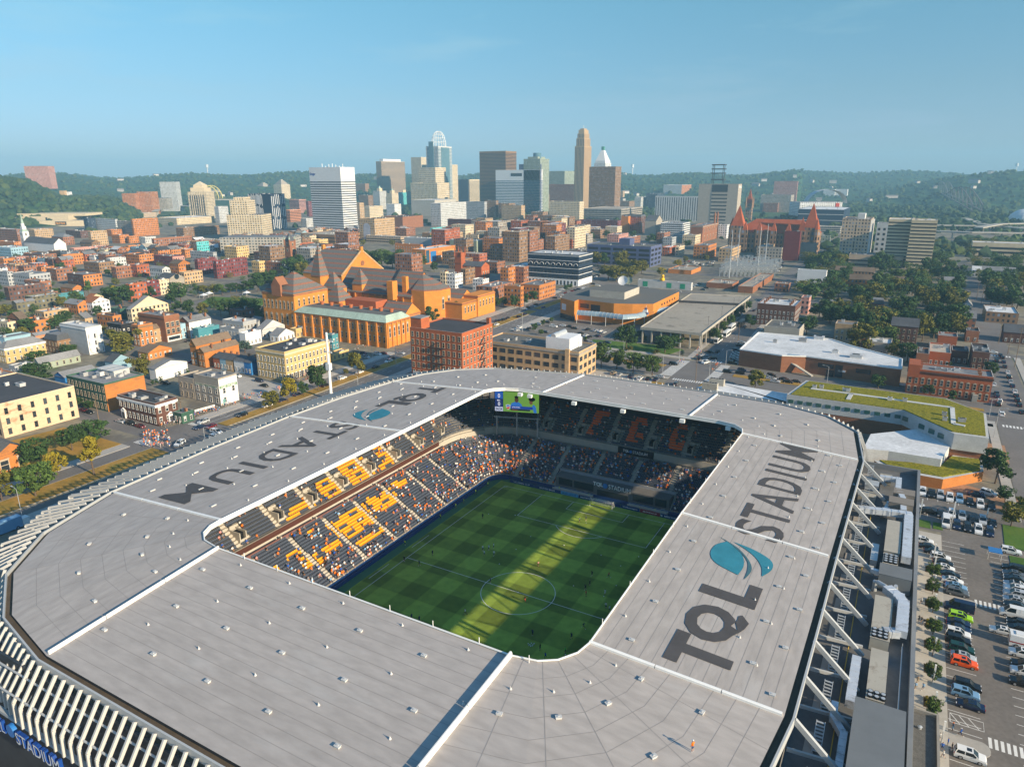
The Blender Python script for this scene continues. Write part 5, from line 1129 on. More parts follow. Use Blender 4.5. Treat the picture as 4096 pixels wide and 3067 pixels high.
def stripwall(o,name,m,z0,z1,x0,x1,face='F'):
 w,d,h,s_=dims(o)
 return(MB().box(x0,-.07,z0,x1,.0,z1)if face=='F' else MB().box(w,x0,z0,w+.07,x1,z1)).build(name,m,o)
o=B('E',1832,1082,868,1600,1957,'stone','grey three storey machinery works with a white street front and a green name band',rc='grey',fl=4.2,sx=4.4,ww=1.5,wh=2.4,side_wall='white',style='w',units=2);w,d,h,sd_=dims(o)
GT=mat('sign_green',(.10,.22,.08),.8,.1);TB=mat('faded_green_letters',(.14,.24,.12),.8,.1)
stripwall(o,'name_band',mat('band_cream',(.55,.50,.40),.85,.15,.5),h-4.3,h-3.1,.3,w-.3);stripwall(o,'name_band',GT,h-4.3,h-3.1,.3,d-.3,'S')
text_obj('sign_lettering','STOREY MACHINERY',TB,(1.2,-.1,h-4.1),(1,0,0),(0,0,1),.85,w-2.4,.01,o);text_obj('sign_lettering','STOREY MACHINERY',TXTW,(w+.1,.8,h-4.1),(0,1,0),(0,0,1),.85,d-1.6,.01,o)
MB().box(w,d*.45,.1,w+.12,d*.8,4.2).build('garage_door',WHITEM,o);MB().box(w,d*.12,.1,w+.1,d*.25,2.6).build('door',mat('door_teal',(.16,.34,.32),.6,.1),o)
B('E',1622,1036,868,1472,None,'stone','lower rear wing of the grey machinery works with a black roof',rc='black',d=11,fl=4.2,sx=4.2,ww=1.3,wh=2.2)
o=B('E',900,1133,912,548,1192,'green','row of dark painted houses ending in a high blank orange brick side wall',rc='grey',fl=3.8,sx=2.7,ww=1.2,wh=2.3,side_wall='orange',faces='F',units=8);w,d,h,sd_=dims(o)
for k in range(3):MB().box(w*.25+k*4.4,d*.55,h,w*.25+k*4.4+3.6,d*.95,h+2.4,0).box(w*.25+k*4.4-.2,d*.53,h+2.4,w*.25+k*4.4+3.8,d*.97,h+2.6,0).build('roof_cabin',WL['palegrey'],o)
B('E',548,915,848,448,803,'blue','bright blue long house with a grey roof behind the row of dark painted houses','gy','grey',win='none',rh=2.2)
B('E',1300,882,778,1258,1548,'white','plain white shed wall with a grey roof and small cypresses in front','gx','grey',win='none',rh=2.5,d=None)
B('E',1235,705,645,1140,1420,'orange','orange brick house with a brown pitched roof beside the big feathery tree','gx','brown',rh=3)
B('E',945,795,722,866,1082,'pale blue','pale blue gabled house behind the bright blue house','gx','slate',rh=3.2,win='none')
B('E',335,792,735,310,662,'sage','sage green long house with a grey pitched roof','gy','grey',rh=3,fl=3.4,sx=3.4)
B('E',60,733,608,-30,371,'yellow','pale yellow house with a grey hipped roof near the left edge','hy','grey',rh=3.2,fl=3.6,sx=3.0,cornice='white')
o=B('E',745,662,442,495,836,'grey','tall grey painted house with a blank side wall and a white bay front',rc='white',side_wall='white',faces='S',fl=4.0,sx=2.6,ww=1.5,wh=2.6,cornice='white',style='d')
w,d,h,sd_=dims(o)
for y in(d*.28,d*.72):MB().prism([(w,y-1.6),(w+1.1,y-.9),(w+1.1,y+.9),(w,y+1.6)],1,h-2).build('bay',WL['white'],o)
B('E',492,655,545,362,632,'brown','brown mansard house with arched dormers behind the pale yellow house','mansard','grey',fl=3.5)
B('E',1168,592,425,1088,1262,'orange','narrow orange brick house with three rows of arched windows',rc='slate',fl=4.3,sx=2.7,ww=1.3,wh=2.6,style='a',cornice='brown')
B('E',1278,562,450,1256,1346,'tan','small tan stone house with a brown roof right of the arched window house','gy','brown',rh=2.5,fl=3.6)
o=B('E',1387,557,350,1140,1480,'brick','five storey brown brick loft with large dark windows and white shopfront',rc='grey',faces='S',fl=4.1,sx=3.4,ww=2.4,wh=2.7,style='k',cornice='brick',units=2,chim=2);w,d,h,sd_=dims(o)
stripwall(o,'shopfront',WL['white'],.1,3.6,.4,d-.4,'S');stripwall(o,'shop_window',GLASS,.8,2.9,1.2,d-1.2,'S').location.x=.04
B('E',1492,532,418,1476,1532,'pale blue','narrow pale blue house right of the five storey brown loft',rc='white',fl=3.5,units=0)
B('E',1580,522,392,1480,1744,'brick','long house with a white front, a brick side wall and a grey roof','gy','grey',side_wall='white',rh=3,fl=4,sx=3.0,chim=3)
B('E',1652,548,455,1618,1814,'teal','teal house with a flat white roof beside the long white fronted house',rc='white',fl=3.6,sx=3.4)
B('E',1642,752,588,1613,1912,'orange','tall orange brick house with a brown gable left of the coloured terrace','gy','brown',rh=3.5,faces='F',fl=3.8,sx=2.6,ww=1.1,wh=2.0)
B('E',1705,768,642,1682,1975,'orange','lower orange brick house joined to the coloured terrace','gy','brown',rh=2.5,faces='F',chim=2)
for u,uL,wl,nm in((1826,1772,'red','red'),(1882,1828,'pale blue','pale green'),(1932,1884,'tan','tan'),(2032,1934,'white','whitish'),(2086,2034,'blue','bright blue')):
 B('E',u,780+(u-1826)*.19,688+(u-1826)*.15,uL,None,wl,'%s two storey house of the coloured terrace'%nm,'gx','slate',d=9,rh=2,fl=3.3,sx=2.4,ww=1.0,wh=1.9,faces='F',chim=1,group='coloured terrace houses')
for r_ in(('E',60,645,530,-40,256,'pale blue','pale blue house with rooftop air units at the left edge','flat','grey'),('E',292,562,503,250,492,'salmon','salmon house with a grey pitched roof','gy','grey'),('E',282,442,388,178,406,'orange','small orange brick house with a black roof above the salmon house','flat','black'),('E',362,385,312,288,566,'tan','tan house with two white rooftops','flat','white'),('E',655,328,245,528,752,'orange','orange brick house with a pale pitched roof','gx','grey'),('E',762,302,228,690,905,'white','whitish house with a rust red roof','gx','rust'),('E',746,242,192,705,856,'cream','cream house with a rust roof behind the whitish rust roofed house','gx','rust'),('E',287,282,188,205,502,'olive','long olive stone row with a white roof','flat','white'),('E',502,252,168,492,692,'teal','teal row with a white roof joined to the olive stone row','flat','white'),('E',152,325,232,95,287,'olive','olive stone house with a grey pitched roof','gy','grey'),('E',88,212,112,30,370,'dark','dark brick block with a white roof and chimneys','flat','white'),('E',932,408,348,800,1002,'orange','orange brick house with a black roof terrace','flat','black'),('E',992,342,288,915,1080,'green','dark green house with a flat roof','flat','black'),('E',1102,402,285,1072,1392,'cream','cream house under a long grey gable','gx','grey'),('E',1002,462,418,890,1112,'black','low black house with a roof garden','flat','slate'),('E',2012,482,398,1842,2122,'grey','grey brick row with a white chimneyed roof','flat','white'),('E',1988,562,458,1816,2032,'grey','grey box house with a plain side wall','flat','grey'),('E',2040,590,492,2012,2160,'white','white house with a plain wall left of the cream corner block','flat','white'),('E',122,852,765,72,272,'grey','dark grey house with a wooden balcony at the left','flat','black'),('E',92,952,868,-120,226,'orange','flat roofed orange house at the left edge','flat','grey'),('E',702,412,358,616,762,'tan','small tan house with a grey gable','gy','grey'),('E',1502,1202,1158,1466,1602,'green','green bar pavilion with a yellow wall beside the dark brown corner house','flat','grey'),('E',1092,224,84,1052,1212,'red','red orange four storey house with cream window heads facing the park','flat','grey'),('E',1216,188,62,1206,1316,'maroon','maroon house with white windows next to the red orange one','flat','grey'),('E',1320,168,52,1312,1398,'cream','cream house at the end of the terrace facing the park','flat','grey'),('E',2000,342,300,1900,2110,'dark','low dark house at the edge of the park','flat','black'),('E',420,228,150,372,480,'brick','brick house right of the dark chimneyed block','flat','grey'),('E',600,160,110,500,690,'orange','orange gabled house above the teal row','gx','brown'),('E',170,420,370,60,230,'brick','brick house with a low roof at the left','gy','brown'),('E',60,480,400,-60,95,'cream','cream stone house with balconies at the left edge','flat','tan'),('E',330,120,60,200,420,'brick','brick house with a terrace roof','flat','grey')):
 B(*r_[:8],roof=r_[8],rc=r_[9],chim=random.choice((0,1,2)),minh=3.5 if r_[6]=='green' and 'bar' in r_[7]else 7)
for k,(a,b_)in enumerate((((1478,1158),(1600,1130)),((1612,1125),(1778,1080)))):
 P,Q=at('E',*a,G0+2),at('E',*b_,G0+2);q=thing('barrier_banner','white banner with red dashes along the green bar, %s'%('left one','right one')[k],'banner',(0,0,0),0,'banners along the green bar');MB().bar((*P[:2],G0+2),(*Q[:2],G0+2),.1,.9).build('cloth',WHITEM,q)
 for f_ in np.linspace(.1,.9,7):p=P+(Q-P)*f_;d_=(Q-P)*.03;MB().bar((p[0]-d_[0]+.08,p[1]-d_[1]-.08,G0+2),(p[0]+d_[0]+.08,p[1]+d_[1]-.08,G0+2),.1,.3).build('dash',mat('dash_red',(.5,.06,.03),.7,0),q)
 MB().bar((*P[:2],G0),(*P[:2],G0+2.4),.1,.1).bar((*Q[:2],G0),(*Q[:2],G0+2.4),.1,.1).build('post',GALV,q)
o=B('E',-20,1660,1515,None,240,'orange','orange brick gabled hall with a grey roof at the lower left edge','gx','gravel',w=36,rh=3.5,fl=6,sx=6,ww=3,wh=3.6,style='k')
o=B('F',268,1137,892,-5,632,'yellow','cream four storey corner block with white window heads and a dark roof',rc='black',fl=3.95,sx=2.65,ww=1.2,wh=2.3,style='a',cornice='cream',units=7,skipg=False);w,d,h,sd_=dims(o)
stripwall(o,'shopfront',mat('shop_dark',(.05,.05,.055),.5,.2,.4),.1,3.4,.4,d-.4,'S')
for k in range(9):y=.8+k*(d-1.6)/8;MB().box(w+.06,y-.16,.1,w+.3,y+.16,3.6).build('shop_column',WL['cream'],o)
o=B('F',1778,None,732,1330,2042,'red','tall red brick loft with fire escapes and a black roof beside the stadium',H=27,rc='black',fl=3.75,sx=3.1,ww=1.35,wh=2.2,style='k',units=0);w,d,h,sd_=dims(o)
MB().box(.3,.3,h,6.5,7,h+5.2,0).box(.1,.1,h+5.2,6.7,7.2,h+5.6,1).build('lift_tower',[WL['red'],RF['grey']],o);MB().box(w-2,d-2.4,h,w-.3,d-.5,h+3.4).build('chimney',WL['red'],o)
for x,f_ in((w*.55,'F'),(d*.62,'S')):
 mb=MB()
 for k in range(1,6):
  z=k*3.75+.6
  if f_=='F':mb.box(x-4,-1.3,z,x+4,-.05,z+.08);mb.bar((x-4,-1.25,z+1),(x+4,-1.25,z+1),.06,.06);mb.bar((x-3,-.7,z),(x+2.6,-.7,z+3.7),.5,.06)
  else:mb.box(w+.05,x-3,z,w+1.2,x+3,z+.08);mb.bar((w+1.15,x-3,z+1),(w+1.15,x+3,z+1),.06,.06);mb.bar((w+.6,x-2.4,z),(w+.6,x+2.2,z+3.7),.5,.06)
 mb.build('fire_escape',FRD,o)
sg_=MB().box(.8,-.12,4.2,6.2,-.04,6.2).build('wall_sign',WL['white'],o);text_obj('sign_lettering','LOFT APARTMENTS',mat('sign_dark_text',(.05,.05,.06),.6,0),(1.0,-.14,5.3),(1,0,0),(0,0,1),.55,4.9,.01,o)
o=B('G',578,None,892,-260,728,'tan','yellow brick factory with a white penthouse behind the far stadium roof',H=14,rc='gravel',fl=4.2,sx=5.0,ww=3.2,wh=2.3,style='d',cornice='stone',units=4);w,d,h,sd_=dims(o)
MB().box(w-19,2,h,w-6,d-6,h+6,0).box(w-9,d-9,h,w-5.5,d-5.5,h+4.6,0).build('penthouse',WL['white'],o);MB().tube([(w-15,2.2,h+6.3),(w-15,d-6,h+6.3)],1.4,10).build('rooftop_duct',GALV,o);MB().box(w-7,-1,h-13,w-4.8,.5,h+1.4).build('stair_pier',WL['tan'],o)
for r_ in(('F',665,862,745,640,698,'teal','small teal side building behind the cream corner block','flat','grey'),('F',350,760,690,318,462,'yellow','small yellow house before the long hall wing','flat','tan'),('F',60,770,690,0,248,'palegrey','long pale grey house left of the yellow house','gx','grey'),('F',200,800,740,120,330,'white','white lean-to house beside the blue tarpaulin','gx','grey'),('F',665,962,908,640,802,'yellow','single storey yellow shop right of the cream corner block','flat','brown'),('F',20,690,620,-60,110,'grey','grey house at the edge of the long pale grey house','gx','grey')):B(*r_[:8],roof=r_[8],rc=r_[9])
# ---- further back on the left
F2=[('A',165,812,692,-60,232,'brick','brick apartment block behind the white church at the left edge','flat','white'),('A',312,778,692,245,456,'tan','tan apartment block right of the church steeple','flat','white'),('A',770,692,592,718,824,'navy','dark navy block with a roof tower','flat','grey'),('A',1008,695,602,818,1010,'palegrey','long pale grey office with rows of small windows','flat','grey'),('A',1152,742,620,1008,1162,'stone','stone coloured office joined to the pale grey one','flat','grey'),('A',1166,748,602,1140,1362,'orange','six storey orange and white brick warehouse','flat','white'),('A',1152,592,552,985,1352,'warm','wide beige block in front of the highway','flat','tan'),('A',1532,648,592,1360,1852,'cream','long cream courthouse with a colonnade','flat','white'),('A',1592,752,678,1518,1892,'brown','long brown brick apartment block','flat','grey'),('A',1902,632,492,1850,1968,'palegrey','pale grey tower left of the white stepped apartments','flat','grey'),('A',2102,728,658,1988,2300,'red','red brick low block below the white stepped apartments','flat','grey'),('A',1712,918,795,1640,1802,'brown','house with a turquoise painted side wall','flat','grey'),('A',2052,938,842,1935,2146,'yellow','mustard yellow house with a flat roof','flat','tan'),('A',1346,892,772,1308,1656,'brick','brown brick factory with wide dark windows','flat','grey'),('A',1262,822,758,1216,1346,'palegrey','pale box building left of the wide windowed factory','flat','white'),('A',1076,938,852,935,1122,'orange','square orange brick block with a terrace','flat','black'),('A',1122,902,832,1088,1357,'orange','orange brick building with large paned windows','flat','grey'),('A',792,858,802,690,866,'brown','brown gabled house behind the church','gx','brown'),('A',562,998,912,525,716,'orange','plain orange brick block with blank walls','flat','grey'),('A',366,982,908,200,486,'brick','brick row with small square windows','flat','black'),('A',522,932,884,415,622,'brown','long brown row with a black roof','flat','black'),('A',852,1058,980,720,986,'brown','brown brick garage with arched openings','flat','grey'),('A',952,1002,944,915,1086,'palegrey','pale ornate house with a bracketed cornice','flat','white'),('A',1212,988,910,1085,1326,'orange','orange brick row with tall windows and a dark roof','flat','black'),('A',1502,1012,924,1325,1592,'maroon','maroon row of houses with a pink end house','flat','grey'),('A',1882,1112,964,1868,2132,'maroon','long maroon brick terrace with white windows by the park','flat','black'),('A',1722,1082,950,1700,1872,'maroon','maroon terrace left of the long maroon terrace','flat','grey'),('A',1602,1162,1064,1545,1746,'tan','yellow brick apartments left of the mural wall','flat','grey'),('A',716,1148,1084,575,876,'dark','dark sided house with an ornate orange front','flat','grey'),('A',252,1148,1084,95,432,'grey','grey flat house with roof plant','flat','grey'),('A',482,1108,1036,400,626,'brick','brick house with chimneys beside the car park','flat','grey'),('A',702,762,704,565,782,'dark','dark brown block behind the gabled brown house','flat','grey'),('A',802,832,708,755,922,'tan','tan brick block with shops','flat','tan'),('A',962,742,694,915,1052,'orange','low orange block with a red fascia','flat','grey'),('A',1042,808,738,960,1112,'orange','orange stepped block with a dark roof','flat','grey'),('A',1122,808,750,1112,1196,'orange','orange block with square openings','flat','grey'),('A',542,792,752,445,636,'brick','brick house with a grey green hipped roof','hx','grey'),('A',332,818,778,245,416,'white','white house with a dark gabled roof behind the steeple','gx','slate'),('A',120,840,800,-20,180,'orange','orange house at the foot of the steeple','flat','grey'),('A',90,890,850,-40,240,'pale blue','pale flat roof house left of the church','flat','white'),('A',30,1000,945,-60,130,'orange','orange brick house near the left car park','flat','grey'),('A',60,1110,1060,-80,110,'grey','grey low block at the left edge','flat','grey'),('A',640,890,855,600,930,'pink','long low row with a pale ribbed roof','flat','tan'),('A',1000,1060,1020,960,1280,'brick','house with a long white parapet','flat','white'),('A',1180,1060,1000,1100,1285,'red','red house with an orange cornice','flat','grey'),('A',1540,1040,985,1460,1640,'orange','orange gabled house behind the stone church','gx','brown'),('A',1400,1080,1030,1290,1470,'palegrey','pale long roof left of the stone church','gx','grey'),('A',1840,960,890,1640,1850,'grey','grey house row behind the turquoise wall','flat','grey'),('A',1730,880,840,1640,1850,'white','white house with a flat roof below the turquoise wall','flat','white'),('B',25,1372,1292,-40,78,'yellow','yellow house at the park edge','flat','copper'),('B',236,1392,1302,85,298,'brick','brick house with a white front by the park','flat','grey'),('B',486,1292,1208,440,632,'red','red brick row with cream window heads right of the brick church','flat','black'),('B',542,1142,1104,485,622,'yellow','mustard house behind the red brick row','flat','tan'),('B',342,1192,1142,320,502,'red','plain red house right of the brick church tower','flat','grey'),('B',400,1130,1092,330,476,'brown','brown house with a black roof near the white slab tower','flat','black'),('B',92,1252,1184,30,242,'yellow','yellow row with white windows left of the brick church tower','flat','grey'),('B',60,1270,1212,-20,122,'dark','dark house left of the brick church tower','flat','black'),('B',560,1185,1150,400,662,'brick','low brick row with a grey roof below the dark podium','flat','slate'),('B',40,1180,1130,-60,212,'orange','orange low building with a brown roof in front of the concrete garage','flat','brown')]
SIDE={'house with a turquoise painted side wall':'turq','maroon row of houses with a pink end house':'pink','dark sided house with an ornate orange front':'orange','brick house with a white front by the park':'white'}
for r_ in F2:
 B(*r_[:8],roof=r_[8],rc=r_[9],side_wall=SIDE.get(r_[7]),chim=random.choice((0,0,1,2)),minh=10)
 # ---------------------------------------------------------------- downtown and the right hand side
FAC={}
def T(t,u,vb,vt,uL,uR,wall,label,**k):return B(t,u,vb,vt,uL,uR,wall,label,name='tower' if 'tower' in label else 'building',cat='tower' if 'tower' in label else 'building',**k)
def tier(o,f0,f1,g0,g1,z0,z1,wall,fac=None,name='upper_storeys',sx=3,fl=3.6):
 """a set-back block on top of a tower; fractions of its width and depth"""
 w,d,h,s_=dims(o);m_=WL[wall]if not fac else facade('facade_'+fac,tuple(WL[wall].diffuse_color[:3]),(.045,.055,.07),sx,fl,.46,.52)
 return MB().box(w*f0,d*g0,z0,w*f1,d*g1,z1,0,1).build(name,[m_,RF['grey']],o)
BLUEG=mat('blue_glass',(.03,.09,.15),.12,.2,.1,spec=.7);TEALG=mat('teal_glass',(.09,.17,.21),.12,.2,.1,spec=.7);DKB=mat('dark_band',(.025,.027,.033),.2,.15,.2,spec=.6)
def bands(o,fl,f,m=None,z0=3,ztop=1.5):
 """ribbon windows of a tower, one strip per storey"""
 w,d,h,s_=dims(o)
 for z in np.arange(z0,h-ztop-fl*f,fl):
  mb=MB().box(.25,-.12,z,w-.25,.05,z+fl*f)
  if s_>0:mb.box(w-.05,.25,z,w+.12,d-.25,z+fl*f)
  else:mb.box(-.12,.25,z,.05,d-.25,z+fl*f)
  mb.build('window_band',m or DKB,o)
o=T('B',765,1048,476,456,849,'white','white slab office tower with a blank top band and a small blue logo',win='none',rc='white',units=4);w,d,h,s_=dims(o);bands(o,3.95,.46,DKB,4,21)
text_obj('logo_lettering','Kroger',mat('logo_blue',(.01,.06,.32),.5,0),(1.5,-.15,h-14),(1,0,0),(0,0,1),6,13,.03,o)
for k in range(7):MB().cyl(w*(.2+.11*k),d*.5,h,h+random.uniform(3,8),.5,6).build('antenna',WHITEM,o)
o=T('B',685,1138,1062,386,897,'brown','low dark brown podium below the white slab tower',win='none',rc='tan');bands(o,5,.3,DKB,3,1)
o=T('B',1100,790,424,1035,1354,'warm','pinkish brown and dark striped office tower with a white penthouse',win='none',rc='grey',units=0);bands(o,4,.5);tier(o,.25,.9,.1,.85,dims(o)[2],dims(o)[2]+9,'white')
o=T('B',1560,840,478,1402,1640,'cream','beige office tower with punched square windows stepping out below',win='g',sx=5,fl=5.5,fac='beige_sq');w,d,h,s_=dims(o)
o=T('B',1572,850,612,1335,1670,'cream','lower wings of the beige stepped office',win='g',sx=5,fl=5.5,fac='beige_sq');o=T('B',1548,892,760,1340,1728,'conc','blank pale concrete wall block below the beige stepped office',win='none',rc='white')
T('B',1600,988,788,1508,1816,'palegrey','white hotel block with small square windows',win='g',sx=3.4,fl=3.4,fac='whitehotel')
T('B',1440,800,388,1338,1497,'cream','cream art deco tower left of the domed crown tower',win='g',fac='deco');T('B',1645,820,452,1430,1742,'cream','cream gridded office behind the beige stepped office',win='g',fac='creamgrid',sx=4,fl=4)
T('B',1835,790,580,1648,1842,'navy','black glass box beside the beige stepped office',win='none');o=T('B',1848,790,582,1838,1930,'cream','cream striped drum block right of the black glass box',win='none');bands(o,4,.45)
o=T('B',2160,850,335,1930,2250,'brown','brown and black striped bank tower with a stepped top',win='none',units=0);bands(o,3.9,.5);
o=T('C',240,870,497,-142,267,'white','white banded office with blue ribbon glass and a square notch',win='none',rc='white',units=0);w,d,h,s_=dims(o);bands(o,4.2,.5,BLUEG,3,24);MB().box(w*.35,-.3,h-16,w*.6,.1,h-8).build('notch',DKB,o)
o=T('B',152,1022,708,-72,246,'navy','dark glass tower striped with broken white fins',win='none',rc='black');w,d,h,s_=dims(o)
for k in range(22):
 f_=(k+.5)/22
 for j in range(3):
  z0=h*(j/3)+random.uniform(0,6);MB().box(w*f_-.5+random.uniform(-.6,.6),-.4,z0,w*f_+.6,.0,z0+h/3-4).build('white_fin',WL['white'],o)if k<14 else MB().box(w,d*(k-13.5)/8-.6,z0,w+.4,d*(k-13.5)/8+.5,z0+h/3-4).build('white_fin',WL['white'],o)
for r_ in(('B',902,932,784,862,932,'tan','tan office slab at the foot of the white slab tower','tan1'),('B',985,918,814,930,1096,'cream','cream building with a brown side wall','cr1'),('B',1200,892,795,1125,1252,'white','white cube building with tiny windows','wh1'),('B',1075,840,682,1010,1126,'palegrey','white gridded block left of the cupola tower','wh2'),('B',975,830,718,885,1010,'brown','brown gridded block behind the cream building','br1'),('B',1180,850,702,1125,1229,'cream','cream tower with a green cupola','cr2'),('B',1250,800,694,1228,1342,'turq','teal and rainbow glass block behind the cupola tower','tq1'),('B',950,760,616,855,976,'brown','plain brown slab tower behind the tan office slab','br2'),('B',1270,1005,905,1105,1442,'brick','long brick block with dark glass corner below the blank concrete wall','bk1'),('B',1975,1032,932,1655,1992,'maroon','red parking garage with dark decks','gr1'),('B',1032,1118,924,885,1196,'tan','tan block with a grey arch painted on its side','mu1'),('B',1252,1135,1078,950,1292,'warm','low tan garage in front of the painted arch block','gt1'),('B',300,946,845,245,386,'salmon','salmon parking garage left of the white slab tower','gs1'),('B',32,1042,982,-40,106,'red','red brick block at the foot of the striped glass tower','rd1'),('B',70,760,648,-20,152,'maroon','maroon glass block left of the stepped pyramid tower','ma1'),('B',232,790,626,150,292,'cream','cream tower with a stepped pyramid top','cr3'),('B',350,740,672,285,416,'palegrey','low white banded office near the river','wl1'),('B',380,870,755,285,432,'pink','red and white block behind the salmon garage','pk1'),('B',1300,1070,1004,1200,1376,'brick','brick row with white cornices below the brick block','bk2'),('B',1532,1068,1004,1505,1652,'turq','house with a big turquoise and yellow wall painting','tq2'),('B',1505,1105,1045,1435,1606,'brown','brown row below the turquoise wall painting','br3'),('B',1850,1105,1008,1695,1914,'maroon','maroon brick block with a white and red front','ma2'),('B',2055,1150,1034,1900,2096,'cream','cream apartment house with balconies','cr4'),('B',1975,930,775,1815,1998,'grey','grey hotel with rows of red windows','gh1'),('B',2075,930,764,1975,2094,'brown','brown apartment tower with a stepped top','br4'),('B',2185,935,790,2095,2240,'brown','second brown apartment tower right of the stepped brown one','br5'),('B',440,1000,920,385,490,'palegrey','white and brick houses left of the white slab tower','wb1'),('B',460,900,770,430,480,'maroon','narrow dark red slab beside the white slab tower','dr1'),('C',80,945,806,-90,112,'tan','tan stone block at the foot of the white banded office','tn1'),('C',265,978,864,165,312,'brown','brown gridded loft beside the tan stone block','br6'),('C',170,1024,928,80,253,'pink','pink painted house block beside the brown gridded loft','pk2'),('C',580,968,774,322,622,'cream','cream apartment slab with a fine window grid','cr5'),('C',940,938,838,618,1236,'stone','long low beige block with three window rows','st1'),('C',1460,760,628,1310,1596,'palegrey','glass office with orange end walls','go1'),('C',450,800,508,322,572,'sage','pale grey green office left of the tallest tower','sg1'),('C',450,760,548,350,486,'brick','red brown cube in front of the pale grey green office','rb1'),('C',240,870,402,100,322,'sage','glass and stone office with a drum on its roof','dr2'),('C',245,870,448,60,252,'slateblue','blue grey office with white name panels','us1'),('C',645,815,624,270,707,'brick','wide red brown office with dark square windows','rb2'),('C',310,835,710,262,322,'tan','small tan block right of the white banded office','tn2'),('C',880,905,470,668,946,'brown','broad brown ribbed tower in front of the white pyramid tower','nt1'),('C',955,790,682,870,974,'tan','tan wing at the foot of the broad brown ribbed tower','tn3'),('C',1110,830,735,1060,1210,'palegrey','white roofed convention block','cv1'),('C',1010,850,770,880,1060,'brown','brown rooftop plant block','rp1'),('C',1250,830,705,1160,1320,'navy','navy glass block behind the white roofed block','nv1'),('C',1180,700,670,1050,1300,'palegrey','distant pale terrace by the river','dp1'),('C',1700,640,548,1630,1845,'brown','striped office behind the antenna frame','so1'),('C',62,1295,1038,-82,136,'brown','tall brown apartment block left of the long brown one','ab1'),('C',340,1180,1045,130,362,'dark','long dark apartment wing between two brown blocks','ab2'),('C',370,1220,1075,290,498,'brown','ornate tan brown apartment block','ab3'),('C',540,1175,998,478,640,'cream','cream hall with tall arched windows','ha1'),('C',520,1175,1100,495,540,'red','small red house between the ornate block and the cream hall','sr1'),('C',910,1020,938,580,950,'maroon','long dark red terrace with white bays','lt1'),('C',920,1120,1060,825,1006,'pink','pinkish row of houses before the dark terrace','pr1'),('C',760,1090,1015,640,832,'brown','brown row left of the pinkish row','bw1'),('C',1110,1045,902,945,1157,'red','red brick corner block with a dark mansard','rm1'),('C',1000,1045,900,945,1030,'orange','plain orange side of the mansard block','ra1'),('C',1470,1075,962,1286,1540,'white','white parking garage with dark decks','wg1'),('C',1580,1138,1065,1475,1646,'cream','cream stone library with white window heads','cl1'),('C',1690,1268,1155,1572,1768,'orange','orange modern block framed in white','om1'),('C',1895,1292,1182,1790,1978,'tan','old fire house with red doors and arched windows','fh1'),('C',2190,1260,1172,2110,2300,'warm','tan flat block right of the old fire house','tf1'),('C',1360,1242,1170,1300,1422,'red','red painted corner shop','cs1'),('C',1440,1240,1165,1420,1492,'cream','cream corner house with shops','ch1'),('C',1310,1135,1045,1252,1368,'brick','brick house with a red front','bh1'),('C',1380,1150,1085,1305,1420,'grey','grey row beside the brick house with a red front','gr2'),('C',1850,1090,975,1785,1882,'white','white louvred garage left of the red roofed city hall','wl2'),('C',1000,1180,1090,960,1110,'brick','brick building behind the slate blue office','bb1'),('D',235,500,272,55,256,'pink','paired pink apartment towers near the river','pa1'),('D',185,540,392,-60,227,'stone','gridded stone office left of the dark arena','gs2'),('D',80,540,460,-40,180,'brick','brick office with white window rows','bo1'),('D',572,420,342,480,575,'white','white and red apartment slab across the river','ws1'),('D',678,420,342,585,680,'white','right hand white and red apartment slab across the river','ws2'),('D',840,990,604,645,916,'warm','tall tan slab tower with sawtooth balconies','tt1'),('D',110,960,850,-90,118,'stone','grey stone block left of the dark brown tower house','gb1'),('D',400,950,815,285,404,'stone','plain grey side wall beside the red brick stack','gb2'),('D',255,960,710,145,290,'maroon','tall blank red brick stack behind the city hall','rs1'),('D',530,830,745,425,540,'sage','grey flat roofed building by the side street','gf1'),('D',620,720,668,440,640,'conc','concrete garage left of the tall tan slab tower','cg1')):
 kw=dict(sx=3.4,fl=3.6,fac=r_[8],win='g');plain=('blank','plain','black glass','turquoise')
 if any(p in r_[7]for p in plain):kw['win']='none'
 o=T(*r_[:8],rc=random.choice(('grey','white','tan','black')),side_wall={'maroon brick block with a white and red front':'white','cream building with a brown side wall':None,'glass office with orange end walls':'orange','red brick corner block with a dark mansard':'dark'}.get(r_[7]),roof='mansard' if 'dark mansard' in r_[7]else 'flat',minh=8,**kw)
 if 'garage' in r_[7]and 'louvred' not in r_[7]:bands(o,3.4,.4,DKB,1.6,.4)
 if 'beige block with three' in r_[7]or 'striped office' in r_[7]:bands(o,4.5,.3)
 if 'cupola' in r_[7]:w,d,h,s_=dims(o);MB().box(w*.3,d*.3,h,w*.7,d*.7,h+9,0).cyl(w/2,d/2,h+9,h+16,w*.18,8,1,.3).build('cupola',[WL['cream'],RF['copper']],o)
 if 'stepped pyramid' in r_[7]:
  w,d,h,s_=dims(o);mb=MB()
  for k in range(5):mb.box(w*(.08+.08*k),d*(.08+.08*k),h+4*k,w*(.92-.08*k),d*(.92-.08*k),h+4*k+4)
  mb.build('stepped_top',WL['stone'],o)
 if 'drum' in r_[7]and 'roof' in r_[7]:w,d,h,s_=dims(o);MB().cyl(w*.6,d*.4,h-4,h+16,w*.22,20).build('roof_drum',TEALG,o);tier(o,.2,.8,.1,.9,h,h+6,'sage')
 if 'name panels' in r_[7]:w,d,h,s_=dims(o);MB().box(w*.42,-.4,h-12,w*.92,.0,h-4).build('name_panel',WL['white'],o);text_obj('sign_lettering','us bank',mat('sign_red',(.45,.03,.06),.5,0),(w*.46,-.5,h-10),(1,0,0),(0,0,1),4,w*.4,.02,o)
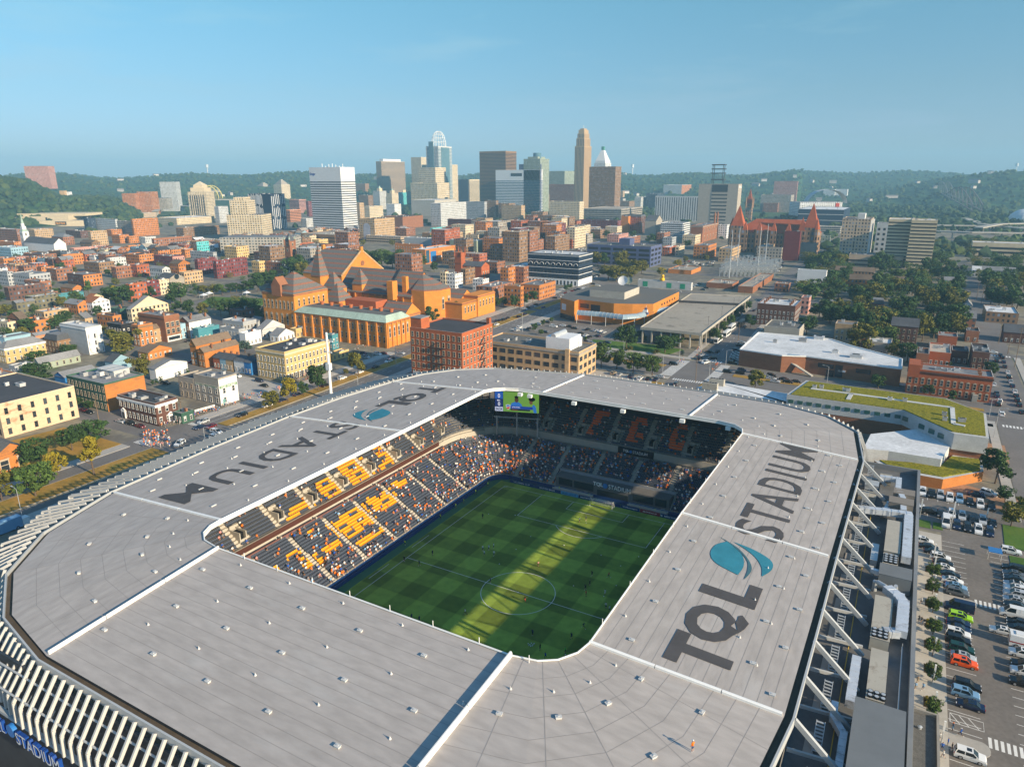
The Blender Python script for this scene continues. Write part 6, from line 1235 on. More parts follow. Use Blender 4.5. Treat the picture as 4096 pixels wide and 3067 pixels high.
 if 'sawtooth' in r_[7]:
  w,d,h,s_=dims(o)
  for k in range(14):MB().prism([(w,d*k/14),(w+1.6,d*(k+.2)/14),(w,d*(k+1)/14)],2,h-1).build('balcony_bay',WL['palegrey'],o)
  MB().box(w*.5,d*.2,h,w*.75,d*.6,h+6).build('penthouse',WL['palegrey'],o)
  for k in range(13):MB().box(w*.5-.5,-.08,6+k*(h-10)/13,w*.5+.5,.0,7.2+k*(h-10)/13).build('window',GLASS,o)
 if 'arch painted' in r_[7]:w,d,h,s_=dims(o);MB().poly([(w*.28+w*.22*math.cos(a)+w*.22,-.06,h*.62+w*.22*math.sin(a))for a in np.linspace(0,math.pi,12)]+[(w*.28,-.06,h*.1),(w*.72,-.06,h*.1)]).build('wall_painting',mat('painted_grey',(.40,.40,.45),.8,.25,.2),o)
 if 'wall painting' in r_[7]:w,d,h,s_=dims(o);MB().box(w,.5,h*.35,w+.05,d*.3,h*.8).box(w,d*.55,h*.2,w+.06,d*.8,h*.9).build('wall_painting',mat('painted_yellow',(.5,.42,.08),.8,.4,.3),o)
 if 'antenna frame' in r_[7]:pass
o=T('B',1590,830,292,1467,1690,'palegrey','glass tower topped by an open pointed dome of white ribs',win='none',units=0);w,d,h,s_=dims(o)
MB().box(w*.25,-1.5,h*.55,w*.62,0,h+14).box(w,d*.2,h*.3,w+1,d*.8,h-3).build('glass_front',TEALG,o)
for k in range(9):MB().box(w*(.03+k*.11),-.4,2,w*(.05+k*.11),.0,h-2).build('mullion',WL['palegrey'],o)
bands(o,4.2,.55,TEALG)
hc=(height_at(np.array(o.location),src('B',1570,160)[1]))-h
for k in range(16):
 a=2*math.pi*k/16;mb=MB();pts=[(w/2+w*.40*math.cos(a)*math.cos(t_*1.5)**.8,d/2+d*.40*math.sin(a)*math.cos(t_*1.5)**.8,h+hc*math.sin(t_*1.5))for t_ in np.linspace(0,1,9)]
 mb.tube(pts,.55,5);mb.build('tiara_rib',WHITEM,o)
for f_ in(.2,.4,.6,.8):t_=f_;MB().tube([(w/2+w*.40*math.cos(a)*math.cos(t_*1.5)**.8,d/2+d*.40*math.sin(a)*math.cos(t_*1.5)**.8,h+hc*math.sin(t_*1.5))for a in np.linspace(0,2*math.pi,25)],.4,5).build('tiara_ring',WHITEM,o)
o=T('C',612,830,292,543,687,'tan','tallest tower, tan brick with stepped set-backs near the top',win='none',units=0,fac='carew');w,d,h,s_=dims(o)
H2=height_at(np.array(o.location)+np.array([w,0,0]),src('C',612,135)[1])
def ribs(o,w0,w1,d0,d1,z0,z1,n=7):
 w,d,h,s_=dims(o)
 for k in range(n):x=w*w0+(w*w1-w*w0)*(k+.5)/n;MB().box(x-w*(w1-w0)/n*.22,d*d0-.06,z0+1,x+w*(w1-w0)/n*.22,d*d0+.05,z1-1.5).build('window_strip',FRD,o)
 for k in range(n):y=d*d0+(d*d1-d*d0)*(k+.5)/n;MB().box(w*w1-.05,y-d*(d1-d0)/n*.2,z0+1,w*w1+.06,y+d*(d1-d0)/n*.2,z1-1.5).build('window_strip',mat('strip_brown',(.16,.10,.055),.6,.1),o)
ribs(o,0,1,0,1,0,h)
for k,(f_,z1)in enumerate(((.08,.45),(.14,.72),(.2,.92),(.3,1.0))):tier(o,f_,1-f_,f_,1-f_,h+(H2-h)*(0 if k==0 else(.45,.72,.92)[k-1]),h+(H2-h)*z1,'tan')
for k,(f_,za,zb)in enumerate(((.08,0,.45),(.14,.45,.72))):ribs(o,f_,1-f_,f_,1-f_,h+(H2-h)*za,h+(H2-h)*zb,5)
MB().cyl(w*.5,d*.5,H2,H2+10,.5,6).build('mast',WHITEM,o)
o=T('C',795,815,438,710,857,'white','white tower with a steep pyramid roof and a green lantern',win='g',fac='pnc',units=0);w,d,h,s_=dims(o);H2=height_at(np.array(o.location)+np.array([w,0,0]),src('C',785,292)[1])-h
MB().box(w*.06,d*.06,h,w*.94,d*.94,h+H2*.15,0).build('colonnade',WL['white'],o);mb=MB();A=[(w*.08,d*.08),(w*.92,d*.08),(w*.92,d*.92),(w*.08,d*.92)];Bq=[(w*.38,d*.38),(w*.62,d*.38),(w*.62,d*.62),(w*.38,d*.62)]
for i in range(4):j=(i+1)%4;mb.poly([(*A[i],h+H2*.15),(*A[j],h+H2*.15),(*Bq[j],h+H2*.78),(*Bq[i],h+H2*.78)])
mb.build('pyramid_roof',WL['white'],o);MB().box(w*.4,d*.4,h+H2*.78,w*.6,d*.6,h+H2,0).build('lantern',mat('lantern_green',(.05,.22,.16),.6,.1),o)
o=T('C',1602,945,728,1240,1613,'palegrey','pale concrete block with narrow vertical window slots',win='v',sx=5,ww=1.6,units=0)
o=T('C',1928,985,622,1616,1988,'stone','brown concrete bank tower with a dark banded centre and blank corners',win='none',rc='tan',units=4);w,d,h,s_=dims(o)
MB().box(w*.34,-.2,3,w*.74,.1,h-.5).build('recess',DKB,o)
for k in range(9):MB().box(w*.34,-.5,6+k*(h-18)/9,w*.74,-.1,6+k*(h-18)/9+(h-18)/9*.62).build('spandrel',WL['stone'],o)
text_obj('sign_lettering','CINCINNATI BELL',TXTW,(w+.2,d*.15,h-7),(0,1,0),(0,0,1),4,d*.7,.03,o)
fr=MB()
for x in(.3,.56):
 for y in(.3,.7):fr.bar((w*x,d*y,h),(w*x,d*y,h+36),1.0,1.0)
for z in(8,20,28,36):fr.box(w*.27,d*.25,h+z,w*.6,d*.75,h+z+2)
fr.build('antenna_frame',FRD,o)
o=T('C',1192,1338,1166,650,1294,'slateblue','slate blue office with ribbon windows behind the olive trees',win='none',rc='gravel',units=5);w,d,h,s_=dims(o)
for f_ in range(4):
 z=1.5+f_*(h-1.5)/4
 for k in range(5):MB().box(w*(.02+.2*k),-.1,z,w*(.18+.2*k),.05,z+(h/4)*.5).build('window_band',DKB,o)
 for k in range(3):MB().box(w-.05,d*(.06+.32*k),z,w+.1,d*(.28+.32*k),z+(h/4)*.5).build('window_band',DKB,o)
MB().box(w*.45,d*.3,h,w*.62,d*.7,h+7).build('penthouse',WL['slateblue'],o)
o=T('C',572,1502,1238,138,697,'navy','navy painted department store with white arches and window lines',win='w',style='d',fl=4.6,sx=3.6,ww=1.7,wh=2.6,rc='white',cornice='palegrey',skipg=True,units=6);w,d,h,s_=dims(o)
MB().box(0,-.12,.1,w,.0,5.2).box(w,0,.1,w+.12,d,5.2).build('ground_floor',WL['white'],o)
for x in np.arange(2.2,w,3.6):MB().box(x-.7,-.2,.4,x+.9,-.1,4.2).build('shop_window',GLASS,o)
for x in np.arange(3,w-2,w/9):MB().tube([(x+2.0*math.cos(a),-.15,h*.66+2.0*math.sin(a))for a in np.linspace(0,math.pi,9)],.22,5).build('arch',WL['white'],o)
for z in(5.3,h*.36,h*.55,h*.8):MB().box(-.1,-.25,z,w+.1,-.02,z+.45).box(w+.02,-.1,z,w+.25,d,z+.45).build('string_course',WL['white'],o)
o=T('D',1400,1032,614,1242,None,'cream','wide tan apartment slab with dark balcony bands at the right',win='none',d=24,rc='white',units=3,w=None);w,d,h,s_=dims(o);bands(o,3.6,.36)
o=T('D',1238,1010,606,1046,None,'cream','left half of the tan banded apartment slab',win='none',d=26,rc='white',units=3);bands(o,3.6,.36);o=T('D',1044,920,640,944,None,'palegrey','narrow tan wing with square windows beside the banded slab',win='w',fl=6,sx=6.5,ww=2.6,wh=3,style='d',d=24)
o=T('D',1155,1015,930,918,None,'warm','low podium garage below the tan banded slab',win='none',d=20);bands(o,4.4,.4,DKB,1.5,1);o=T('D',915,1015,915,702,None,'warm','left wing of the low podium garage',win='none',d=30);bands(o,4.4,.4,DKB,1.5,1)
o=T('D',1752,905,800,1752,2420,'cream','long cream office among trees at the right edge',win='none',d=24,rc='white');bands(o,5,.5)
# ---------------------------------------------------------------- landmarks modelled one by one
ORB=wallm('hall_brick',(.56,.215,.040));STRIPE=bpy.data.materials.new('striped_slate');STRIPE.use_nodes=True
t=STRIPE.node_tree;N=t.nodes;b=N['Principled BSDF'];b.inputs['Roughness'].default_value=.9;tcn=N.new('ShaderNodeTexCoord');sp=N.new('ShaderNodeSeparateXYZ');t.links.new(tcn.outputs['Object'],sp.inputs[0])
ma=N.new('ShaderNodeMath');ma.operation='MULTIPLY';t.links.new(sp.outputs[2],ma.inputs[0]);ma.inputs[1].default_value=1/3.1;mf=N.new('ShaderNodeMath');mf.operation='FRACT';t.links.new(ma.outputs[0],mf.inputs[0]);mg=N.new('ShaderNodeMath');mg.operation='GREATER_THAN';t.links.new(mf.outputs[0],mg.inputs[0]);mg.inputs[1].default_value=.70
nz=N.new('ShaderNodeTexNoise');nz.inputs['Scale'].default_value=1.2;nz.inputs['Detail'].default_value=6;t.links.new(tcn.outputs['Object'],nz.inputs['Vector']);mm_=N.new('ShaderNodeMix');mm_.data_type='RGBA';t.links.new(mg.outputs[0],mm_.inputs['Factor']);mm_.inputs['A'].default_value=(.135,.125,.115,1);mm_.inputs['B'].default_value=(.25,.10,.055,1)
m3=N.new('ShaderNodeMapRange');m3 .inputs[1].default_value=.3;m3 .inputs[2].default_value=.7;m3 .inputs[3].default_value=.8;m3 .inputs[4].default_value=1.2;t.links.new(nz.outputs[0],m3 .inputs[0]);v3=N.new('ShaderNodeVectorMath');v3 .operation='SCALE';t.links.new(mm_.outputs['Result'],v3 .inputs[0]);t.links.new(m3 .outputs[0],v3 .inputs['Scale']);t.links.new(v3 .outputs[0],b.inputs['Base Color'])
hall=thing('concert_hall','grand orange brick concert hall with striped slate roofs and turrets','concert hall',(0,0,G0));BOXES.append((-355,160,-185,335,30,'orange brick concert hall'))
def block(o,x0,y0,x1,y1,h,wm=ORB,roof=None,rh=0,rm=STRIPE,hip=0,name='wall',trim=True,z=0):
 mb=MB().prism([(x0,y0),(x1,y0),(x1,y1),(x0,y1)],z,h,0,bottom=False)
 if trim:mb.box(x0-.25,y0-.25,h-1.3,x1+.25,y0,h-.5,1).box(x1,y0-.25,h-1.3,x1+.25,y1+.25,h-.5,1)
 mb.build(name,[wm,WL['brick']],o)
 if roof:
  r=gable_part(o,x1-x0,y1-y0,h,rh,roof[-1],rm,wm,hip=hip);r.location=(x0,y0,0)
  return r
def wins(o,x0,y0,w,d,h,**k):e=put('window_bay',None,o,(x0,y0,0));windows(e,w,d,h,**k);return e
def hx(p,z):return at(*p,z)[:2]
block(hall,-262,183,-189,205,15)
mb=MB();A=[(-262.5,182.5,15.2),(-188.5,182.5,15.2),(-188.5,205.5,15.2),(-262.5,205.5,15.2)];Q=[(-258,186.5,18.6),(-192,186.5,18.6),(-192,201.5,18.6),(-258,201.5,18.6)]
for i in range(4):j=(i+1)%4;mb.poly([A[i],A[j],Q[j],Q[i]],1 if i in(0,1,3)else 0)
mb.poly(Q,0);mb.build('roof',[RF['gravel'],RF['copper']],hall)
for x in np.arange(-252,-194,8):MB().cyl(x,197,18.4,20,1.0,10,0,1.3).cyl(x,197,20,20.6,1.4,10).build('roof_ventilator',mat('terracotta',(.42,.13,.05),.8,.1),hall)
for k in range(11):
 x=-262+73*k/10;MB().box(x-.7,182.2,0,x+.7,183,14.4).build('pilaster',ORB,hall)
for y in np.arange(184,205,4.2):MB().box(-189,y-.5,0,-188.3,y+.5,14.4).build('pilaster',ORB,hall)
def wrow(o,x0,x1,n,y,z,ww,wh,style='ka',rz=0):
 for i in range(n):
  x=x0+(x1-x0)*(i+.5)/n;put('window',WIN[style],o,(x,y,z)if not rz else(y,x,z),rz=rad(rz),scale=(ww,1,wh))
wrow(hall,-262,-189,30,183,9.2,1.2,3.2);wrow(hall,-262,-189,20,183,3.2,1.4,3.4,'k');wrow(hall,184,205,5,-189,6,1.6,5.5,'ka',90)
block(hall,-291,184,-263,214,26,roof='hy',rh=12,hip=1.1);wrow(hall,-291,-263,8,184,16,1.6,4.5);wrow(hall,-291,-263,6,184,6,1.8,6);wrow(hall,186,212,6,-263,18,1.5,4,'ka',90)
MB().prism([(-281,183),(-273,183),(-273,184.5),(-281,184.5)],24,31).poly([(-281,183,31),(-273,183,31),(-277,183,36)]).poly([(-281,183,31),(-277,183,36),(-277,190,36),(-281,190,31)]).poly([(-273,183,31),(-273,190,31),(-277,190,36),(-277,183,36)]).build('gable_dormer',WL['brick'],hall)
def at_h(t,x,y,z):p=at(t,x,y,z);return float(p[0]),float(p[1])
block(hall,-354,282,-313,332,23,roof='gx',rh=17,trim=False);MB().tube([(-313,307,30),(-312.6,307,30)],2,14).build('round_window',WL['brick'],hall);MB().box(-314.6,305.6,38,-312.6,308.4,43).box(-355,305.6,38,-353,308.4,43).build('gable_finial',ORB,hall)
for s_ in(1,-1):MB().bar((-313.2,307+s_*25.5,22.6),(-313.2,307+s_*.5,40.2),1.0,1.1).build('gable_coping',WL['tan'],hall)
block(hall,-294,257,-227,289,16.5,roof='gx',rh=15.5)
for x in np.arange(-290,-230,6.2):MB().box(x-.6,256.4,4,x+.6,257,15.9).build('pilaster',ORB,hall)
MB().bar((-247.5,256.2,17.2),(-247.5,272.8,33),.9,.9).build('roof_joint',FRD,hall)
mb=MB();oc=[(-222+14*math.cos(a),273+16*math.sin(a))for a in np.linspace(math.pi/8,2*math.pi+math.pi/8,8,endpoint=False)];mb.prism(oc,0,21,0,bottom=False)
for i in range(8):j=(i+1)%8;mb.poly([(*oc[i],21),(*oc[j],21),(-228,273,31)],1)
mb.build('apse',[ORB,STRIPE],hall);wrow(hall,266,280,2,-208.9,8,2.6,7,'ka',90);MB().box(-244,252,14,-239,257.5,27).box(-236,259,14,-232.5,262,30).build('chimney_stack',ORB,hall)
for x,y,s_,h_,rh_ in((-270,231,14,15,12),(-287,246,12,20,12),(-276,262,9,22,11),(-322,268,9,24,24)):
 mb=MB().box(x-s_/2,y-s_/2,0,x+s_/2,y+s_/2,h_,0);q=s_/2+.4
 for a,b_ in(((-q,-q),(q,-q)),((q,-q),(q,q)),((q,q),(-q,q)),((-q,q),(-q,-q))):mb.poly([(x+a[0],y+a[1],h_),(x+b_[0],y+b_[1],h_),(x,y,h_+rh_)],1)
 mb.build('turret',[ORB,STRIPE],hall)
MB().box(-262,230,0,-236,242,16.5).build('stage_block',WL['red'],hall);block(hall,-234,232,-214,250,9,roof='gx',rh=7);block(hall,-246,287,-206,304,12,roof='gx',rh=6);block(hall,-218,272,-195,291,12.5);block(hall,-206,291,-194,315,15);wrow(hall,292,314,5,-194,7,1.6,4,'ka',90);wrow(hall,274,290,4,-195,5,1.6,4,'ka',90)
tv=thing('broadcast_house','brown and orange brick broadcasting house with a curved glass arcade','building',(0,0,G0));zt=14
P=[at_h('G',420,432,zt),at_h('G',540,462,zt),at_h('G',575,445,zt),at_h('G',880,480,zt),at_h('G',1042,485,zt),at_h('G',1220,485,zt),at_h('G',1443,378,zt),at_h('G',1100,330,zt),at_h('G',700,330,zt),at_h('G',460,392,zt)]
MB().prism(ccw(P),0,zt,0,1,bottom=False).build('wall',[ORB,RF['gravel']],tv);BOXES.append((-150,300,-50,420,14,'broadcasting house with the glass arcade'))
Pq=[at_h('G',672,360,zt+5),at_h('G',972,385,zt+5),at_h('G',1100,335,zt+5),at_h('G',820,312,zt+5)];MB().prism(ccw(Pq),zt,zt+5,0,1,bottom=False).build('plant_box',[WL['conc'],RF['gravel']],tv)
def onwall(a,b_,f0,f1,z0,z1,name,m,dd=.1):
 a,b_=np.array(a),np.array(b_);u=b_-a;n=np.array([u[1],-u[0]])/np.linalg.norm(u)*dd;p,q=a+u*f0,a+u*f1
 return MB().prism([tuple(p),tuple(p+n),tuple(q+n),tuple(q)][::-1],z0,z1).build(name,m,tv)
onwall(P[0],P[1],.1,.4,6.2,10.5,'name_panel',WL['white']);onwall(P[2],P[3],.05,.3,8.5,11.5,'window_band',DKB);onwall(P[2],P[3],.36,.62,6.5,11.5,'window_band',DKB)
onwall(P[0],P[1],0,1,.1,3.4,'recess',DKB);onwall(P[2],P[5],.0,1,.1,4.2,'recess',DKB,.14)
for k in range(6):onwall(P[5],P[6],.3+.1*k,.34+.1*k,10,11.4,'window',GLASS)
arc=[at_h('G',570,560,7),at_h('G',760,575,7),at_h('G',960,600,7),at_h('G',1080,590,7),at_h('G',1180,560,7),at_h('G',1360,525,7)]
GA=mat('arcade_glass',(.25,.34,.40),.25,.1,.3,spec=.5)
pts=[]
for a,b_ in zip(arc[:-1],arc[1:]):
 for f_ in np.linspace(0,1,6,endpoint=False):pts.append((a[0]+(b_[0]-a[0])*f_,a[1]+(b_[1]-a[1])*f_))
pts.append(arc[-1]);mb=MB();rb=MB();NA=8;prev=None
for i,p in enumerate(pts):
 a,b_=np.array(pts[max(i-1,0)]),np.array(pts[min(i+1,len(pts)-1)]);d_=(b_-a)/np.linalg.norm(b_-a);n_=np.array([d_[1],-d_[0]]);ring=[(p[0]+n_[0]*2.6*math.cos(t_),p[1]+n_[1]*2.6*math.cos(t_),6.0+2.8*math.sin(t_))for t_ in np.linspace(0,math.pi,NA)]
 if prev:
  for k in range(NA-1):mb.poly([prev[k],prev[k+1],ring[k+1],ring[k]])
 rb.tube(ring,.13,5);prev=ring
 if i%4==0:MB().cyl(ring[0][0],ring[0][1],0,6,.22,6).build('arcade_post',BEAMM,tv)
mb.build('arcade_glass',GA,tv);rb.build('arcade_rib',BEAMM,tv)
bp=at_h('G',1148,660,0);MB().box(bp[0]-1.8,bp[1]-1.8,0,bp[0]+1.8,bp[1]+1.8,7,0).build('clock_pier',ORB,tv);mb=MB()
for k in range(4):s_=2.1-.5*k;mb.box(bp[0]-s_,bp[1]-s_,7+1.5*k,bp[0]+s_,bp[1]+s_,8.5+1.5*k,k%2)
mb.build('striped_cap',[WL['slateblue'],WL['white']],tv)
for gx,gy,s_ in((960,310,4.6),(1010,300,3.6)):
 q=at_h('G',gx,gy,3);ds=thing('satellite_dish','%s satellite dish behind the broadcasting house'%('large white' if s_>4 else 'smaller grey green'),'dish',(*q,G0+1.5),0,'satellite dishes');mb=MB()
 for k in range(5):
  r0,r1=s_*k/5,s_*(k+1)/5
  for i in range(16):a,b_=2*math.pi*i/16,2*math.pi*(i+1)/16;f=lambda r,t_:(r*math.cos(t_),-.18*r*r/s_*1.6+.8*r*math.sin(t_)*.6,s_*1.1+r*math.sin(t_)*.85);mb.poly([f(r0,a),f(r1,a),f(r1,b_),f(r0,b_)])
 mb.build('reflector',WL['white']if s_>4 else WL['sage'],ds);MB().bar((0,1,0),(0,.3,s_*1.1),.8,.8).build('pedestal',GALV,ds)
z2=9.5;Q=[at_h('G',1110,690,z2),at_h('G',1640,745,z2),at_h('G',2062,415,z2),at_h('G',1545,395,z2)];pk=thing('parking_deck','two level concrete parking deck with an empty stained top','parking deck',(0,0,G0));BOXES.append((-60,240,-20,420,9,'two level parking deck'))
MB().prism(ccw(Q),z2-1.0,z2-.2,0,bottom=True).build('deck_slab',mat('deck_concrete',(.33,.29,.235),.95,.10,.03,.1,.6,dirt=('#4b443c',.09,.55)),pk);mb=MB();QQ=ccw(Q)
for i in range(4):mb.bar((*QQ[i],z2-.4),(*QQ[(i+1)%4],z2-.4),.35,1.6)
mb.build('parapet',WL['conc'],pk)
for f_ in np.linspace(.03,.97,14):
 for(a,b_)in((Q[1],Q[2]),):p=np.array(a)*(1-f_)+np.array(b_)*f_;MB().box(p[0]-1.4,p[1]-.4,0,p[0]-.7,p[1]+.4,z2-1).build('column',WL['conc'],pk)
for f_ in np.linspace(.03,.97,7):p=np.array(Q[0])*(1-f_)+np.array(Q[1])*f_;MB().box(p[0]-.4,p[1]+.4,0,p[0]+.4,p[1]+1.2,z2-1).build('column',WL['conc'],pk)
for f_ in(.15,.4,.65,.9):
 for g_ in(.05,.95):p=(np.array(Q[0])*(1-g_)+np.array(Q[1])*g_)*(1-f_)+(np.array(Q[3])*(1-g_)+np.array(Q[2])*g_)*f_;MB().cyl(p[0],p[1],z2-.2,z2+6,.08,5).bar((p[0]-.5,p[1],z2+6),(p[0]+.5,p[1],z2+6),.2,.15).build('deck_lamp',FRD,pk)
MB().bar((*(np.array(Q[0])*.3+np.array(Q[3])*.7),z2+.7),(*(np.array(Q[1])*.3+np.array(Q[2])*.7),z2+.7),.06,1.6).build('deck_fence',FRD,pk)
mk=B('G',1545,352,292,1088,1560,'palegrey','white flat roofed market with green panels',rc='white',win='none',H=None,cat='market');w,d,h,s_=dims(mk)
for k in(.1,.55,.8):MB().box(w*k,-.1,1,w*(k+.09),.0,h-.6).build('green_panel',mat('panel_green',(.03,.28,.16),.6,.1),mk)
q=(mk.location.x+w*.45,mk.location.y+d*.4,G0+h);dk=thing('inflatable_duck','giant yellow inflatable duck on the white market roof','inflatable',q,rad(-60));YD=mat('duck_yellow',(.85,.48,.01),.4,.03);mb=bmesh.new()
def bm_ell(mb,c,r,sub=2):bmesh.ops.create_icosphere(mb,subdivisions=sub,radius=1,matrix=Matrix.Translation(c)@Matrix.Diagonal((*r,1)))
bm_ell(mb,(0,0,1.9),(2.9,2.2,1.9),3);bm_ell(mb,(-2.4,0,2.9),(1.1,1.0,.8));bm_ell(mb,(1.2,0,3.5),(1.2,1.1,1.3));bm_ell(mb,(1.5,0,5.0),(1.45,1.35,1.4),3);me=bpy.data.meshes.new('body');mb.to_mesh(me);mb.free();me.materials.append(YD);me.polygons.foreach_set('use_smooth',[True]*len(me.polygons));put('body',me,dk)
mb=bmesh.new();bm_ell(mb,(3.0,0,4.8),(.75,.6,.28));me=bpy.data.meshes.new('beak');mb.to_mesh(me);mb.free();me.materials.append(CL['orange']);put('beak',me,dk)
for s_ in(1,-1):MB().tube([(2.5,s_*.75,5.5),(2.62,s_*.85,5.55)],.2,8).build('eye',FRD,dk)
B('G',1548,212,182,1348,1635,'orange','flat orange brick store behind the white market',rc='tan',win='none');B('G',2082,375,325,1955,2260,'brick','low brick plant building beside the substation',rc='tan',win='none',H=5);B('G',1905,345,300,1680,1960,'brick','low brick wall block in front of the substation',rc='tan',win='none',H=4)
ss=thing('substation','electrical substation with a forest of pale steel frames','substation',(0,0,G0));r=random.Random(3);n_=0
for i in range(13):
 for j in range(6):
  a=at_h('G',1790+i*36+j*12,240-j*18,0);mb=MB();h_=r.uniform(7,12)
  mb.bar((a[0],a[1],0),(a[0],a[1],h_),.45,.45).bar((a[0]+5,a[1],0),(a[0]+5,a[1],h_),.45,.45).bar((a[0]-1,a[1],h_),(a[0]+6,a[1],h_),.4,.5).bar((a[0],a[1],h_),(a[0]+5,a[1],h_*.5),.2,.2).bar((a[0]+1,a[1]-3,h_*.6),(a[0]+1,a[1]+6,h_*.6),.25,.25);mb.build('steel_frame',GALV,ss);n_+=1
for k,(x,y)in enumerate(((1873,255),(1937,215),(2118,205),(2180,160))):q=at_h('G',x,y,0);MB().cyl(q[0],q[1],0,46,.5,8,0,.25).build('lightning_mast',GALV,ss)
ch=thing('city_hall','brown stone city hall with steep red tile roofs and a clock tower','city hall',(0,0,G0));SB=wallm('brown_sandstone',(.26,.155,.09));SBF=facade('facade_cityhall',(.26,.155,.09),(.05,.05,.06),4.4,6,.4,.6);TIL=RF['tile']
a0=ground(*src('C',1905,1205));a1=ground(*src('D',420,870));X0,Y0=float(a0[0]),float(a0[1]);X1=float(a1[0])+6;X1=max(X1,X0+60);Lh=26
BOXES.append((X0,Y0,X1,Y0+60,40,'red roofed city hall'));block(ch,X0,Y0,X1,Y0+45,Lh,SBF,'hx',16,TIL,1,trim=False)
def pav(x,y,s_,h_,rh_,wm=SBF,rm=TIL,name='pavilion',n=4):
 mb=MB();P=[(x+s_*.72*math.cos(a),y+s_*.72*math.sin(a))for a in np.linspace(0,2*math.pi,n,endpoint=False)+math.pi/n];mb.prism(P,0,h_,0,bottom=False)
 for i in range(n):j=(i+1)%n;mb.poly([(*P[i],h_),(*P[j],h_),(x,y,h_+rh_)],1)
 return mb.build(name,[wm,rm],ch)
pav(X0+4,Y0+4,16,34,26);pav(X0-3,Y0+1,6,32,13,n=8);pav(X1-8,Y0+6,16,34,30);pav(X1-1,Y0+1,6,32,14,n=8);pav(X1-18,Y0+1,8,30,17)
for k in range(4):pav(X0+14+k*(X1-X0-30)/4,Y0-.5,7,29,11)
for k in range(6):MB().box(X0+14+k*(X1-X0-30)/6,Y0-1,Lh,X0+17+k*(X1-X0-30)/6,Y0+6,Lh+3.6).build('dormer',SB,ch)
tw=at_h('C',2040,940,0);hT=height_at(np.array([*tw,G0]),src('C',2040,785)[1]);hS=height_at(np.array([*tw,G0]),src('C',2050,655)[1]);x,y=tw;s_=13
MB().box(x-s_/2,y-s_/2,0,x+s_/2,y+s_/2,hT-G0,0).box(x-s_/2-1,y-s_/2-1,hT*.78,x+s_/2+1,y+s_/2+1,hT*.80,0).build('clock_tower',SBF,ch);pav(x,y,s_*.95,hT,hS-hT,SB,TIL,'tower_spire')
for q in((-1,-1),(1,-1),(1,1),(-1,1)):MB().cyl(x+q[0]*s_*.5,y+q[1]*s_*.5,hT-10,hT+6,1.5,8).cyl(x+q[0]*s_*.5,y+q[1]*s_*.5,hT+6,hT+15,1.7,8,0,.2).build('pinnacle',SB,ch)
MB().tube([(x,y-s_/2-.1,hT*.66),(x,y-s_/2-.4,hT*.66)],3.4,20).build('clock_face',mat('clock_face',(.10,.13,.13),.5,0),ch)
def church(name,label,t,base,top,spire,u0,wall,scap,s_=None):
 a=ground(*src(t,*base));h1=height_at(a,src(t,0,top)[1]);h2=height_at(a,src(t,0,spire)[1]);s_=s_ or 6;o=thing(name,label,'church',(float(a[0]),float(a[1]),G0));mb=MB().box(-s_/2,0,0,s_/2,s_,h1,0)
 for i in range(4):A=[(-s_/2,0),(s_/2,0),(s_/2,s_),(-s_/2,s_)];j=(i+1)%4;mb.poly([(*A[i],h1),(*A[j],h1),(0,s_/2,h2)],1)
 mb.build('tower',[WL[wall],RF[scap]],o)
 for z in(h1*.5,h1*.78):put('window',WIN['ka'],o,(0,0,z),scale=(s_*.25,1,h1*.13));put('window',WIN['ka'],o,(s_/2,s_/2,z),rz=rad(90),scale=(s_*.25,1,h1*.13))
 return o,h1,h2
o,h1,h2=church('white_church','white church with a clock steeple, green spire and long grey nave','A',(210,862),705,655,0,'white','copper',8)
MB().box(-2.6,1.4,h1,2.6,6.6,h1+7,0).cyl(0,4,h1+7,h1+11,2.2,8,0).cyl(0,4,h1+11,h1+24,1.9,8,1,.1).build('belfry',[WL['white'],RF['copper']],o);q=ground(*src('A',650,870));wn=abs(float(q[0])-o.location.x);n1=MB().box(4,-1,0,wn,15,11).build('nave_wall',WL['white'],o);g_=gable_part(o,wn-4,16,11,7,'x',RF['slate'],WL['white']);g_.location=(4,-1,0);MB().tube([(0,-.05,h1*.88),(0,-.25,h1*.88)],1.4,14).build('clock_face',mat('clock_face',(.10,.13,.13),.5,0),o)
o,h1,h2=church('brick_church','red brown brick church tower with a spire and pinnacles by the park','B',(282,1292),1112,1038,0,'brick','slate',9)
for q in((-1,0),(1,0),(1,1),(-1,1)):MB().cyl(q[0]*4.2,q[1]*8.6,h1-5,h1+2,.9,8).cyl(q[0]*4.2,q[1]*8.6,h1+2,h1+6,1,8,1,.1).build('pinnacle',[WL['brick'],RF['copper']],o)
n1=MB().box(10,2,0,26,30,11).build('nave_wall',WL['brick'],o);g_=gable_part(o,16,28,11,9,'y',RF['slate'],WL['brick']);g_.location=(10,2,0)
o=B('B',1948,1420,1332,1772,2016,'red','red brick church with a dark slate gable roof','gx','slate',rh=None,win='none',cat='church',minh=13);w,d,h,s_=dims(o);MB().box(-6,-2,0,1.5,5,h+12,0).box(-6.4,-2.4,h+2,1.9,5.4,h+3,0).build('bell_tower',WL['red'],o)
for q in((-6,-2),(1.5,-2),(1.5,5),(-6,5)):MB().cyl(q[0],q[1],h+9,h+18,.8,6,0,.1).build('pinnacle',WL['red'],o)
wrow(o,1,d-1,3,w+.05,4,1.5,5,'ka',90)
o=B('A',1462,1190,1112,1358,1590,'stone','stone church with a rose window gable and slate roof','gx','slate',win='none',cat='church',minh=10);w,d,h,s_=dims(o);MB().tube([(w,d/2,h+1),(w+.3,d/2,h+1)],min(2.6,d*.16),16).build('rose_window',GLASS,o);wrow(o,d*.2,d*.8,3,w+.05,3,1.6,5,'ka',90)
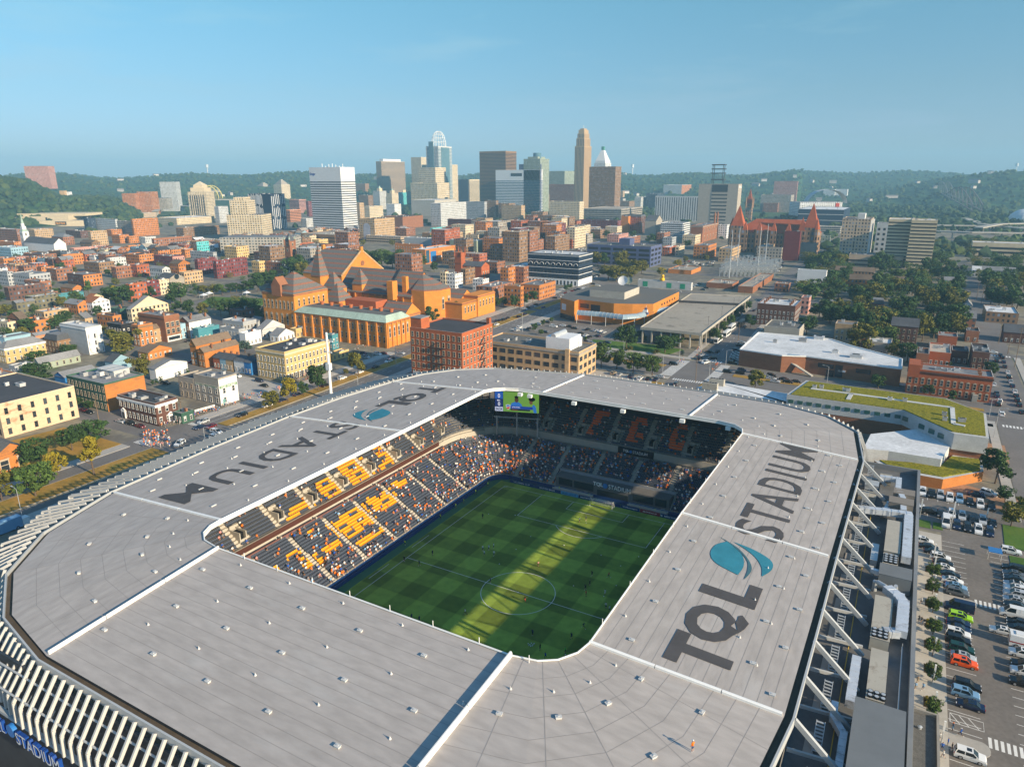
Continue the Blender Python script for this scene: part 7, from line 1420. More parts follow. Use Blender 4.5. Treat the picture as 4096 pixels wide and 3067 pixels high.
o=B('C',1240,1062,935,1150,1298,'stone','dark stone church with a slate gable','gx','slate',win='none',cat='church')
o=B('C',1640,1125,985,1545,1785,'brick','brick temple with pointed windows and twin minarets','flat','grey',win='none',cat='temple',cornice='stone');w,d,h,s_=dims(o);wrow(o,3,d-3,6,w+.05,h*.62,2.2,5,'ka',90);wrow(o,3,d-3,5,w+.05,3,2.2,6,'ka',90)
hm=height_at(np.array([o.location.x+w,o.location.y+d*.8,G0]),src('C',0,858)[1])
for k in(.72,.9):MB().cyl(w,d*k,h,hm-5,1.5,8).cyl(w,d*k,hm-5,hm-4,2.2,8).cyl(w,d*k,hm-4,hm-1.5,1.2,8).cyl(w,d*k,hm-1.5,hm,1.3,8,0,.1).build('minaret',WL['brick'],o)
o=B('B',1467,1312,1190,1345,1722,'orange','orange school with blue and yellow window panels','flat','white',rc='white',win='none',sx=3)if False else B('B',1467,1312,1190,1345,1722,'orange','orange school with blue and yellow window panels',rc='white',win='none');w,d,h,s_=dims(o)
MB().box(w,d*.02,1,w+.15,d*.12,h-.5).build('glass_stair',BLUEG,o);MB().box(w,d*.16,2,w+.15,d*.34,h-2.5).build('blue_panel',WL['blue'],o)
for f_ in(.25,.6):
 for k in range(11):MB().box(w,d*(.4+.052*k),h*f_+1,w+.1,d*(.42+.052*k),h*f_+3.4).build('window',WL['yellow']if f_>.5 else WL['white'],o)
B('B',1425,1232,1146,1200,1428,'orange','left wing of the orange school',rc='white',fac='orsch',win='w',style='w',sx=4)
PT=facade('facade_lattice',(.30,.36,.38),(.13,.17,.19),4,4,.5,.5);o=B('B',1908,1242,1112,1672,1968,'sage','grey arts school clad in a lattice screen',rc='white',win='none');o.children[0].data.materials[0]=PT;o.children[0].data.materials[1]=PT
B('B',1640,1165,1098,1280,1682,'grey','long teal grey wing of the arts school',rc='white',win='none')
gs=thing('green_roof_school','white panelled school with a planted green roof and grey walkways','school',(0,0,G0));zt=11.5;SED=patchmat('sedum',['#4a5214','#6b6a1a','#8a8024','#5d6318','#7d6a26'],.6,fine=.5,fscale=2.2)
P=ccw([at_h('H',165,1245,zt+G0),at_h('H',330,1125,zt+G0),at_h('H',1545,1285,zt+G0),at_h('H',1885,1415,zt+G0),at_h('H',1910,1625,zt+G0),at_h('H',1610,1585,zt+G0),at_h('H',1175,1385,zt+G0)]);BOXES.append((30,100,110,215,12,'green roofed school'))
cx_,cy_=np.mean([p[0]for p in P]),np.mean([p[1]for p in P]);Pin=[(cx_+(p[0]-cx_)*.965,cy_+(p[1]-cy_)*.93)for p in P]
MB().prism(P,5.8,zt,0,0,bottom=True).build('upper_wall',WL['palegrey'],gs);MB().prism([(cx_+(p[0]-cx_)*.985,cy_+(p[1]-cy_)*.97)for p in P],0,5.79,0,bottom=False).build('lower_wall',WL['brick'],gs);MB().prism(Pin,zt,zt+.35,0,bottom=False).build('planted_roof',SED,gs)
def gpt(x,y,z=zt):return at_h('H',x,y,z+G0)
for A in([(370,1205),(720,1250),(1590,1370)],[(1590,1370),(1600,1510),(1700,1530)],[(720,1250),(690,1300)]):
 for a,b_ in zip(A[:-1],A[1:]):MB().bar((*gpt(*a),zt+.45),(*gpt(*b_),zt+.45),1.5,.3).build('roof_walkway',WL['palegrey'],gs)
for x,y in((400,1200),(460,1200),(660,1225),(690,1230),(1050,1305),(1180,1315),(1525,1480),(1520,1435),(1660,1490),(1685,1490)):q=gpt(x,y);put('roof_unit',UNIT,gs,(q[0],q[1],zt+.4),scale=(1.5,1.2,1.3))
PA,PB=at_h('H',165,1245,zt+G0),at_h('H',1175,1385,zt+G0)
for k in range(12):p=np.array(PA)*(1-(k+.5)/12)+np.array(PB)*((k+.5)/12);MB().box(p[0]-1.0,p[1]-.18,zt-3.4,p[0]+1.0,p[1]+.3,zt-2.0).build('window',mat('green_glass',(.03,.10,.09),.15,0,spec=.6),gs)
Q1,Q2=at_h('H',1175,1385,zt+G0),at_h('H',1610,1585,zt+G0)
for k in range(4):f_=(.06,.4,.6,.78)[k];p=np.array(Q1)*(1-f_)+np.array(Q2)*f_;MB().bar((p[0]-1,p[1]+.5,zt-2.8),(p[0]+1,p[1]-1.0,zt-2.8),.3,1.7).build('window',mat('green_glass',(.03,.10,.09),.15,0,spec=.6),gs)
zg=8;W_=ccw([at_h('I',850,280,zg),at_h('I',1225,240,zg),at_h('I',1510,375,zg),at_h('I',1435,490,zg),at_h('I',1000,420,zg),at_h('I',790,400,zg)]);MB().prism(W_,0,zg-G0,0,1,bottom=False).build('gym_block',[WL['palegrey'],RF['white']],gs)
zl=5;W_=ccw([at_h('I',880,500,zl),at_h('I',1440,540,zl),at_h('I',1530,455,zl),at_h('I',1780,480,zl),at_h('I',1785,590,zl),at_h('I',1450,655,zl),at_h('I',1000,575,zl)]);cx_,cy_=np.mean([p[0]for p in W_]),np.mean([p[1]for p in W_]);MB().prism(W_,0,zl-G0,0,1,bottom=False).build('entrance_block',[WL['orange'],WL['palegrey']],gs);MB().prism([(cx_+(p[0]-cx_)*.92,cy_+(p[1]-cy_)*.85)for p in W_],zl-G0,zl-G0+.3,0,bottom=False).build('planted_roof',SED,gs)
for k in range(3):p=np.array(at_h('I',1470,655,2))*(1-k/2.4)+np.array(at_h('I',1690,610,2))*(k/2.4);MB().box(p[0]-.2,p[1]-.3,.2,p[0]+2.0,p[1]+.2,2.8).build('glass_door',WL['palegrey'],gs)
zw=9;W_=ccw([at_h('N',1590,215,zw),at_h('N',1770,165,zw),at_h('H',170,1240,zw),at_h('H',165,1325,zw),at_h('N',2400,345,zw)]);an=thing('annexe','low white roofed annexe tucked behind the far right stadium corner','annexe',(0,0,G0));MB().prism(W_,0,zw-G0,0,1,bottom=False).build('wall',[WL['palegrey'],RF['white']],an)
for k in range(2):q=at_h('N',1640+60*k,225-35*k,zw);cu=MB().box(q[0],q[1],zw-G0,q[0]+6.4,q[1]+2.6,zw+1.3);[cu.cyl(q[0]+.8+1.2*i,q[1]+1.3,zw+1.3,zw+1.6,.5,10,1)for i in range(5)];cu.build('cooling_unit',[BEIGE,FRD],an)
# ---------------------------------------------------------------- right hand neighbourhood
sc=thing('recreation_centre','long brick recreation centre with white roofs and outside stairs','building',(0,0,G0));zr=10;BOXES.append((-5,225,90,270,10,'brick recreation centre'))
W_=ccw([at_h('G',1968,862,zr),at_h('H',120,915,zr),at_h('H',330,922,zr),at_h('H',1155,1032,zr),at_h('H',1160,945,zr),at_h('H',720,830,zr),at_h('H',540,772,zr),at_h('H',250,745,zr),at_h('G',2130,715,zr)])
MB().prism(W_,0,zr-G0,0,1,bottom=False).build('wall',[WL['brick'],RF['white']],sc);mb=MB()
for i in range(len(W_)):mb.bar((*W_[i],zr-G0+.2),(*W_[(i+1)%len(W_)],zr-G0+.2),.4,.6)
mb.build('roof_edge',WHITEM,sc);SA,SB_=np.array(at_h('H',330,922,zr)),np.array(at_h('H',1155,1032,zr))
for f_,w_,z0,z1,m_ in((.14,.17,4.2,6.4,GLASS),(.24,.08,.2,3.4,DKB),(.33,.08,.6,6.6,GLASS),(.55,.15,4,6.2,GLASS),(.36,.08,3.2,4.2,WL['white'])):p=SA+(SB_-SA)*f_;q=SA+(SB_-SA)*(f_+w_);MB().bar((p[0],p[1]-.05,(z0+z1)/2),(q[0],q[1]-.05,(z0+z1)/2),.3,z1-z0).build('window_band',m_,sc)
p=SA;MB().bar((p[0]-7,p[1]-1.2,5.2),(p[0]+4.5,p[1]-6,.4),1.8,.5).bar((p[0]-10,p[1]-.6,5.2),(p[0]-6.5,p[1]-1.2,5.2),2.4,.5).bar((p[0]-8,p[1]-1.6,0),(p[0]-8,p[1]-1.6,5),.6,.6).build('outside_stair',WL['conc'],sc);MB().box(p[0]-9,p[1]-.5,0,p[0]-3,p[1]+2,8.6).build('glass_entrance',mat('arcade_glass',(.25,.34,.40)),sc)
for x,y,s_ in((440,770,5),(580,890,3),(760,930,5.5),(60,800,2),(300,790,4)):q=at_h('H',x,y,zr);put('roof_unit',UNIT,sc,(q[0],q[1],zr-G0),scale=(s_,s_*.6,1.8))
o=B('H',1182,1230,1030,1180,1948,'red','long three storey red brick terrace with cream window heads at the right','flat','grey',d=13,fl=4.1,sx=2.55,ww=1.25,wh=2.5,style='ka',cornice='dark',chim=6,faces='F');w,d,h,s_=dims(o)
MB().box(-.1,-.6,h-3.2,w*.14,d*.9,h+2.6).build('end_tower',WL['red'],o);MB().box(w*.8,-1.6,0,w*.86,-.1,3.2).build('porch',WL['conc'],o)
for r_ in((745,795,657,582,'tan','tan four storey brick flats with a dark cornice','flat','grey',{}),(1272,842,668,1066,'dark','dark brown five storey flats with arched windows and a gable','gx','slate',dict(style='ka')),(866,872,778,752,'brick','brick house left of the white roofed stone house','flat','grey',{}),(1064,892,818,866,'stone','stone house with a white flat roof and roof windows','flat','white',{}),(1392,992,908,1285,'brick','brick house with a dark roof terrace','flat','black',{}),(1562,1012,902,1396,'red','red brick house with a long tan roof','flat','tan',dict(d=24)),(1736,965,888,1590,'dark','dark brick rear house beside a steel chimney','flat','black',{}),(1890,1048,898,1772,'dark','tall dark brick house nearest the right street','flat','black',dict(d=22)),(1638,802,760,1472,'red','low red house with a grey roof','flat','grey',{}),(1812,802,712,1714,'brick','narrow brick house with a black roof by the right street','flat','black',{}),(1518,692,642,1405,'red','red house with a white roof','flat','white',{}),(2152,642,558,1886,'brown','wide brown flat roofed hall beyond the right street','flat','white',dict(d=30)),(2020,428,368,1890,'brick','gabled brick house beyond the right street','gy','brown',dict(rh=4)),(2230,815,722,2042,'dark','dark roofed brick chapel at the right edge','gx','slate',{}),(556,522,462,440,'black','dark house with an orange furnished roof balcony','flat','grey',{}),(860,622,562,750,'brick','brick house behind the tan four storey flats','flat','slate',{}),(1000,512,472,882,'red','small red mansard house among the trees','mansard','grey',{}),(1240,482,442,1110,'tan','small tan house among the trees','flat','grey',{}),(1766,546,482,1690,'grey','grey gabled house among the trees','gy','grey',dict(rh=3)),(1800,637,592,1700,'brick','brick house with a pale dormer','gx','grey',{}),(1622,382,350,1522,'red','small red house with white windows','flat','grey',{}),(962,378,338,770,'palegrey','pale flat house among the trees','flat','grey',{}),(950,308,266,650,'orange','long orange brick terrace with brown gables','gx','brown',{}),(915,218,192,580,'brown','long brown shingled terrace roof','gx','brown',{}),(1310,312,282,1005,'brown','brown terrace half hidden by trees','gx','brown',{}),(1322,238,212,1060,'brown','rear brown terrace half hidden by trees','gx','brown',{}),(1640,332,278,1520,'orange','stepped orange gabled houses','gx','grey',{}),(1842,200,176,1765,'white','small white shed roof house','gx','white',{}),(2140,225,185,1845,'palegrey','long pale zigzag roofed building','gx','grey',{}),(1976,300,262,1902,'brick','brick house with a hipped roof by the power poles','hx','brown',{}),(2260,482,412,2112,'grey','grey terrace at the right edge','gx','grey',{}),(486,362,186,258,'white','tall white house with a plain sunlit wall','flat','grey',dict(win='none',uR=506)),(218,668,492,-90,'dark','big dark brick block with white chimneyed roofs','flat','white',dict(uR=291,chim=8)),(272,742,692,-30,'conc','low open concrete garage','flat','gravel',dict(uR=322,win='none')),(340,560,420,286,'pink','pink brick house right of the big dark brick block','flat','grey',{}),(180,330,300,60,'brick','low brick shed with an orange end wall','flat','tan',{}),(370,310,262,262,'tan','tan gabled house below the tall white house','gx','brown',{})):
 kw=dict(r_[8]);uR=kw.pop('uR',None);kw.setdefault('d',None if uR else random.uniform(11,15));B('H',r_[0],r_[1],r_[2],r_[3],uR,r_[4],r_[5],roof=r_[6],rc=r_[7],minh=6,sx=2.7,**kw)
for r_ in(('G',75,492,325,-70,78,'orange','tall orange brick house at the bend of the far parkway','grey'),('G',236,434,312,64,376,'orange','orange brick corner hall with large windows across from the broadcasting house','grey'),('G',102,292,152,-40,252,'brick','brick block with a painted side wall beside the navy store','white'),('F',1722,335,215,1648,1786,'white','white narrow house behind the concert hall','grey'),('F',2182,302,160,2112,2240,'orange','orange brick flats behind the concert hall','grey'),('F',2042,472,328,1902,2232,'brick','big brown brick block behind the hall right wing','grey'),('F',1640,330,195,1590,1662,'cream','pale cream block rising behind the hall apse','tan'),('F',2082,205,112,1948,2152,'brick','brick tenement with stepped walls near the red church','grey'),('F',1812,300,170,1785,1892,'brown','brown tenement behind the white narrow house','black'),('F',1960,318,262,1872,2012,'white','white gabled house with a porch behind the concert hall','grey')):
 B(*r_[:8],rc=r_[8],minh=8,chim=1)
 # ---------------------------------------------------------------- far structures
DS=lambda t,x,y,z=G0:ground(*src(t,x,y),z)
def far_block(t,x0,x1,yt,dist,dep,h,wall,label,fac=None,cat='building',name='building',m=None):
 u0,u1=src(t,x0,yt)[0],src(t,x1,yt)[0];d0=np.array([(u0-IW/2)/FL,-(src(t,0,yt)[1]-IH/2)/FL,1.0])@CR;P=CP+d0*dist;d1=np.array([(u1-IW/2)/FL,0,1.0])@CR;w_=(u1-u0)/FL*dist;r_=CR[0];a=math.atan2(r_[1],r_[0])
 o=thing(name,label,cat,(float(P[0]),float(P[1]),float(P[2])-h),a);BOXES.append((P[0],P[1],P[0]+w_,P[1]+dep,h,label))
 MB().prism([(0,0),(w_,0),(w_,dep),(0,dep)],0,h,0,1,bottom=False).build('wall',[m or facade('facade_far_'+fac,tuple(WL[wall].diffuse_color[:3]),(.05,.06,.07),4,3.4,.55,.5)if fac else WL[wall],RF['grey']],o);o['_dims']=(w_,dep,h,1);return o
o=far_block('A',203,412,140,2060,30,64,'pink','brown apartment tower alone on top of the wooded hill at the left','ap1',name='tower',cat='tower')
far_block('A',1050,1160,375,1900,40,70,'orange','left red brick riverside flats','rv1');far_block('A',1180,1300,362,1920,40,76,'orange','taller red brick riverside flats','rv1');o=far_block('A',1375,1512,275,2100,30,118,'palegrey','white banded glass tower at the foot of the far hills','wg1',name='tower',cat='tower')
far_block('A',0,366,458,1770,20,38,'stone','long concrete office with deep square windows below the hill','of1');far_block('A',1300,1440,415,2000,30,30,'palegrey','low pale riverside block beside the white banded glass tower','of1')
o=far_block('A',1620,1775,362,1680,50,90,'cream','cream art deco tower with a pyramid top and vertical piers','ts1',name='tower',cat='tower');w_,d_,h_,_q=dims(o);MB().box(w_*.12,5,h_,w_*.88,d_-5,h_+9).box(w_*.25,10,h_+9,w_*.75,d_-10,h_+15).poly([(w_*.25,10,h_+15),(w_*.75,10,h_+15),(w_*.5,d_/2,h_+24)]).poly([(w_*.75,10,h_+15),(w_*.75,d_-10,h_+15),(w_*.5,d_/2,h_+24)]).build('pyramid_top',WL['cream'],o)
for k in range(7):MB().box(w_*(.1+.12*k),-.6,6,w_*(.15+.12*k),-.1,h_-8).build('window_slot',DKB,o)
o=far_block('A',1955,2260,560,1130,46,70,'cream','white stepped art deco apartment building','sw1');w_,d_,h_,_q=dims(o);MB().box(w_*.1,4,h_,w_*.6,d_-6,h_+22,0).box(w_*.2,8,h_+22,w_*.5,d_-10,h_+27,0).build('stepped_top',facade('facade_far_sw1',(.6,.49,.33),(.05,.06,.07),4,3.4,.55,.5),o)
o=far_block('A',0,722,612,1480,90,24,'cream','wide cream casino with low stacked roofs and a dark sign');w_,d_,h_,_q=dims(o);MB().box(w_*.05,12,h_,w_*.5,d_,h_+8).box(w_*.55,6,h_,w_*.8,d_,h_+10).box(w_*.1,24,h_+8,w_*.95,d_,h_+13).build('upper_roof',WL['cream'],o);MB().box(w_*.66,-1,h_-9,w_*.79,0,h_-2).build('sign_panel',FRD,o);text_obj('sign_lettering','Hard Rock',mat('sign_gold',(.7,.3,.03),.5,0,emit=.3),(w_*.665,-1.1,h_-7),(1,0,0),(0,0,1),3.4,w_*.115,.02,o)
far_block('A',0,985,548,1745,6,30,'stone','long stone retaining wall below the wooded hill',name='retaining_wall',cat='wall');far_block('A',1895,2520,757,900,40,20,'conc','concrete garage with maroon panels','mg1')
for k in range(9):far_block('A',290+44*k,330+44*k,(392,380,408,412,418,352,362,402,420)[k],1880+12*k,14,20,('white','navy','white','palegrey','cream','tan','white','pink','cream')[k],'hillside house %s'%('with a white front left of the others','in dark blue','with a white upper box','in pale grey','in cream','with a tan tall front','in white high on the slope','in pink','in cream at the right end')[k],None,'house','house')
AY=mat('bridge_yellow',(.62,.52,.16),.6,.05);o=thing('arch_bridge','pale yellow steel arch bridge behind the cream art deco tower','bridge');P0=CP+(np.array([(src('A',1715,0)[0]-IW/2)/FL,-(src('A',0,420)[1]-IH/2)/FL,1.0])@CR)*2300
for s_ in(0,34):
 mb=MB();pts=[tuple(P0+CR[0]*(66*(1-math.cos(a))/2*1.0)+np.array([0,0,40*math.sin(a)])-CR[0]*0+np.array([-s_*.7,s_,0]))for a in np.linspace(0,math.pi,21)];mb.tube(pts,1.6,6)
 for p in pts[2:-2:2]:mb.bar(p,(p[0],p[1],P0[2]-6),.6,.6)
 mb.build('arch',AY,o)
MB().bar(tuple(P0-CR[0]*30+np.array([-10,17,-4])),tuple(P0+CR[0]*130+np.array([-10,17,-4])),26,3).build('bridge_deck',WL['conc'],o)
def viaduct(name,label,pts,wd,z,cat='viaduct'):
 o=thing(name,label,cat);P=[DS(*p,z)for p in pts];mb=MB()
 for a,b_ in zip(P[:-1],P[1:]):mb.bar(tuple(a),tuple(b_),wd,1.6)
 mb.build('deck',WL['conc'],o)
 for a,b_ in zip(P[:-1],P[1:]):
  n_=max(1,int(np.linalg.norm(b_-a)/45))
  for k in range(n_):p=a+(b_-a)*(k+.5)/n_;MB().box(p[0]-1,p[1]-1,0,p[0]+1,p[1]+1,z).build('pier',WL['conc'],o)
 return o
viaduct('viaduct','curving highway viaduct at the foot of the far hills',[('A',1160,462),('A',1320,470),('A',1400,490),('A',1340,530)],14,14);viaduct('viaduct','long straight highway viaduct behind the courthouse',[('A',1400,472),('A',1620,486),('A',1840,500)],16,16)
for k,(a,b_,c_)in enumerate((((1440,650),(1800,655),(2320,668)),((1450,700),(1750,712),(2300,720)),((1700,590),(1850,640),(2300,690)),((1820,672),(2000,640),(2320,632)))):viaduct('viaduct','highway viaduct at the right, %s'%('topmost of the level decks','lowest of the level decks','deck sloping down from the truss bridge','ramp rising to the right edge')[k],[('D',*a),('D',*b_),('D',*c_)],13,9+3*(k%2))
ar=B('D',640,655,520,264,752,'navy','dark blue arena hall with a pale flat roof edge',rc='white',win='none');w,d,h,s_=dims(ar)
for z in(h*.3,h*.68):MB().box(0,-.3,z,w,0,z+1.2).build('pale_band',WL['palegrey'],ar)
st2=far_block('D',278,645,452,1560,60,30,'white','white football ground with a curved steel roof by the river','fs1','stadium','far_stadium');w_,d_,h_,_q=dims(st2);mb=MB();r_=RF['white']
for k in range(12):
 a0,a1=math.pi*k/12,math.pi*(k+1)/12;f=lambda a,q:(w_*.36+w_*.95*(1-math.cos(a))/2,40+q,h_-4+30*math.sin(a));mb.poly([f(a0,0),f(a1,0),f(a1,26),f(a0,26)])
mb.build('curved_roof',r_,st2);MB().box(w_*.84,-1,h_-14,w_*.93,0,h_-2).build('red_screen',mat('screen_red_far',(.4,.04,.02),.5,0),st2)
o=thing('truss_bridge','long steel truss bridge across the river valley at the right','bridge');Pa,Pb=DS('D',1620,470,30),DS('D',1800,560,16);Pa=CP+(Pb-CP)*1.9;Pa[0]-=150;Pa[2]=40;Pb[2]=24
for s_ in(-9,9):
 mb=MB();n_=14;nrm2=np.array([1,.2,0])*s_
 for k in range(n_):
  a,b_=Pb+(Pa-Pb)*k/n_+nrm2,Pb+(Pa-Pb)*(k+1)/n_+nrm2;t0,t1=12+26*abs(math.sin(math.pi*2*k/n_)),12+26*abs(math.sin(math.pi*2*(k+1)/n_));up3=np.array([0,0,1]);mb.bar(tuple(a+up3*t0),tuple(b_+up3*t1),1.8,1.8).bar(tuple(a),tuple(b_),2,2.5).bar(tuple(a),tuple(b_+up3*t1),1,1).bar(tuple(a),tuple(a+up3*t0),1,1)
 mb.build('truss',mat('truss_brown',(.16,.15,.14),.6,.1),o)
dm=thing('dome_hall','white inflated dome at the right edge','dome',tuple(DS('D',2225,612)));mb=MB();R_=34
for i in range(6):
 for k in range(20):
  f=lambda i_,k_:(R_*math.cos(i_*math.pi/12)*math.cos(k_*math.pi/10),R_*math.cos(i_*math.pi/12)*math.sin(k_*math.pi/10),R_*.75*math.sin(i_*math.pi/12));mb.poly([f(i,k),f(i,k+1),f(i+1,k+1),f(i+1,k)])
mb.build('dome',WL['white'],dm)
# ---------------------------------------------------------------- hills and far woods
WOOD=patchmat('wooded_hill',['#22381f','#304a26','#26402a','#3f5a2e','#2a4523'],.012,fine=.3,fscale=.06)
from mathutils import noise as mn
def hill_height(th,r):
 """ground height of the country beyond the town; th = bearing from the town in degrees, 0 = +Y, positive to the left"""
 big=0.0
 def ss(a,b,x):t_=min(1,max(0,(x-a)/(b-a)));return t_*t_*(3-2*t_)
 top=106+9*math.sin(th*.31)+9*math.sin(th*.83+1);r0,r1=(2500,4300)if th>8 else(2900+260*(8-th)/8,5200+(0 if th>-2 else 400))
 big=top*ss(r0,r1,r)
 if th<6:big=max(big,(88+5*math.sin(th*.9))*ss(2500,3600,r)*ss(6,-3,th)+12*ss(2500,3600,r)*ss(2,-8,th))
 near=float(np.interp(th,[56.3,58,61.3,62.7,65,80],[0,36,44,84,96,100]))*ss(1740,2120,r)*(1-ss(2600,3300,r))
 return max(big,near)
mb_v,mb_f=[],[];TH=np.linspace(-26,88,300);RR=np.concatenate([np.linspace(700,2300,48),np.linspace(2340,5800,90),np.linspace(5900,9000,14)])
for r_ in RR:
 for th in TH:
  a=rad(90+th);x,y=CP[0]+r_*math.cos(a),CP[1]+r_*math.sin(a);hgt_=hill_height(th,r_)
  if hgt_>3:hgt_+=(mn.noise((x*.0022,y*.0022,0))*12+mn.noise((x*.02,y*.02,3))*6+random.uniform(-3,3))*min(1,hgt_/40)
  mb_v.append((x,y,hgt_-2.5 if hgt_<1 else hgt_))
nT=len(TH)
for i in range(len(RR)-1):
 for j in range(nT-1):mb_f.append((i*nT+j+1,i*nT+j,(i+1)*nT+j,(i+1)*nT+j+1)[::-1])
me=bpy.data.meshes.new('hills');me.from_pydata(mb_v,[],mb_f);me.materials.append(WOOD);me.update();put('hills',me,kind='structure')
bm_=bmesh.new();bmesh.ops.create_icosphere(bm_,subdivisions=1,radius=1);ICO_V=np.array([v.co for v in bm_.verts]);ICO_F=[tuple(v.index for v in f.verts)for f in bm_.faces];bm_.free()
def clumps(name,pts,label,mats):
 V,F,MI=[],[],[]
 for k,(x,y,z,s)in enumerate(pts):
  P=ICO_V*(1+RNG.normal(size=(len(ICO_V),1))*.22)*np.array([s,s,s*.85])+np.array([x,y,z+s*.4]);n0=len(V)*len(ICO_V);V.append(P);F+=[tuple(i+n0 for i in f)for f in ICO_F];MI+=[int(RNG.integers(len(mats)))]*len(ICO_F)
 me=bpy.data.meshes.new(name);me.from_pydata(np.concatenate(V).tolist(),[],F)
 for m_ in mats:me.materials.append(m_)
 me.polygons.foreach_set('material_index',MI);me.update();return put(name,me,kind='stuff',label=label,cat='woods')
WM=[mat('woods_'+n,c,.9,.3,.05,.3,.6)for n,c in(('a',(.024,.050,.020)),('b',(.036,.066,.020)),('c',(.055,.078,.022)),('d',(.028,.052,.026)))]
pts=[]
while len(pts)<5200:
 th=random.uniform(-24,70);r_=random.uniform(2500,5300);h_=hill_height(th,r_)
 if h_<6:continue
 a=rad(90+th);x,y=CP[0]+r_*math.cos(a),CP[1]+r_*math.sin(a);pts.append((x,y,h_+mn.noise((x*.0022,y*.0022,0))*12*min(1,h_/40)+random.uniform(-1,2),random.uniform(5,10)))
clumps('far_woods',pts,'unbroken woods covering the far ridges',WM)
pts=[]
while len(pts)<1700:
 th=random.uniform(56,67);r_=random.uniform(1760,2500);h_=hill_height(th,r_)
 if h_<4:continue
 a=rad(90+th);pts.append((CP[0]+r_*math.cos(a),CP[1]+r_*math.sin(a),h_+random.uniform(-1,3),random.uniform(5,9)))
clumps('hill_woods',pts,'dense woods on the near hill at the left',WM)
pts=[]
def free(x,y,m_=4):return not any(b[0]-m_<x<b[2]+m_ and b[1]-m_<y<b[3]+m_ for b in BOXES)
while len(pts)<3600:
 th=random.uniform(-25,9)if random.random()<.82 else random.uniform(9,60);r_=random.uniform(850 if th<6 else 1500,3000)**1.0;a=rad(90+th);x,y=CP[0]+r_*math.cos(a),CP[1]+r_*math.sin(a)
 if mn.noise((x*.004,y*.004,7))<-.12 or not free(x,y,8):continue
 pts.append((x,y,G0,random.uniform(4,9)))
clumps('valley_woods',pts,'tree cover of the river valley behind the right hand towers',WM)
for k in range(70):
 th=random.uniform(-22,58);r_=random.uniform(2600,4200);a=rad(90+th);h_=hill_height(th,r_);x,y=CP[0]+r_*math.cos(a),CP[1]+r_*math.sin(a);w_=random.uniform(14,40)
 if k==0:hm_=MB().box(-.5,-.5,0,.5,.5,1,0).poly([(-.55,-.55,1),(.55,-.55,1),(.55,0,1.4),(-.55,0,1.4)],1).poly([(.55,.55,1),(-.55,.55,1),(-.55,0,1.4),(.55,0,1.4)],1).mesh('far_house',[mat('far_house_wall',(.5,.46,.42),.8,.1,.1,objvar=.35),mat('far_house_roof',(.22,.20,.19),.9,.1)])
 put('far_house',hm_,None,(x,y,h_+random.uniform(4,9)),rz=random.uniform(0,3),scale=(w_,12,random.uniform(7,12)),label='small pale house among the trees of the far slopes',cat='house',group='houses dotted over the far slopes')
for u_,v_ in((829,665),(2530,665),(4066,660)):
 d_=np.array([(u_-IW/2)/FL,-(v_+12-IH/2)/FL,1.0])@CR;P=CP+d_*4700;q=thing('water_tower','pale water tower on the skyline %s'%{829:'at the left',2530:'above the middle ridge',4066:'at the right edge'}[u_],'water tower',tuple(P-np.array([0,0,30])));MB().cyl(0,0,0,44,3,8).tube([(0,0,40),(0,0,46),(0,0,56),(0,0,60)],9,12).build('tank',WL['white'],q)
 # ---------------------------------------------------------------- infill houses that close the blocks of the old town
SHORT={}
def near_label(x,y):
 b=min((q for q in BOXES if q[5]and 'infill' not in q[5]),key=lambda q:(max(q[0]-x,0,x-q[2]))**2+(max(q[1]-y,0,y-q[3]))**2);return b
def rel(x,y):
 b=near_label(x,y);cx,cy=(b[0]+b[2])/2,(b[1]+b[3])/2;dx,dy=x-cx,y-cy;u0,u1=proj((x,y,5))[0],proj((cx,cy,5))[0];d0,d1=proj((x,y,5))[2],proj((cx,cy,5))[2]
 wd='left of' if u0<u1-14 else('right of' if u0>u1+14 else('behind' if d0>d1 else 'in front of'))
 t_=b[5].split(' ');cut=6
 while cut>3 and t_[min(cut,len(t_))-1]in('a','with','and','the','of','in','left','right','behind','before','at','on','beside','by','under','small','white','dark','flat','its'):cut-=1
 return wd+' the '+' '.join(t_[:cut])
ORDW=['first','second','third','fourth','fifth','sixth','seventh','eighth','ninth','tenth','eleventh','twelfth']
LATE=[]
def late(o,base):LATE.append((o,base))
def clip(t_,n=16):
 w_=t_.split(' ')
 if len(w_)<=n:return t_
 w_=w_[:n]
 while w_[-1]in('a','with','and','the','of','in','left','right','behind','before','at','on','beside','by','under','small','white','dark','flat','its','front','one','two','three','long','low'):w_.pop()
 return ' '.join(w_)
def finish_labels():
 groups={}
 for o,b in LATE:groups.setdefault(b,[]).append(o)
 for b,L_ in groups.items():
  L_.sort(key=lambda o:proj(o.location)[0])
  for i,o in enumerate(L_):o['label']=clip(b)if len(L_)==1 else clip(b,12)+', %s from the left'%ORDW[min(i,11)]
rI=random.Random(21)
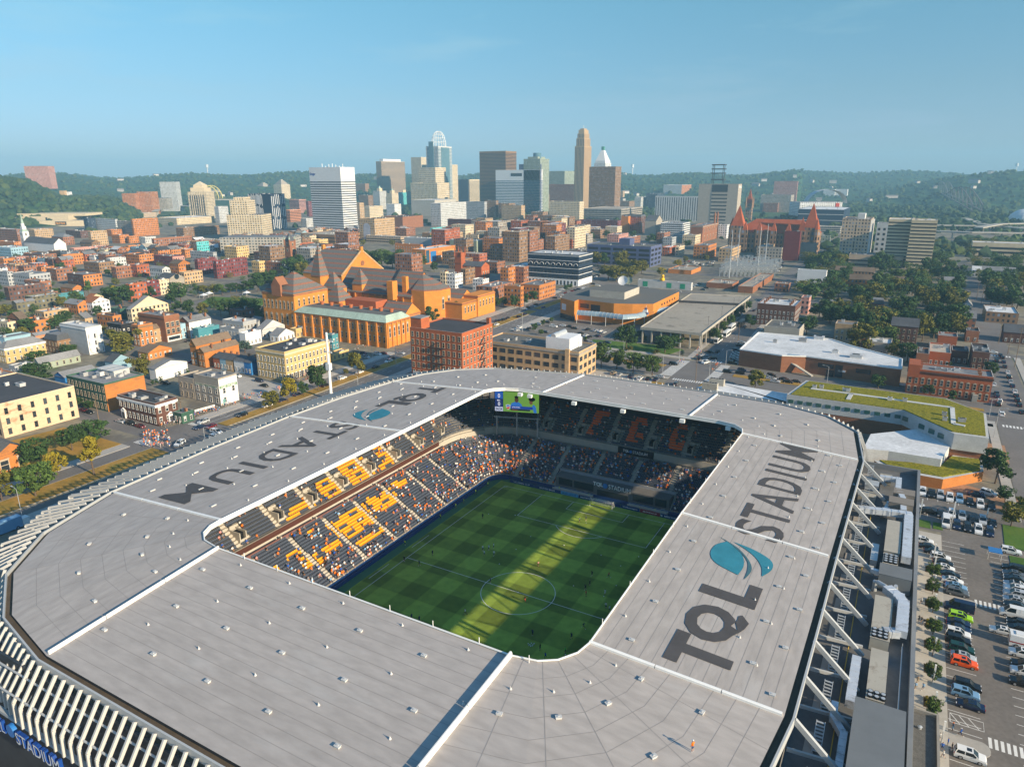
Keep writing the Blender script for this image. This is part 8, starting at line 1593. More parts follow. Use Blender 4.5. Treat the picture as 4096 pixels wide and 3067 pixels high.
def infill(x,y,w,d,h,wall,rc,gable):
 if not free(x,y,1)or not free(x+w,y+d,1)or not free(x+w,y,1)or not free(x,y+d,1)or not free(x+w/2,y+d/2,1):return False
 u,v,dd=proj((x+w,y,h));o=thing('house',None,'house',(x,y,G0),0,'brick houses filling the old town blocks');wm=WL[wall];W_=dd>520
 BOXES.append((x,y,x+w,y+d,h,'infill'));fm=facade('facade_'+wall,tuple(wm.diffuse_color[:3]),(.045,.055,.07),3,3.5,.46,.52)if W_ else wm
 MB().prism([(0,0),(w,0),(w,d),(0,d)],0,h,0,-1,bottom=False).build('wall',fm,o)
 if gable:gable_part(o,w,d,h,.28*min(w,d),'x' if w>d else 'y',RF[rc],wm)
 else:
  MB().poly([(.2,.2,h-.3),(w-.2,.2,h-.3),(w-.2,d-.2,h-.3),(.2,d-.2,h-.3)]).build('roof',RF[rc],o)
  for k in range(rI.randint(0,2)):put('roof_unit',UNIT,o,(rI.uniform(.2,.8)*w,rI.uniform(.2,.8)*d,h-.3),scale=(1.5,1.2,1.1))
 for k in range(rI.randint(0,2)):put('chimney',CHIM,o,(rI.choice((.08,.92))*w,rI.uniform(.2,.8)*d,h-.4),scale=(1,.8,2))
 if not W_:windows(o,w,d,h,3.6,2.8,1.1,1.9,1,rI.choice('wwk'))
 late(o,'%s house with a %s %s %s'%({'orange':'orange brick','brick':'brown brick','red':'red brick','dark':'dark brick','tan':'tan brick','brown':'tan brown'}.get(wall,wall),rc,'gabled roof' if gable else 'flat roof',rel(x+w/2,y+d/2)));return True
nI=0
for gx in np.arange(-840,-150,17.5):
 for gy in np.arange(-10,900,19.0):
  x,y=gx+rI.uniform(-2,2),gy+rI.uniform(-2,2);u,v,dd=proj((x,y,G0))
  if nI>=170 or u<-120 or u>2450 or v>2250:continue
  if any(abs(x+7-sx_)<13 for sx_ in(-253,-337,-427))or x>-195 and y<330 or(-330<x<-180 and 95<y<112)or(-235<x<-175 and 60<y<100):continue
  if any(abs(y+7-sy_)<11 for sy_ in(27,115,198,331,470,596)):continue
  pu,pv=(u-0)*2.07,(v-1100)*2.07
  if(1580<pu<2600 and-120<pv<330):continue
  w_,d_=rI.uniform(10,15),rI.uniform(11,16);h_=rI.choice((7,9.5,10.5,12.5))+rI.uniform(-.5,.5)
  if dd<430:h_=rI.choice((6.5,8,9.5))
  if infill(x,y,w_,d_,h_,rI.choice(('orange','orange','brick','brick','red','dark','tan','cream','white','grey','brown','pink','pale blue')),rI.choice(('black','grey','grey','white','tan','slate')),rI.random()<.2):nI+=1
nI=0
for gx in np.arange(-560,60,27):
 for gy in np.arange(420,1000,30):
  x,y=gx+rI.uniform(-3,3),gy+rI.uniform(-3,3);u,v,dd=proj((x,y,G0));pu,pv=(u-2048)*2.16,(v-450)*2.16
  if nI>=95 or u<900 or u>2900 or any(abs(y+10-sy_)<16 for sy_ in(470,593)):continue
  if pu>600 and pv>1090 or-120<x+10<-80 and y<560 or-205<x+10<-150 or(pu>1300 and pv>1000):continue
  if(u-1024)*2.16>740 and(u-1024)*2.16<1500 and(v-450)*2.16>1130 and(v-450)*2.16<1420:continue
  if infill(x,y,rI.uniform(16,24),rI.uniform(16,25),rI.choice((11,14,18,24))*(1 if dd<800 else 1.3),rI.choice(('brick','tan','cream','brown','brown','orange','stone','maroon','brick','red')),rI.choice(('grey','white','tan','black')),False):nI+=1
  # ---------------------------------------------------------------- trees seen one by one
TK={'r':'round','c':'cone','v':'vase','l':'column'};TT={'d':'dark','g':'green','o':'olive','y':'yellow','b':'blue'}
TADJ={'dark':'dark green','green':'mid green','olive':'olive green','yellow':'yellow green','blue':'blue green'};TW={'round':'round','cone':'upright','vase':'spreading','column':'columnar'}
def tree_px(t,x,yb,yt,k,tone,wide=1.0,g=G0):
 P=at(t,x,yb,g);h=max(2.5,height_at(P,src(t,x,yt)[1]));o=tree(float(P[0]),float(P[1]),h,TK[k],TT[tone],None,wide,g)
 late(o,'%s %s %s tree %s'%('small' if h<6 else('tall' if h>13 else 'middling'),TADJ[TT[tone]],TW[TK[k]],rel(float(P[0]),float(P[1]))))
TREES='''E 800 1390 1200 r d 1.15;E 780 1655 1335 c y 1.0;E 330 1580 1350 r d 1.1;E 600 1450 1240 r d 1;E 480 1655 1470 r y .95;E 270 1700 1550 r o 1.1;K 310 615 320 r g 1.05;K 20 650 405 r o 1;E 1020 665 462 v o 1.35;E 1180 865 675 v o 1.05;E 330 890 718 r d 1.55;E 320 740 618 r d 1.4;E 600 645 572 r d 1.2;E 2030 645 535 r b 1.2;E 1490 850 793 l d 1;E 1560 826 768 l d 1;E 1335 892 838 l d 1.2;E 1300 907 858 l d 1.2;E 1265 917 862 l d 1.2;E 665 1082 1012 r d 1.1;E 740 1112 1036 r d 1.1;
E 740 182 48 c g 1;E 1020 252 75 r d 1.1;E 960 250 85 c y .8;E 900 215 100 r d 1.2;E 1260 195 88 r d .9;E 1500 235 55 r d 1.1;E 1270 320 250 v o 1.6;E 60 345 248 r o 1.3;E 70 425 350 r d 1.2;E 190 505 430 r o 1.1;E 1420 240 150 r d 1;E 1210 240 150 r d .9;E 840 240 150 r d 1.1;E 1640 155 85 r g 1.1;E 1700 158 80 r o 1.1;E 1770 162 75 r o 1.1;E 1840 165 70 r g 1.1;E 1910 150 62 r d 1.1;E 1960 145 60 l d 1.2;E 2000 140 70 r d 1;E 2060 140 30 r d 1.2;E 1830 345 225 c d 1.1;E 1900 330 195 r d 1.1;E 1990 335 205 r d 1.1;E 2080 345 185 r d 1.2;E 1460 310 215 r d 1.1;E 1560 335 210 r d 1.1;E 1680 335 228 r o 1;E 1380 300 230 r g 1;E 1620 180 120 c b .9;E 1750 260 180 r d .9;
F 540 1212 978 r d .78;F 280 1308 1108 r y .75;F 130 1375 1205 r o .85;F 415 1258 1135 r d .75;F 885 1085 878 r o .78;F 780 1078 1020 r o .9;F 1525 640 485 r d .9;F 1740 600 425 c d .9;F 2090 500 410 r d .9;F 2140 490 400 r d .9;F 2195 475 390 r d .9;F 310 1425 1358 r d .9;F 165 1475 1412 r d 1;F 20 350 195 r d 1.1;F 55 630 480 r d .8;F 20 655 530 r d .8;F 410 245 105 r o 1;F 320 215 55 c d 1;F 240 330 255 r d 1;F 120 300 170 r d 1.1;
B 850 1300 1170 r o 1.1;B 930 1310 1180 r d 1.1;B 1000 1340 1188 r d 1.1;B 1090 1350 1178 r g 1.1;B 1180 1345 1188 r g 1.1;B 1280 1360 1198 r d 1.1;B 1370 1372 1205 r g 1.2;B 1420 1350 1230 r d 1;B 1240 1280 1180 r d 1;B 560 1335 1238 r d 1.1;B 730 1245 1160 r d 1;B 800 1135 1078 r o 1.1;B 850 1145 1083 r o 1.1;B 920 1155 1098 r o 1;B 1180 1155 1098 r o 1;B 350 1400 1228 r d 1;B 410 1405 1255 r d 1;B 300 1425 1255 r d 1;B 170 1365 1298 r d 1;B 2090 1265 1148 r o 1.1;B 1540 1375 1290 r d .8;B 50 1485 1375 r d 1.1;B 130 1500 1395 r d 1.1;B 230 1500 1395 r d 1.1;B 330 1500 1365 r g 1.1;B 420 1500 1375 r d 1.1;B 480 1430 1315 r o 1.1;
C 740 1330 1198 r o 1;C 800 1345 1208 c d 1.2;C 860 1300 1178 r o 1.1;C 930 1340 1188 r o 1;C 830 1450 1318 r o 1.2;C 900 1460 1318 r o 1.2;C 1000 1455 1318 r o 1.1;C 1060 1410 1268 r o 1.1;C 1120 1395 1268 r o 1;C 960 1395 1258 r o 1;C 1430 1335 1268 r y 1.2;C 1290 1412 1338 r y 1.1;C 1500 1295 1238 r o 1;C 1190 1135 1048 r d 1.2;C 1230 1125 1058 r d 1.1;C 340 995 953 r d 1.3;C 440 995 953 r d 1.3;C 560 1003 958 r o 1.3;C 640 1003 958 r o 1.3;C 720 1003 963 r o 1.3;C 670 1115 1038 r d 1.2;C 820 1095 1018 r d 1;C 1040 1085 1018 r d 1.1;C 1510 1165 1100 r d 1.2;C 1810 1105 1068 r d 1.2;C 1680 1285 1228 r o 1;
G 985 865 636 r d .92;G 1320 890 735 r d 1.25;G 1430 830 715 r d 1.2;G 1380 860 745 r d 1;G 1472 920 858 c b 1.2;G 770 1020 808 r g .85;G 905 1030 852 r g .85;G 1045 1068 873 r g .85;G 1210 1085 902 r g 1;G 2100 1198 1038 r o .95;G 1410 545 468 r d 1.5;G 1760 800 668 r g .9;G 1820 715 618 r g .9;G 1880 660 560 r g .9;G 1930 600 498 r d .9;G 1970 570 468 r d .9;G 2030 520 438 r d .9;G 2060 670 555 r d 1;G 190 705 628 r d .8;G 265 655 598 r d .8;G 250 735 682 r g .9;G 340 625 583 r g .9;G 630 792 745 r g .8;G 20 500 388 r d .9;G 110 475 375 r d .9;G 180 450 348 r d .9;G 310 400 328 r d .8;G 470 355 300 r d 1;G 505 335 290 r g 1;G 1100 760 700 r d 1.4;G 1140 790 735 r d 1.3;G 1240 900 860 r o 2;G 1010 870 830 r o 2;
H 620 650 488 r d 1;H 710 650 448 r g 1;H 890 670 508 r o .9;H 1010 650 478 r o 1;H 1330 790 535 r o .62;H 1620 755 538 r o 1;H 1060 660 520 r o 1;H 950 1195 1068 r d 1.1;H 1370 1250 1155 r d 1.2;H 1580 1305 1208 r d .8;H 1080 940 798 r o 1;H 1200 970 788 r d 1;H 1920 1090 955 r d .9;H 330 730 558 r d 1;H 1030 780 700 r d 1;H 540 640 470 r d .9;H 1560 1010 960 r d 1;H 1590 830 780 r g .9;
I 1880 690 395 r d .82;I 1960 840 715 r d 1.1;I 2010 1045 850 r o 1;I 2090 900 790 r o 1;I 2080 960 850 r d 1'''
for q in TREES.replace('\n','').split(';'):
 t,x,yb,yt,k,tone,wd=q.split();tree_px(t,float(x),float(yb),float(yt),k,tone,float(wd))
rT=random.Random(5);n_=0
while n_<96:
 x,y=rT.uniform(300,2230),rT.uniform(110,900)
 if x<700 and y>650 or(1880<x and y>520)or(1140<x and y>780):continue
 P=at('H',x,y)
 if not free(float(P[0]),float(P[1]),2.5)or abs(P[0]-119)<10:continue
 h=rT.uniform(11,18);o=tree(float(P[0]),float(P[1]),h,rT.choice(('round','round','vase')),rT.choice(('dark','dark','dark','green','olive')),None,rT.uniform(.9,1.25));n_+=1
 late(o,'%s leafy tree %s'%('tall' if h>12.5 else 'middling',rel(float(P[0]),float(P[1]))))
n_=0
while n_<26:
 x,y=rT.uniform(-20,1500),rT.uniform(-120,560);P=at('E',x,y)
 if not free(float(P[0]),float(P[1]),2):continue
 h=rT.uniform(6,11);o=tree(float(P[0]),float(P[1]),h,'round',rT.choice(('dark','dark','green','olive')),None,rT.uniform(.9,1.2));n_+=1;late(o,'yard tree %s'%rel(float(P[0]),float(P[1])))
CV={}
def cover(name,label,region,n,hr):
 V,F,MI,base=[],[],[],0;c0=[(np.array([v.co for v in m_.vertices]),np.array([tuple(p.vertices)for p in m_.polygons]))for m_ in CROWN['round']]
 while n>0:
  t,x0,x1,y0,y1=region[rT.randrange(len(region))];P=at(t,rT.uniform(x0,x1),rT.uniform(y0,y1))
  if not free(float(P[0]),float(P[1]),1.5)or abs(P[0]-119)<9:continue
  co,fs=c0[rT.randrange(3)];fs=fs[::3];used=np.unique(fs);mp_=-np.ones(len(co),int);mp_[used]=np.arange(len(used));h=rT.uniform(*hr);V.append(co[used]*np.array([1.25,1.25,1])*h+np.array([P[0],P[1],G0-h*.12]));F+=(mp_[fs]+base).tolist();base+=len(used);MI+=[rT.randrange(4)]*len(fs);n-=1
 me=bpy.data.meshes.new(name);me.from_pydata(np.concatenate(V).tolist(),[],F)
 for k in('dark','dark','green','olive'):me.materials.append(LEAF[k])
 me.polygons.foreach_set('material_index',MI);me.update();put(name,me,label=label,cat='trees',kind='stuff')
cover('tree_cover','closed tree cover between the houses on the right',[('H',300,1100,90,420),('H',500,1750,150,620),('H',1000,2250,60,420),('D',1400,2200,820,1180)],120,(10,17))
cover('back_garden_trees','small trees and shrubs of the back yards in the old town',[('E',-20,2100,-180,300),('A',0,1900,900,1180),('E',0,1200,300,700)],110,(4.5,9))
slab('park_lawn',ccw([at('E',1640,240)[:2].tolist(),at('E',2100,290)[:2].tolist(),at('E',2260,200)[:2].tolist(),at('E',1760,180)[:2].tolist()]),LAWN,.1)
for k,(x,y)in enumerate(((1690,190),(1735,175),(2045,170))):
 P=at('E',x,y);q=thing('canopy_tent','white peaked tent on the park lawn, %s'%('leftmost of three','middle of three','rightmost of three')[k],'tent',(*P[:2],G0),0,'white tents in the park');mb=MB();A=[(-2.5,-2.5,2.4),(2.5,-2.5,2.4),(2.5,2.5,2.4),(-2.5,2.5,2.4)]
 for i in range(4):mb.poly([A[i],A[(i+1)%4],(0,0,4)])
 mb.build('canopy',WHITEM,q)
 for a in A:MB().cyl(a[0]*.96,a[1]*.96,0,2.4,.06,5).build('tent_leg',WHITEM,q)
PLB=[(86.8,46.6),(86.8,39.0),(86.8,29.9),(86.7,21.5),(86.7,12.6),(86.7,1.6),(86.8,56)]
for i,(x,y)in enumerate(PLB):
 o=thing('planter','sunken planting bed on the plaza, %s from the far end'%ORDW[[6,0,1,2,3,4,5][::-1][i]if False else(1,2,3,4,5,6,0)[i]],'planter',(x,y,G0+.14),0,'planting beds on the plaza');MB().box(0,0,.005,2.8,3.2,.03).build('soil',mat('soil',(.10,.065,.04),.95,.2,1),o)
 for bx_,by_ in((.7,.8),(2.0,.9),(1.3,1.8),(.7,2.4),(2.1,2.3)):c=put('shrub',CROWN['round'][i%3],o,(bx_,by_,-.45),scale=(1.5,1.5,1.3));c.material_slots[0].link='OBJECT';c.material_slots[0].material=LEAF['yellow' if(i+int(bx_*10))%3==0 else 'olive']
 tr=tree(x+1.5,y-2.2 if i else y-1.2,4.2,'round','green',None,.75,G0+.1,'young trees on the plaza');late(tr,'young plaza tree beside the sunken planting beds')
LCOL=mat('lamp_column_white',(.80,.79,.76),.5,0);WOODP=mat('wooden_pole',(.20,.14,.09),.9,.1)
def lamp(x,y,h,kind,base,z=G0,rz=0):
 o=thing({'column':'lamp_column','street':'street_lamp','wood':'utility_pole','steel':'lattice_mast'}[kind],None,{'column':'lamp','street':'street lamp','wood':'pole','steel':'mast'}[kind],(x,y,z),rz,'poles and lamps of the streets')
 if kind=='column':MB().cyl(0,0,0,h*.55,.09,8).build('post',GALV,o);MB().box(-.16,-.16,h*.55,.16,.16,h).build('light_column',LCOL,o)
 elif kind=='street':MB().cyl(0,0,0,h,.11,7,0,.07).tube([(0,0,h-.2),(-.8,0,h+.3),(-2.2,0,h+.45)],.06,5).build('post',GALV,o);MB().box(-2.9,-.16,h+.36,-2.1,.16,h+.52).build('lamp_head',GALV,o)
 elif kind=='wood':MB().cyl(0,0,0,h,.17,7,0,.11).build('post',WOODP,o);MB().box(-1.3,-.08,h-.9,1.3,.08,h-.7).box(-1,-.08,h-2,1,.08,h-1.85).build('cross_arm',WOODP,o)
 else:MB().cyl(0,0,0,h,.7,8,0,.45).build('post',WHITEM,o);MB().box(-3.4,-.2,h-4,3.4,.2,h-3.6).box(-2.4,-.2,h-9,2.4,.2,h-8.6).box(-1,-.9,h*.45,1,.9,h*.55).build('cross_arm',WHITEM,o)
 late(o,base);return o
for(x,y)in((88.5,46.8),(88.5,37.6),(88.5,27.8),(88.4,19.3),(88.2,9.5),(88.3,.9),(89.5,-6.9),(88.6,56.5),(88.6,64)):lamp(x,y,4.6,'column','white light column in the row along the plaza')
for t,x,yb,yt,k,base in(('F',652,1292,712,'steel','tall white mast with cross arms beside the parkway'),('F',885,1222,1090,'street','street lamp on the parkway before the grey roof edge'),('F',1210,980,790,'street','street lamp by the hall end wall'),('F',1005,940,830,'street','street lamp in the car park by the hall'),('E',820,1212,990,'wood','utility pole before the dark painted houses'),('E',1700,1392,1262,'street','street lamp by the white cars on the parkway'),('K',205,850,555,'street','street lamp beside the yellow green trees'),('E',440,1230,1110,'street','street lamp before the peeling warehouse'),('E',1510,1190,1010,'wood','utility pole beside the green bar pavilion'),('G',965,882,742,'street','street lamp at the park corner by the big round tree'),('G',1300,1082,902,'street','street lamp at the crossing left of the wooden pole'),('G',1445,962,810,'street','street lamp at the lawn corner'),('G',1845,1012,868,'street','street lamp before the recreation centre corner'),('G',1700,1132,952,'street','street lamp at the crossing right of the wooden pole'),('G',1585,1142,938,'wood','wooden pole in the middle of the crossing'),('G',690,1088,790,'street','tall pole at the yellow factory corner'),('G',1955,782,640,'wood','utility pole beside the coaches'),('G',90,705,545,'street','street lamp in the car park left of the arcade'),('H',510,1142,1008,'street','street lamp before the brick recreation centre'),('H',1800,430,280,'wood','utility pole by the gabled brick house'),('H',1840,470,310,'wood','utility pole by the stepped orange houses'),('H',1990,810,610,'wood','utility pole on the right street'),('H',2070,900,730,'wood','utility pole by the dark roofed chapel'),('H',2130,1010,670,'wood','tall utility pole at the right edge'),('H',1910,1440,1290,'street','street lamp at the right street crossing'),('H',1950,1620,1370,'street','street lamp at the corner of the green roofed school'),('I',1255,975,820,'column','light column on the small lawn of the school car park'),('I',1510,1075,842,'column','light column between rows of the school car park'),('I',1805,1000,895,'column','light column at the right of the school car park')):
 P=at(t,x,yb);lamp(float(P[0]),float(P[1]),height_at(P,src(t,x,yt)[1]),k,base,rz=rad(180)if k=='street' and x>1500 else 0)
 # ---------------------------------------------------------------- cars
KK={'s':'sedan','u':'suv','h':'hatchback','m':'minivan','v':'van','p':'pickup'};KC={'w':'white','b':'black','s':'silver','g':'grey','l':'blue','r':'red','d':'dark red','p':'pale blue','o':'orange','L':'lime green','D':'dark green','n':'navy','t':'tan'}
def cars(t,lst,where,detail=False,zz=.75,dx=0):
 for q in lst.split(';'):
  x,y,kc,hd=q.split();P=at(t,float(x),float(y),G0+zz);car(float(P[0]),float(P[1]),float(hd),KK[kc[0]],KC[kc[1]],where,detail)
for t,lst in(('I','1290 1160 uw 0;1332 1208 sb 0;1376 1250 sb 0;1428 1296 uw 0;1452 1340 sb 0;1462 1380 sw 0;1508 1436 sb 0;1530 1487 sw 0;1560 1536 sp 0;1570 1585 ug 0'),('J','1650 275 vn 180;1665 355 uL 0;1648 402 sn 0;1650 452 sn 0;1642 497 uw 0;1645 552 ub 0;1672 628 uD 0;1690 694 ss 0;1697 750 uo 0;1722 945 ub 0;1706 1014 up 0;1746 1112 sn 180;1748 1550 uw 0')):cars(t,lst,'in the plaza side parking row',True,.8)
for t,lst in(('J','2130 18 sg 180;2130 72 ss 180;2130 112 ss 180;2130 157 ss 180;2130 205 ss 180;2135 252 sb 180;2130 330 vw 180;2165 398 sb 180;2170 448 sb 180;2020 470 sw 180;2195 670 uw 180;2215 770 ub 180;2215 830 uw 180;2205 920 ub 180'),('I','2030 1385 ub 180;2030 1430 sg 180;2040 1475 sb 180;2050 1520 sw 180;2050 1560 uw 180;2050 1600 us 180')):cars(t,lst,'in the outer row of the plaza car park',True,.8)
cars('I','1280 755 uw 270;1355 768 pb 270;1427 782 us 270;1505 804 uw 270;1585 813 up 270;1672 830 sb 270;1757 858 uw 270;1850 878 ub 270;1266 887 uw 90;1332 915 ub 20;1430 932 sb 270;1520 938 uw 270;1606 957 us 270;1692 982 sb 270;1776 992 us 270;1862 1012 sb 270;1472 1008 vw 270;1562 1030 un 270;1650 1050 ub 270;1742 1068 uw 270;1836 1088 un 270;1725 776 sn 0;1830 765 uw 340;2012 1245 uw 0','in the school car park',True,.8)
cars('X','540 475 us 270;430 640 sn 270;770 612 hd 270;920 772 mw 0;885 935 uw 0;1680 280 ub 270','on the parkway',True)
cars('E','1488 1390 uw 290;690 1116 sd 0;738 1132 sb 0;1000 1206 ss 0;1082 1224 ub 0;1162 1248 sd 0;1372 890 ub 10;1590 712 sr 90;1962 832 uw 0;1562 542 sb 90;1612 540 sb 90','parked beside the old houses',True)
cars('F','745 1102 uw 90;895 1052 sw 90;1035 1006 sb 90;1146 957 uw 270;95 1338 uw 90;226 1292 sn 90;360 1242 sn 90;382 1380 ub 90;72 1167 sb 0;30 1126 un 0;600 1165 ub 90','along the parkway kerb',True)
cars('F','925 887 sn 0;950 922 us 0;1050 895 uw 0;1102 890 sd 0;1252 886 ss 0;1172 932 sb 90;862 886 sb 0;2080 610 sb 90;2110 605 sb 90;2140 600 ub 90;2080 640 sw 90;2175 585 sb 90','outside the orange concert hall',True)
cars('G','40 690 us 90;65 668 uw 90;145 675 sb 90;228 636 sw 0;360 656 mw 0;442 650 sw 0;497 657 sb 0;540 672 sb 0;455 716 sn 80;490 721 sb 80;527 723 ss 80;592 720 ub 80;640 736 sw 80;667 746 sb 80;740 738 sn 150;655 682 sb 80;722 692 ss 80;762 697 sw 80;792 708 ss 80;562 786 sr 0;642 792 sr 0;692 800 ss 0;772 804 sd 0;822 796 sn 0;852 880 sw 0;990 912 sw 0;1112 926 sw 0;305 620 sb 0;285 705 sb 0','in the car park before the glass arcade')
cars('G','877 1060 ut 90;927 1072 ss 90;1030 1088 un 90;1106 1106 uw 90;1176 1108 sb 90;1242 1114 sn 90;1275 1090 ss 180','in the small car park behind the far roof edge',True)
cars('G','1727 1130 ss 200;1420 1152 ug 90;1396 980 ub 0;1670 968 uw 250;1732 932 ub 200;1622 932 ub 90;1657 907 ss 40;1777 872 sb 90;1710 876 sb 0','driving through the big crossing',True)
cars('G','1905 970 ub 0;1912 945 sn 0;1918 925 ss 0;1926 905 ss 0;1938 885 ss 0;1940 862 un 0;1970 820 sb 0;1985 795 ss 0;1862 1046 ub 0;1972 1058 ub 0;1988 1036 un 0;2100 1050 sb 0;2200 1090 ss 0;2132 685 us 90;2010 660 sn 90;2050 590 uw 90;2090 520 sb 90','beside the recreation centre')
cars('G','105 505 uw 0;142 495 sb 0;176 481 ss 0;211 469 sb 0;270 493 sl 90;60 575 ub 90;112 550 sn 90;372 411 sb 0;402 400 ss 0;436 386 sw 0;471 371 sr 0;497 365 sw 0;522 355 sr 0;548 346 sb 0;577 336 sn 0;632 340 vw 0;702 290 sb 0;740 305 sw 0','along the far reach of the parkway')
cars('G','1170 328 uw 0;1215 345 sw 0;1260 350 sb 0;1440 355 ss 0;1540 325 sb 0;1560 312 ss 0;1590 300 sw 0;1620 290 sb 0;1650 340 sn 0;1680 325 sb 0','behind the broadcasting house')
cars('H','30 1082 ub 0;30 1106 ss 0;62 1130 ss 0;140 1110 sb 0;172 1136 ub 0;242 1132 sb 0','before the recreation centre steps',True)
cars('H','1950 1157 sw 90;1975 1232 sb 90;1980 1257 sn 90;2000 1302 uw 90;1990 1327 ub 90;2018 1412 uw 90;2008 905 sb 90;2026 925 sb 90;2036 963 sn 90;2046 1003 sb 90;2070 1053 sw 90;2082 1093 ub 90;2096 1133 ss 90;2112 1168 sn 90;2132 1218 sw 90;2146 1253 sb 90;2156 1293 ub 90;2172 1333 sb 90;2192 1393 sb 90;1946 880 sw 0;1975 950 sb 90','parked along the right street')
rC=random.Random(9)
def lot(t,x0,x1,y0,y1,n,where):
 got=[]
 while len(got)<n:
  P=at(t,rC.uniform(x0,x1),rC.uniform(y0,y1));q=(round(P[0]/2.9)*2.9,round(P[1]/6.2)*6.2)
  if q in got:n-=.15;continue
  got.append(q);car(q[0],q[1],rC.choice((90,270)),rC.choice(('sedan','sedan','suv','hatchback')),rC.choice(('white','black','silver','grey','black','navy','red','silver')),where)
lot('C',1480,1770,1290,1335,22,'in the lot before the old fire house');lot('C',1900,2200,1268,1330,30,'in the lot before the red roofed city hall');lot('D',0,130,945,1050,24,'in the lot right of the city hall');lot('C',690,765,1350,1450,10,'under the olive trees');lot('C',505,640,1172,1210,12,'in the lot before the cream hall');lot('A',160,470,985,1038,14,'in the old town car park at the left');lot('G',2060,2200,120,300,0,'')
build_cars()
def bus(x,y,hd,L_,h_,m_,label,cat='coach',name='coach',glass=True):
 o=thing(name,label,cat,(x,y,G0+.02),rad(hd),'coaches waiting in the street' if cat=='coach' else None);w_=1.27
 MB().prism([(-L_/2,-w_),(L_/2-.15,-w_),(L_/2,-w_+.2),(L_/2,w_-.2),(L_/2-.15,w_),(-L_/2,w_)],.35,h_,0).box(-L_/2+1,-.7,h_,L_/2-3,.7,h_+.18).build('body',m_,o)
 if glass:
  for s_ in(1,-1):MB().box(-L_/2+.5,s_*w_-.02,1.5,L_/2-.6,s_*w_+.02,2.7).build('side_window',GLZ,o)
  MB().box(L_/2-.02,-1.05,1.1,L_/2+.03,1.05,2.8).build('windscreen',GLZ,o)
 for wx in(-L_*.3,L_*.32):
  for s_ in(1,-1):put('wheel',CMESH['van']['wheel'],o,(wx,s_*(w_-.08),.48),scale=1.3*Vector((1,1,1)))
 return o
for k,(x,y,m_)in enumerate(((1782,775,'white'),(1856,722,'white'),(1900,668,'white'),(1985,632,'black'))):P=at('G',x,y,G0+1.5);bus(P[0],P[1],270,12,3.5,PAINT[m_],('white coach nearest the crossing','second white coach in the queue','third white coach in the queue','black coach at the end of the queue')[k])
P=at('J',2190,560,G0+1.5);o=bus(P[0]+1,P[1],0,6.4,2.9,PAINT['white'],'white ambulance with a red stripe in the plaza car park','ambulance','ambulance',False);MB().box(-3.22,-1.3,1.2,3,-1.275,1.45).box(-3.23,-1.28,1.2,-3.2,1.28,1.45).build('red_stripe',PAINT['red'],o)
P=at('K',40,880,G0+1.6);o=bus(P[0],P[1],90,8.5,3.6,PAINT['pale blue'],'pale blue delivery truck on the parkway at the left edge','truck','delivery_truck',False);MB().box(4.3,-1.15,.5,6.2,1.15,2.5).build('cab',PAINT['white'],o);MB().box(6.18,-1,1.5,6.24,1,2.3).build('windscreen',GLZ,o)
P=at('I',1880,1250,G0+2);o=thing('canopy_tent','blue pop up canopy in the plaza car park','tent',(P[0],P[1],G0));MB().box(-1.5,-1.5,2.2,1.5,1.5,2.35).build('canopy',WL['blue'],o);[MB().cyl(a*1.4,b_*1.4,0,2.2,.04,5).build('tent_leg',WHITEM,o)for a in(1,-1)for b_ in(1,-1)]
# ---------------------------------------------------------------- people
rP=random.Random(11)
def pshirt():return rP.choice(('orange','orange','orange','orange','blue','blue','white','white','navy','light blue','grey','red','pink'))
def folk(t,x0,x1,y0,y1,n,where,face=None,skew=0):
 for i in range(n):
  x=rP.uniform(x0,x1);y=rP.uniform(y0,y1)+skew*(x-x0)/(x1-x0);P=at(t,x,y,G0);person(float(P[0]),float(P[1]),G0+.14,(face if face is not None else 0)+rP.uniform(-60,60),rP.choice(('walk','walk','stand','stride')),pshirt(),rP.choice(('denim','navy','khaki','grey','black','white')),where,h=rP.uniform(.94,1.06))
folk('E',1190,1410,1305,1430,78,'in the crowd crossing the parkway',0);folk('E',1320,1530,1215,1270,30,'before the dark brown corner house',270,-30);folk('E',1470,1830,1180,1215,42,'before the green bar pavilion',270,-85);folk('E',1840,1960,1075,1110,10,'before the white street front',90,-20);folk('E',2000,2115,1000,1050,8,'past the machinery works',90,-15)
folk('F',300,465,1110,1170,16,'outside the cream corner block',90,-40);folk('F',165,222,1185,1222,8,'waiting near the small yellow tree',0);folk('F',0,60,1250,1300,7,'at the kerb below the cream block',90);folk('G',1590,1640,850,930,12,'under the parking deck corner',0);folk('G',1725,1780,975,1055,10,'at the recreation centre crossing',90);folk('G',1435,1490,955,1000,6,'at the crossing by the lawn corner',0);folk('F',830,960,820,900,6,'by the hall doors',0)
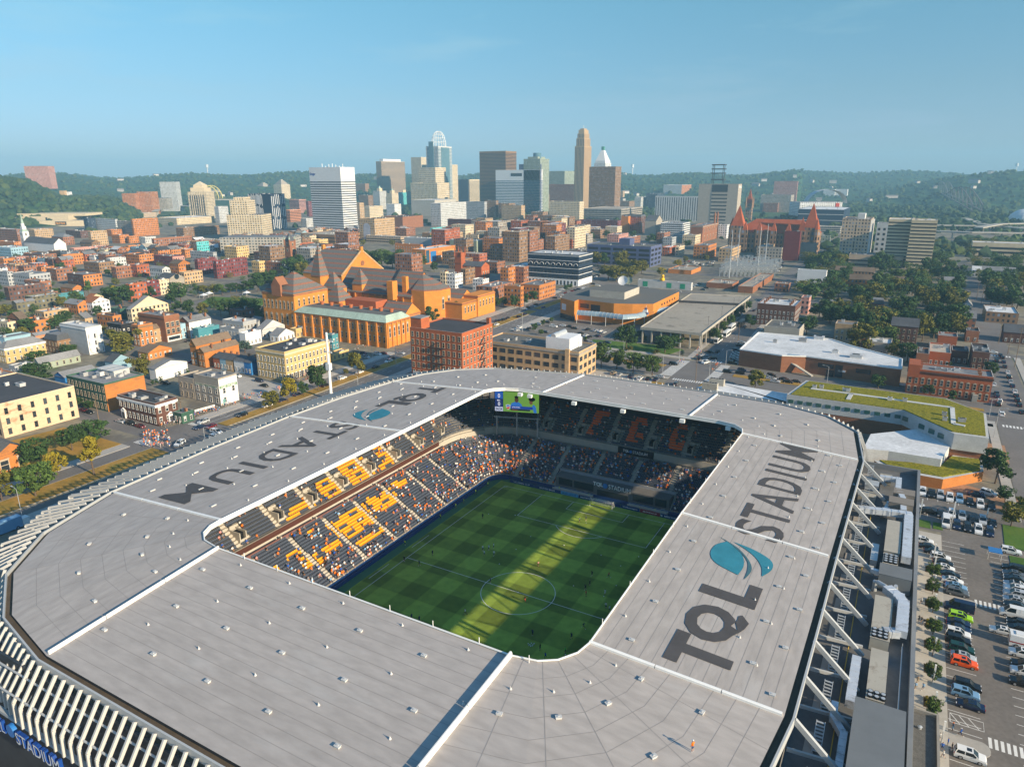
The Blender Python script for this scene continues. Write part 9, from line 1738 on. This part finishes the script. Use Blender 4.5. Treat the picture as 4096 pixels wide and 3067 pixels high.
for x,y,sh,lo,po,fc,cp,wh in((1320,245,'white','black','walk',250,None,'alone on the plaza'),(1300,400,'black','black','walk',90,None,'in the group of three on the plaza'),(1322,412,'black','khaki','walk',90,None,'in the group of three on the plaza'),(1346,430,'black','white','walk',80,None,'in the group of three on the plaza'),(1262,385,'orange','khaki','walk',90,None,'by the plaza wall'),(1246,650,'orange','denim','walk',270,None,'by the plaza wall'),(1244,690,'blue','khaki','walk',270,'white','by the plaza wall'),(1270,985,'light blue','khaki','walk',90,None,'near the last planting bed'),(1336,990,'light blue','denim','walk',250,None,'near the last planting bed'),(1288,935,'khaki','khaki','walk',260,None,'near the last planting bed'),(1592,1340,'denim','light blue','stand',200,'orange','by the hatched bay'),(1660,1388,'blue','navy','stride',180,'white','by the hatched bay'),(1478,1425,'white','grey','walk',90,None,'at the plaza corner'),(1500,1510,'blue','navy','stand',90,None,'at the plaza corner'),(1550,1470,'blue','denim','stand',180,None,'at the plaza corner'),(1585,1510,'black','black','stand',180,None,'behind the big white SUV'),(1510,1575,'white','navy','walk',200,None,'at the plaza corner'),(1262,150,'white','denim','walk',90,None,'by the plaza wall')):
 P=at('J',x,y,G0+.14);person(float(P[0]),float(P[1]),G0+.14,fc,po,sh,lo,wh,cap=cp)
for x,y,sh,lo,po,fc in((1197,97,'black','black','stand',270),(932,292,'black','black','stand',0),(783,324,'black','black','stand',90),(862,347,'black','black','walk',90),(1197,267,'white','navy','stand',0),(1205,294,'white','navy','walk',90),(1229,264,'white','navy','stand',250),(1255,255,'white','navy','stand',200),(1256,295,'white','navy','walk',120),(1708,118,'white','black','stand',180),(1742,110,'navy','black','stand',180),(1490,352,'pink','black','walk',180),(1238,439,'black','black','stand',20),(1420,537,'black','red','walk',0),(1105,605,'white','black','stride',60),(822,630,'navy','navy','stand',0),(863,642,'navy','navy','stand',0),(1773,402,'black','black','walk',90),(1862,410,'red','black','stride',200),(1762,452,'black','black','stand',180),(1738,475,'black','black','walk',90),(1742,507,'red','black','stand',0),(1842,502,'white','white','walk',90),(1847,572,'white','navy','stand',90),(1866,588,'white','navy','walk',180),(1730,678,'navy','navy','stride',0),(1665,733,'navy','navy','walk',90),(1460,715,'navy','navy','stand',90),(1500,792,'black','navy','stand',180),(1527,838,'blue','navy','stride',90),(1632,808,'green','black','stand',0)):
 P=at('M',x,y,0);person(float(P[0]),float(P[1]),.01,fc,po,sh,lo,'warming up on the pitch',group='players on the pitch')
for t,x,y in(('O',1280,1575),('O',1590,1345),('O',1725,1252),('O',1795,1208),('O',1900,1128),('O',2005,1062),('N',90,1030),('N',415,1100),('N',670,1165),('N',1108,1270),('N',1245,1295)):
 P=at(t,x,y,0);person(float(P[0])*.99,float(P[1])*.985,0,rP.uniform(0,360),'stand','yellow','black','by the advertising boards',group='stewards around the pitch')
P=at('S',2769.4,3006,IZ-.9);zz=roof_z(P[0],P[1]);P=at('S',2769.4,3006,zz);person(float(P[0]),float(P[1]),zz,150,'phone','orange','denim','',label='worker in an orange vest and white helmet alone on the grey roof',group='workers on the roof',cap='white')
build_people()
BALL=bmesh.new();bmesh.ops.create_icosphere(BALL,subdivisions=2,radius=.13);bme=bpy.data.meshes.new('football');BALL.to_mesh(bme);BALL.free();bme.materials.append(WHITEM)
for x,y in[(1437,757),(1446,762),(1454,755),(1462,762),(1440,766),(1450,770),(1468,757),(1458,768)]:P=at('M',x,y,.1);put('football',bme,None,(P[0],P[1],.14),label='one of the pale balls in the cluster at the near end of the pitch',cat='ball',group='cluster of balls')
for k,(x,y)in enumerate([(1228,73),(1368,79),(1285,337),(1373,259),(1450,191),(1626,238),(1822,290),(1676,452),(1902,450),(2020,298),(1527,851),(1633,815),(1836,507),(1925,347)]):P=at('M',x,y,.1);late(put('football',bme,None,(P[0],P[1],.14),cat='ball',group='loose balls on the pitch'),'single pale ball lying on the pitch')
SEATC={(round(s3[0],2),round(s3[1],2),round(s3[2],2)):c for s3,c in zip(SEATS,SC)}
def crowd():
 lo=person_mesh('sit',0);st_=person_mesh('stand',0);COLS=['orange','orange','orange','blue','white','white','navy','light blue','pink','black','grey'];LOWS=['denim','khaki','navy','white'];V,F,MI=[],[],[];base=0
 ml=SKIN+HAIRS+[CL[c]for c in COLS]+[CL[c]for c in LOWS]+[CL['white']];nS,nH,nC,nL=3,3,len(COLS),len(LOWS);pre={}
 for nm,me_ in(('s',lo),('t',st_)):pre[nm]=(np.array([v.co for v in me_.vertices]),[tuple(p.vertices)for p in me_.polygons],[p.material_index for p in me_.polygons])
 for s3 in SEATS:
  x,y,z,a,u,v,d_,tier,i=s3
  cl_=mn.noise((x*.16,y*.16,z*.2))
  p=(.10 if tier=='upp' else.15)+.14*max(0,cl_)*2
  if tier=='low' and i<6:p+=.22
  if y>50 and tier=='low':p+=.12
  if x<-40 and y<10:p*=.8
  if SEATC[(round(x,2),round(y,2),round(z,2))]!='n':p*=.3
  elif x<-38:p*=.75
  if rP.random()>p:continue
  k='s' if rP.random()<.78 else 't';co,fs,mi=pre[k];sc_=rP.uniform(.95,1.08);b_=a-rad(90)+rP.uniform(-.3,.3);c,s_=math.cos(b_),math.sin(b_);P=co*sc_;off_=.0 if k=='s' else.25
  V.append(np.stack([P[:,0]*c-(P[:,1]+off_)*s_+x,P[:,0]*s_+(P[:,1]+off_)*c+y,P[:,2]+z],1));F+=[tuple(q+base for q in f)for f in fs];base+=len(co)
  sk,hr,ch_,lw=rP.randrange(3),nS+rP.randrange(3),nS+nH+rP.randrange(nC),nS+nH+nC+rP.randrange(nL);mp_=[sk,hr,ch_,lw,len(ml)-1];MI+=[mp_[q]for q in mi]
 me=bpy.data.meshes.new('spectators');me.from_pydata(np.concatenate(V).tolist(),[],F)
 for m_ in ml:me.materials.append(m_)
 me.polygons.foreach_set('material_index',MI);me.update();put('spectators',me,label='spectators spread through the stands around the pitch',cat='crowd',kind='stuff')
crowd()
finish_labels()
# ---------------------------------------------------------------- evening haze over the town
hz=MB().box(-11200,-4200,-3,6200,10700,360).build('haze',None,kind='stuff',label='thin blue evening haze over the town and hills',cat='haze')
hm=bpy.data.materials.new('haze');hm.use_nodes=True;t=hm.node_tree
for n_ in list(t.nodes):
 if n_.type!='OUTPUT_MATERIAL':t.nodes.remove(n_)
pv=t.nodes.new('ShaderNodeVolumePrincipled');pv.inputs['Color'].default_value=(.40,.75,1,1);pv.inputs['Density'].default_value=.00014;pv.inputs['Anisotropy'].default_value=.0
t.links.new(pv.outputs[0],[n_ for n_ in t.nodes if n_.type=='OUTPUT_MATERIAL'][0].inputs['Volume'])
hz.data.materials.clear();hz.data.materials.append(hm)
